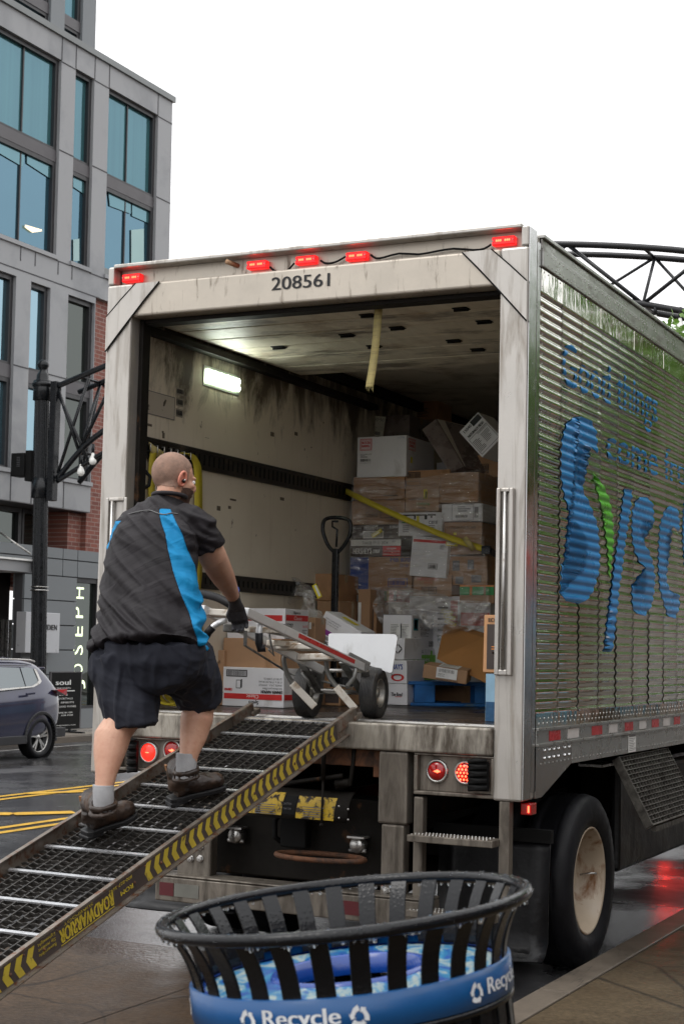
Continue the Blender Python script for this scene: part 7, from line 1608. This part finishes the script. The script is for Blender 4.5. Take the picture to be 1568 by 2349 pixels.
def folds(p_, n_):
    d = p_-SP[3]; u, v, w_ = d.dot(bR), d.dot(bF), d.z
    a = noise.noise(V((u*4+v*2, (w_+.65*u)*15, v*3))); b_ = noise.noise(V((u*3.2+7, (w_+.45*u-.2*v)*26, v*4+3))); low = max(0, min(1, (SP[4].z-p_.z)/.25))
    amp = .006+.010*low; r_ = max(-.6, 1-abs(a)*4.2)*amp*1.15+(b_*.6)*amp+noise.noise(p_*5)*.008
    s2 = (p_-J(468, 1225, 7.12)).length
    if s2 < .16: r_ += .006*math.sin((p_.z*.8+(p_-SP[5]).dot(bR)*.6)*150+3*noise.noise(p_*9))*(1-s2/.16)
    return p_+n_*r_
def blue(c_, n_):
    s_, fr_, py = tors(c_)
    if py < 1172 or (c_-J(478, 1240, 7.14)).length < .095 and s_ > .9: return 0
    if (c_-J(440, 1203, 7.12)).length < .085 and py < 1215: return 0
    a = s_; k = min(1, max(0, (py-1175)/75)); s0 = .09+.30*k+.50*max(0, min(1, (py-1250)/215)); s1 = .42+.75*max(0, min(1, (py-1175)/110))
    if s_ < 0: return 1 if 1196 < py < 1268 and s_ < -.86+.06*(py > 1240) else 0
    if py > 1505: return 0
    return 1 if (s0 < a < s1 or (py > 1270 and a > s0)) else 0
def panel(c_):
    s_, fr_, py = tors(c_)
    if s_ < -.3: return min((-.93-s_)*8, (py-1200)/20, (1262-py)/20)
    s0 = float(np.interp(py, (1175, 1232, 1260, 1297, 1333, 1370, 1406, 1465), (.0, .33, .43, .52, .60, .70, .80, .90))); s1 = float(np.interp(py, (1175, 1232, 1260, 1297, 1333, 1370, 1406, 1440), (.38, .70, .82, .97, .99, 1.05, 1.3, 1.8)))
    v = min((s_-s0)*8, (s1-s_)*8, (py-1173)/8, (1507-py)/8)
    return min(v, ((c_-J(480, 1238, 7.14)).length-.098)*40, ((c_-J(442, 1200, 7.12)).length-.088)*40 if py < 1222 else 9)
sho, off = fuse(sh, .0062, 3, 'shirt', [M['shirt']], man, folds)
pl_ = SP[0]
for v in sho.data.vertices:      # the hem hangs lower on the left hip
    d_ = (V(v.co)+off-pl_); lo_ = max(0, 1-(d_.z+.03)/.16) if d_.z > -.2 else 1; v.co.z += .028*(d_.dot(bR)/.25)*min(1, lo_)
at = sho.data.attributes.new('panel', 'FLOAT', 'POINT')
at.data.foreach_set('value', [panel(V(v.co)+off) for v in sho.data.vertices])
bt = BVHTree.FromPolygons([V(v.co)+off for v in sho.data.vertices], [tuple(q.vertices) for q in sho.data.polygons])
def hit(px, py, lift=.002):
    h = bt.ray_cast(CAM, ray(px, py).normalized())
    return h[0]+h[1]*lift if h[0] is not None else None
k = MB(); P_l = [hit(x, y) for x, y in ((256, 1199), (275, 1187), (300, 1179), (325, 1173), (345, 1172), (360, 1177), (376, 1181), (392, 1178), (408, 1180))]; P_l = [q for q in P_l if q]
if len(P_l) > 3: k.tube(curve(P_l, 32), .0028, 6); k.build('piping', mat('grey_piping', (.12, .12, .12), .5), sho)
k = MB(); k.tube([SP[-1]+(bR*math.cos(a)*.074+bF*math.sin(a)*.079)+V((0, 0, .006-.008*math.sin(a))) for a in [2*math.pi*i/28 for i in range(28)]], (.010), 10, closed=True); k.build('collar', M['collar'], sho)
# ---- shorts
so_ = MB(); so_.tube([J(343, 1470, 6.93), J(343, 1500, 6.93), J(345, 1545, 6.95), J(350, 1575, 6.96)], [(.25, .19), (.258, .20), (.24, .195), (.17, .15)], 24, side=sd_)
so_.tube([J(288, 1510, 6.91), J(290, 1560, 6.89), J(298, 1615, 6.86), J(303, 1648, 6.845), J(306, 1668, 6.84)], [.145, .138, .122, .116, .113], 22)
so_.tube([J(398, 1505, 6.97), J(425, 1530, 7.01), J(446, 1565, 7.08), J(454, 1590, 7.12), J(457, 1606, 7.14)], [.15, .142, .116, .104, .101], 22)
so_.sph(J(226, 1530, 6.86), (.04, .035, .08), 12)
def sfold(p_, n_):
    a = noise.noise(V((p_.x*16, p_.y*16, p_.z*5))); b_ = noise.noise(V(((p_.x+p_.z)*9, p_.y*7, p_.z*16))); c2_ = noise.noise(V((p_.x*7+3, p_.y*7, (p_.z+.5*p_.x)*26))); return p_+n_*(max(-.6, 1-abs(a)*4)*.008+b_*.006+max(0, 1-abs(c2_)*5)*.002)
fuse(so_, .007, 3, 'shorts', [M['shorts']], man, sfold)
# ---- socks and boots
def sock(P_, r_):
    k = MB(); vs = []; n_ = 40; P2 = curve(P_, 16); fs = []
    for i, c_ in enumerate(P2):
        for q in range(n_): a = 2*math.pi*q/n_; rr_ = r_*(1+.03*(q % 2)-.06*i/len(P2)); vs.append(c_+V((math.cos(a)*rr_, math.sin(a)*rr_, 0)))
    for i in range(len(P2)-1):
        for q in range(n_): l = (q+1) % n_; fs.append((i*n_+q, i*n_+l, (i+1)*n_+l, (i+1)*n_+q))
    fs.append(tuple(range(n_))[::-1]); k.add(vs, fs, 0, True); k.build('sock', M['sock'], man)
sock([J(237, 1801, 6.69), J(237, 1830, 6.68), J(237, 1862, 6.68)], .0445); sock([J(428, 1728, 7.06), J(427, 1755, 7.05), J(425, 1790, 7.04)], .0465)
def boot(heel, fdir, up, ankle, flex=0, sc=1):
    f_ = V(fdir); f_ = (f_-up*f_.dot(up)).normalized(); s_ = f_.cross(up).normalized()
    def B(x, y, z): return heel+f_*x*sc+s_*y+up*z
    k = MB(); top = ankle+V((0, 0, .0))
    k.tube([B(.0, 0, .055), B(.07, 0, .062), B(.13, 0, .055), B(.19, 0, .047+flex*.3), B(.245, 0, .044+flex), B(.275, 0, .040+flex*1.3)], [(.042, .044), (.046, .052), (.048, .048), (.053, .044), (.050, .040), (.034, .030)], 18, side=tuple(s_))
    k.tube([B(.03, 0, .05), B(.035, 0, .10), B(.03, 0, .15), top], [(.044, .056), (.047, .056), (.050, .056), (.054, .058)], 18, side=tuple(s_))
    k.tube([top+(s_*math.cos(a)*.050+f_*math.sin(a)*.052) for a in [2*math.pi*i/20 for i in range(20)]], .012, 8, closed=True)
    k.tube([top-V((0, 0, .03))+(s_*math.cos(a)*.050+f_*math.sin(a)*.054) for a in [2*math.pi*i/20 for i in range(20)]], .010, 8, closed=True)
    k.sph(B(.235, 0, .045+flex), (.048, .048, .034), 14)
    def cr(p_, n_): return p_+n_*(.0035*noise.noise(p_*30)+.002*noise.noise(p_*70))
    bo_, off_ = fuse(k, .0055, 2, 'boot', [M['leather']], man, cr)
    k = MB(); n_ = 12; pr = []
    for i in range(n_+1):
        u = i/n_; x = -.042+.338*u; wd_ = .040*(1-(abs(u-.1)/.1)**2*.35 if u < .1 else 1) if u < .4 else (.040+.016*math.sin((u-.4)/.6*math.pi*.85)); 
        if u > .86: wd_ *= math.sqrt(max(.02, 1-((u-.86)/.15)**2))
        pr.append((x, wd_, flex*max(0, (u-.6)/.4)**1.5*1.2))
    vs = []
    for x, wd_, z in pr: vs += [B(x, -wd_-.003, z), B(x, wd_+.003, z), B(x, wd_+.004, z+.024), B(x, -wd_-.004, z+.024)]
    fs = [(0, 1, 2, 3), tuple(n_*4+q for q in (3, 2, 1, 0))]
    for i in range(n_):
        for q in range(4): l = (q+1) % 4; fs.append((i*4+q, (i+1)*4+q, (i+1)*4+l, i*4+l))
    k.add(vs, fs); k.cbox((0, 0, 0), (1e-4, 1e-4, 1e-4)); k.v = k.v[:-8]; k.f = k.f[:-6]; k.m = k.m[:-6]; k.sm = k.sm[:-6]
    Mx = Matrix(((f_.x, s_.x, up.x, heel.x), (f_.y, s_.y, up.y, heel.y), (f_.z, s_.z, up.z, heel.z), (0, 0, 0, 1))); k.box((-.04, -.040, -.014), (.045, .040, .004), M=Mx); k.build('sole', M['sole'], bo_, bev=.005)
    k = MB()
    for i in range(5): k.tube([B(.085+i*.018, -.022, .105-i*.011), B(.09+i*.018, 0, .112-i*.011), B(.085+i*.018, .022, .105-i*.011)], .0028, 6)
    k.build('bootlace', mat('boot_lace', (.10, .05, .03), .8), bo_)
    k = MB(); k.bar(B(-.028, 0, .15), B(-.032, 0, .18), .022, .008, up=tuple(f_)); k.build('heel_tab', mat('tan_leather_tab', (.28, .13, .05), .6), bo_); return bo_
PD = RA-RN*.041
hR_ = onp(404, 1846, PD, RN); hL_ = onp(210, 1928, PD, RN); Nn = RN if RN.z > 0 else -RN
boot(hR_+Nn*.018, (.17, .25, 0), Nn, J(427, 1768, 7.05), 0, .86); boot(hL_+Nn*.03, (.11, .27, 0), (Nn+V((0, .0, .0))).normalized(), J(237, 1847, 6.68), .012, .80)
# ---- gloved hands
def hand(wr, pm, kn, side, curl, thumb_to, name='glove'):
    k = MB(); fw = (kn-wr).normalized(); sd = V(side); sd = (sd-fw*sd.dot(fw)).normalized(); nn_ = fw.cross(sd).normalized(); nn_ = nn_ if nn_.dot(V(curl)) > 0 else -nn_
    k.tube([wr, wr.lerp(pm, .6), pm, kn], [(.029, .024), (.033, .024), (.041, .021), (.043, .018)], 16, side=tuple(sd))
    for i, ln in enumerate((.92, 1.05, 1.0, .80)):
        b0 = kn+sd*(-.033+.022*i)-fw*.006; p1 = b0+(fw*.030+nn_*.008)*ln; p2 = p1+(fw*.010+nn_*.026)*ln; p3 = p2+(-fw*.014+nn_*.014)*ln
        k.tube([b0, p1, p2, p3], [.0105, .0102, .0095, .0085], 10); k.sph(p3, .0085, 8); k.sph(p1, .0108, 8)
    tb = pm-sd*.030; t1 = tb-sd*.016+fw*.022+nn_*.012; t2 = t1+fw*.022+nn_*.018+sd*.006; k.tube([pm.lerp(wr, .4)-sd*.012, tb, t1, t2], [.017, .015, .0125, .0105], 10); k.sph(t2, .0105, 8)
    go, off_ = fuse(k, .0035, 2, name, [M['glove']], man, lambda p_, n_: p_+n_*.0012*noise.noise(p_*90))
    c_ = MB(); a_ = wr-fw*.035; c_.tube([a_, wr-fw*.01, wr+fw*.018], [.036, .034, .033], 20); c_.build('cuff', M['sole'], go); c_ = MB(); c_.tube([a_-fw*.001, a_+fw*.005], [.0372, .0370], 20); c_.build('cuff_edge', M['blue_ink'], go); return go
hand(J(534, 1366, 7.62), J(543, 1398, 7.73), J(549, 1422, 7.76), tuple(CR), tuple(-CF), None)
hand(J(425, 1425, 7.76), J(440, 1440, 7.80), J(452, 1450, 7.83), (0, 0, 1), tuple(CF), None)
# ================================================================== THE RECYCLING BIN
rc = dep(789, 2084, 3.20); hB = 1.02; ax = V((CF.x, CF.y, 0)).normalized(); tilt = Matrix.Rotation(R(-1.3), 4, V((_r.x, _r.y, 0)).normalized()) @ Matrix.Rotation(R(-7.2), 4, ax)
rb = thing('recycling_bin', 'black slatted steel recycling bin with a blue Recycle band and flared wet rim', 'bin', (0, 0, 0))
rb.location = rc-(tilt @ V((0, 0, hB))); 
fa = math.atan2((CAM-rc).y, (CAM-rc).x)   # the bin's local +x looks at the street corner where the photographer stood
rb.rotation_mode = 'QUATERNION'; rb.rotation_quaternion = (tilt @ Matrix.Rotation(fa, 4, 'Z')).to_quaternion()
RR, RBd = .368, .310
m, t, p, tc = nodes('wet_black_enamel'); o = tc.outputs['Object']; p.inputs['Base Color'].default_value = (.005, .0055, .007, 1); p.inputs['Roughness'].default_value = .22; p.inputs['Coat Weight'].default_value = .1; p.inputs['Specular IOR Level'].default_value = .28
vo = t.nodes.new('ShaderNodeTexVoronoi'); vo.inputs['Scale'].default_value = 110; t.links.new(o, vo.inputs[0]); bump_(t, p, mr_(t, vo.outputs[0], .0, .5, 1, 0), .3, .002); M['enamel'] = m
n = 30
def prof(z):
    u = max(0, (z-(hB-.12))/.12); return RBd+(RR-.012-RBd)*u**1.8
for k in range(n):
    a = 2*math.pi*(k+.35)/n; b = MB(); vs = []; zz = [.08+(hB-.12-.08)*i/4 for i in range(5)]+[hB-.12+.12*i/9 for i in range(1, 10)]
    for z in zz:
        r_ = prof(z); c0 = V((math.cos(a), math.sin(a), 0)); s0 = V((-math.sin(a), math.cos(a), 0))*.0185
        vs += [c0*r_-s0+V((0, 0, z)), c0*r_+s0+V((0, 0, z)), c0*(r_+.006)+s0+V((0, 0, z)), c0*(r_+.006)-s0+V((0, 0, z))]
    fs = []
    for i in range(len(zz)-1):
        for q in range(4): l = (q+1) % 4; fs.append((i*4+q, i*4+l, (i+1)*4+l, (i+1)*4+q))
    b.add(vs, fs, 0, False); b.build('slat', M['enamel'], rb, local=True, bev=.0015)
b = MB(); b.tube([(RR*math.cos(2*math.pi*i/72), RR*math.sin(2*math.pi*i/72), hB+.004) for i in range(72)], .0125, 14, closed=True); b.build('rim', M['enamel'], rb, local=True)
zb0, zb1 = hB-.178, hB-.112; b = MB(); b.lathe([(RBd+.007, zb0), (RBd+.013, zb0+.002), (RBd+.013, zb1-.002), (RBd+.007, zb1)], (0, 0, 0), n=96); M['band'] = mat('blue_vinyl_band', (.006, .085, .26), .35, 0, .08, 6, coat=.1, bump=.1, bscale=90); band = b.build('band', M['band'], rb, local=True)
b = MB(); b.lathe([(RBd+.008, zb0-.012), (RBd+.012, zb0-.012), (RBd+.012, zb0-.001), (RBd+.008, zb0-.001)], (0, 0, 0), n=72); b.lathe([(RBd-.006, .1), (RBd+.008, .1), (RBd+.008, .15), (RBd-.006, .15)], (0, 0, 0), n=72); b.lathe([(0, .05), (RBd, .05), (RBd, .09), (0, .09)], (0, 0, 0), n=48); b.build('hoop', M['enamel'], rb, local=True)
def wrap(vs, a0, z0, wd_, ht_, rad):   # from flat (x 0..1, y 0..1) onto the band; x runs to the right seen from outside
    o_ = []
    for v in vs:
        a = a0+wd_*v[0]/rad; o_.append((rad*math.cos(a), rad*math.sin(a), z0+ht_*v[1]))
    return o_
b = MB(); rad = RBd+.0145
def arrows():
    """three chasing arrows in a triangle, unit square"""
    out_ = []; C_ = V((.5, .42, 0))
    for k in range(3):
        rot = Matrix.Rotation(2*math.pi*k/3, 4, 'Z')
        for q in ([(-.20, -.42), (.16, -.42), (.16, -.22), (-.10, -.22)], [(.12, -.50), (.30, -.30), (.12, -.12)], [(-.42, -.30), (-.20, -.42), (-.10, -.22), (-.26, -.10)]):
            out_.append([(C_+(rot @ V((x, y, 0)))*.95).to_tuple()[:2] for x, y in q])
    return out_
def sym(a0):
    for q in arrows():
        q2 = [(x, y) for x, y in q]; vs = wrap(q2, a0, zb0+.011, .040, .043, rad); b.add(vs, [tuple(range(len(vs)))])
def word(a0, wd_):
    vs, fs = glyphs('Recycle', 4); 
    for off in (0, .0028):
        b.add(wrap([(v.x+off/wd_, v.y*1.0) for v in vs], a0, zb0+.020, wd_, .031, rad+.0002*(off > 0)), fs)
for base in (0, R(83), R(-83), R(166)):
    sym(base+R(-39)-.02); word(base+R(-30.5), .150); sym(base+R(0)-.02)
b.build('lettering', mat('white_band_lettering', (.72, .74, .76), .4), band, local=True)
# blue liner lid with its opening
m, t, p, tc = nodes('printed_blue_lid'); o = tc.outputs['Object']; f = nz_(t, o, 1, 3, .6, (6, 14, 6), 1.5); c = ramp_(t, f, [(.36, (.005, .05, .26)), (.46, (.012, .17, .32)), (.54, (.34, .38, .34)), (.60, (.015, .19, .34)), (.70, (.005, .06, .28))]); t.links.new(c, p.inputs['Base Color']); p.inputs['Roughness'].default_value = .3; M['lid'] = m
zl = hB-.128; b = MB(); b.lathe([(.155, zl+.004), (.225, zl+.006), (.300, zl)], (0, 0, 0), n=64); li = b.build('lid', M['lid'], rb, local=True)
b = MB(); b.lathe([(.300, zl-.05), (.304, zl+.004), (.292, zl+.006)], (0, 0, 0), n=64); b.lathe([(.150, zl-.03), (.146, zl+.010), (.158, zl+.012), (.162, zl+.004)], (0, 0, 0), n=48); b.build('lid_edge', mat('blue_plastic_edge', (.005, .05, .28), .25, coat=.4), li, local=True)
b = MB(); b.lathe([(.29, .12), (.29, zl-.06)], (0, 0, 0), n=48); b.build('liner', M['rubber'], rb, local=True)
b = MB(); rg = random.Random(5)
for k in range(420):
    a = rg.uniform(0, 6.283); ph = rg.uniform(-.3, 3.4) if rg.random() < .75 else rg.uniform(4.2, 5.2); r_ = rg.uniform(.0012, .0030)
    if ph > 4: r_ *= 1.5
    b.sph(((RR+.0125*math.cos(ph))*math.cos(a), (RR+.0125*math.cos(ph))*math.sin(a), hB+.004+.0125*math.sin(ph)-(r_*.7 if ph > 4 else 0)), (r_, r_, r_*(1.3 if ph > 4 else .7)), 8)
m, t, p, tc = nodes('rain_drop'); p.inputs['Base Color'].default_value = (.9, .95, 1, 1); p.inputs['Transmission Weight'].default_value = 1; p.inputs['IOR'].default_value = 1.33; p.inputs['Roughness'].default_value = .02; M['drop'] = m
o_ = b.build('raindrops', M['drop'], rb, local=True); o_['kind'] = 'stuff'
# trees last: their crowns are heavy
tr1 = street_tree(5.1, 9.8, 'leafy green street tree beyond the truck under the black arch', 11, 6.8, 2.5, 26000, .10, extra=[(dep(1600, 800, 17.4), .5), (dep(1640, 860, 17.2), .7), (dep(1572, 770, 17.4), .3)])
street_tree(7.6, 6.2, 'young street tree near the shopfront, out over the near pavement', 21, 7.0, 2.4, 9000, .15)
street_tree(5.8, 18.5, 'second leafy street tree further along the near pavement', 5, 8.2, 3.0, 9000, .2)

# pieces that were built together but are parts of their own
def islands(o):
    me = o.data; par = list(range(len(me.vertices)))
    def find(a):
        while par[a] != a: par[a] = par[par[a]]; a = par[a]
        return a
    for e in me.edges:
        a, b_ = find(e.vertices[0]), find(e.vertices[1])
        if a != b_: par[a] = b_
    gr = {}
    for q in me.polygons: gr.setdefault(find(q.vertices[0]), []).append(q.index)
    return list(gr.values())
SPLIT = ('gusset_plate', 'weld_seam', 'red_reflector', 'white_reflector', 'label_scrap', 'lamp_cable', 'drain_stub', 'awning', 'unit_bar', 'boards', 'red_stripe', 'white_stripe', 'door_track', 'cross_bar', 'axle', 'axle_bracket', 'latch_hook', 'pivot_bracket', 'link_rod', 'post_side', 'door_frame', 'cable_bundle', 'door_seal', 'canopy', 'band', 'grip_strip', 'side_wall', 'chassis_frame', 'sub_frame', 'step_frame', 'window_band', 'lower_cladding', 'ground_floor_panel', 'panel_backing', 'tread_bar', 'guard_screw', 'screw', 'air_coupling', 'latch_rod', 'hitch', 'pier')
for o in list(bpy.data.objects):
    nm = o.name.split('.')[0]
    if o.type != 'MESH' or nm not in SPLIT or kids(o): continue
    isl = islands(o)
    if not 1 < len(isl) <= 90: continue
    me = o.data
    for k, fl in enumerate(isl):
        mp = {}; vs = []; fs = []
        for fi in fl:
            f_ = []
            for vi in me.polygons[fi].vertices:
                if vi not in mp: mp[vi] = len(vs); vs.append(tuple(me.vertices[vi].co))
                f_.append(mp[vi])
            fs.append(tuple(f_))
        n_ = bpy.data.meshes.new(nm); n_.from_pydata(vs, [], fs)
        for m_ in me.materials: n_.materials.append(m_)
        for q, fi in zip(n_.polygons, fl): q.material_index = me.polygons[fi].material_index; q.use_smooth = me.polygons[fi].use_smooth
        n_.update(); c = o.copy(); c.data = n_; c.name = 'board' if nm == 'boards' else nm; COL.objects.link(c)
    bpy.data.objects.remove(o)
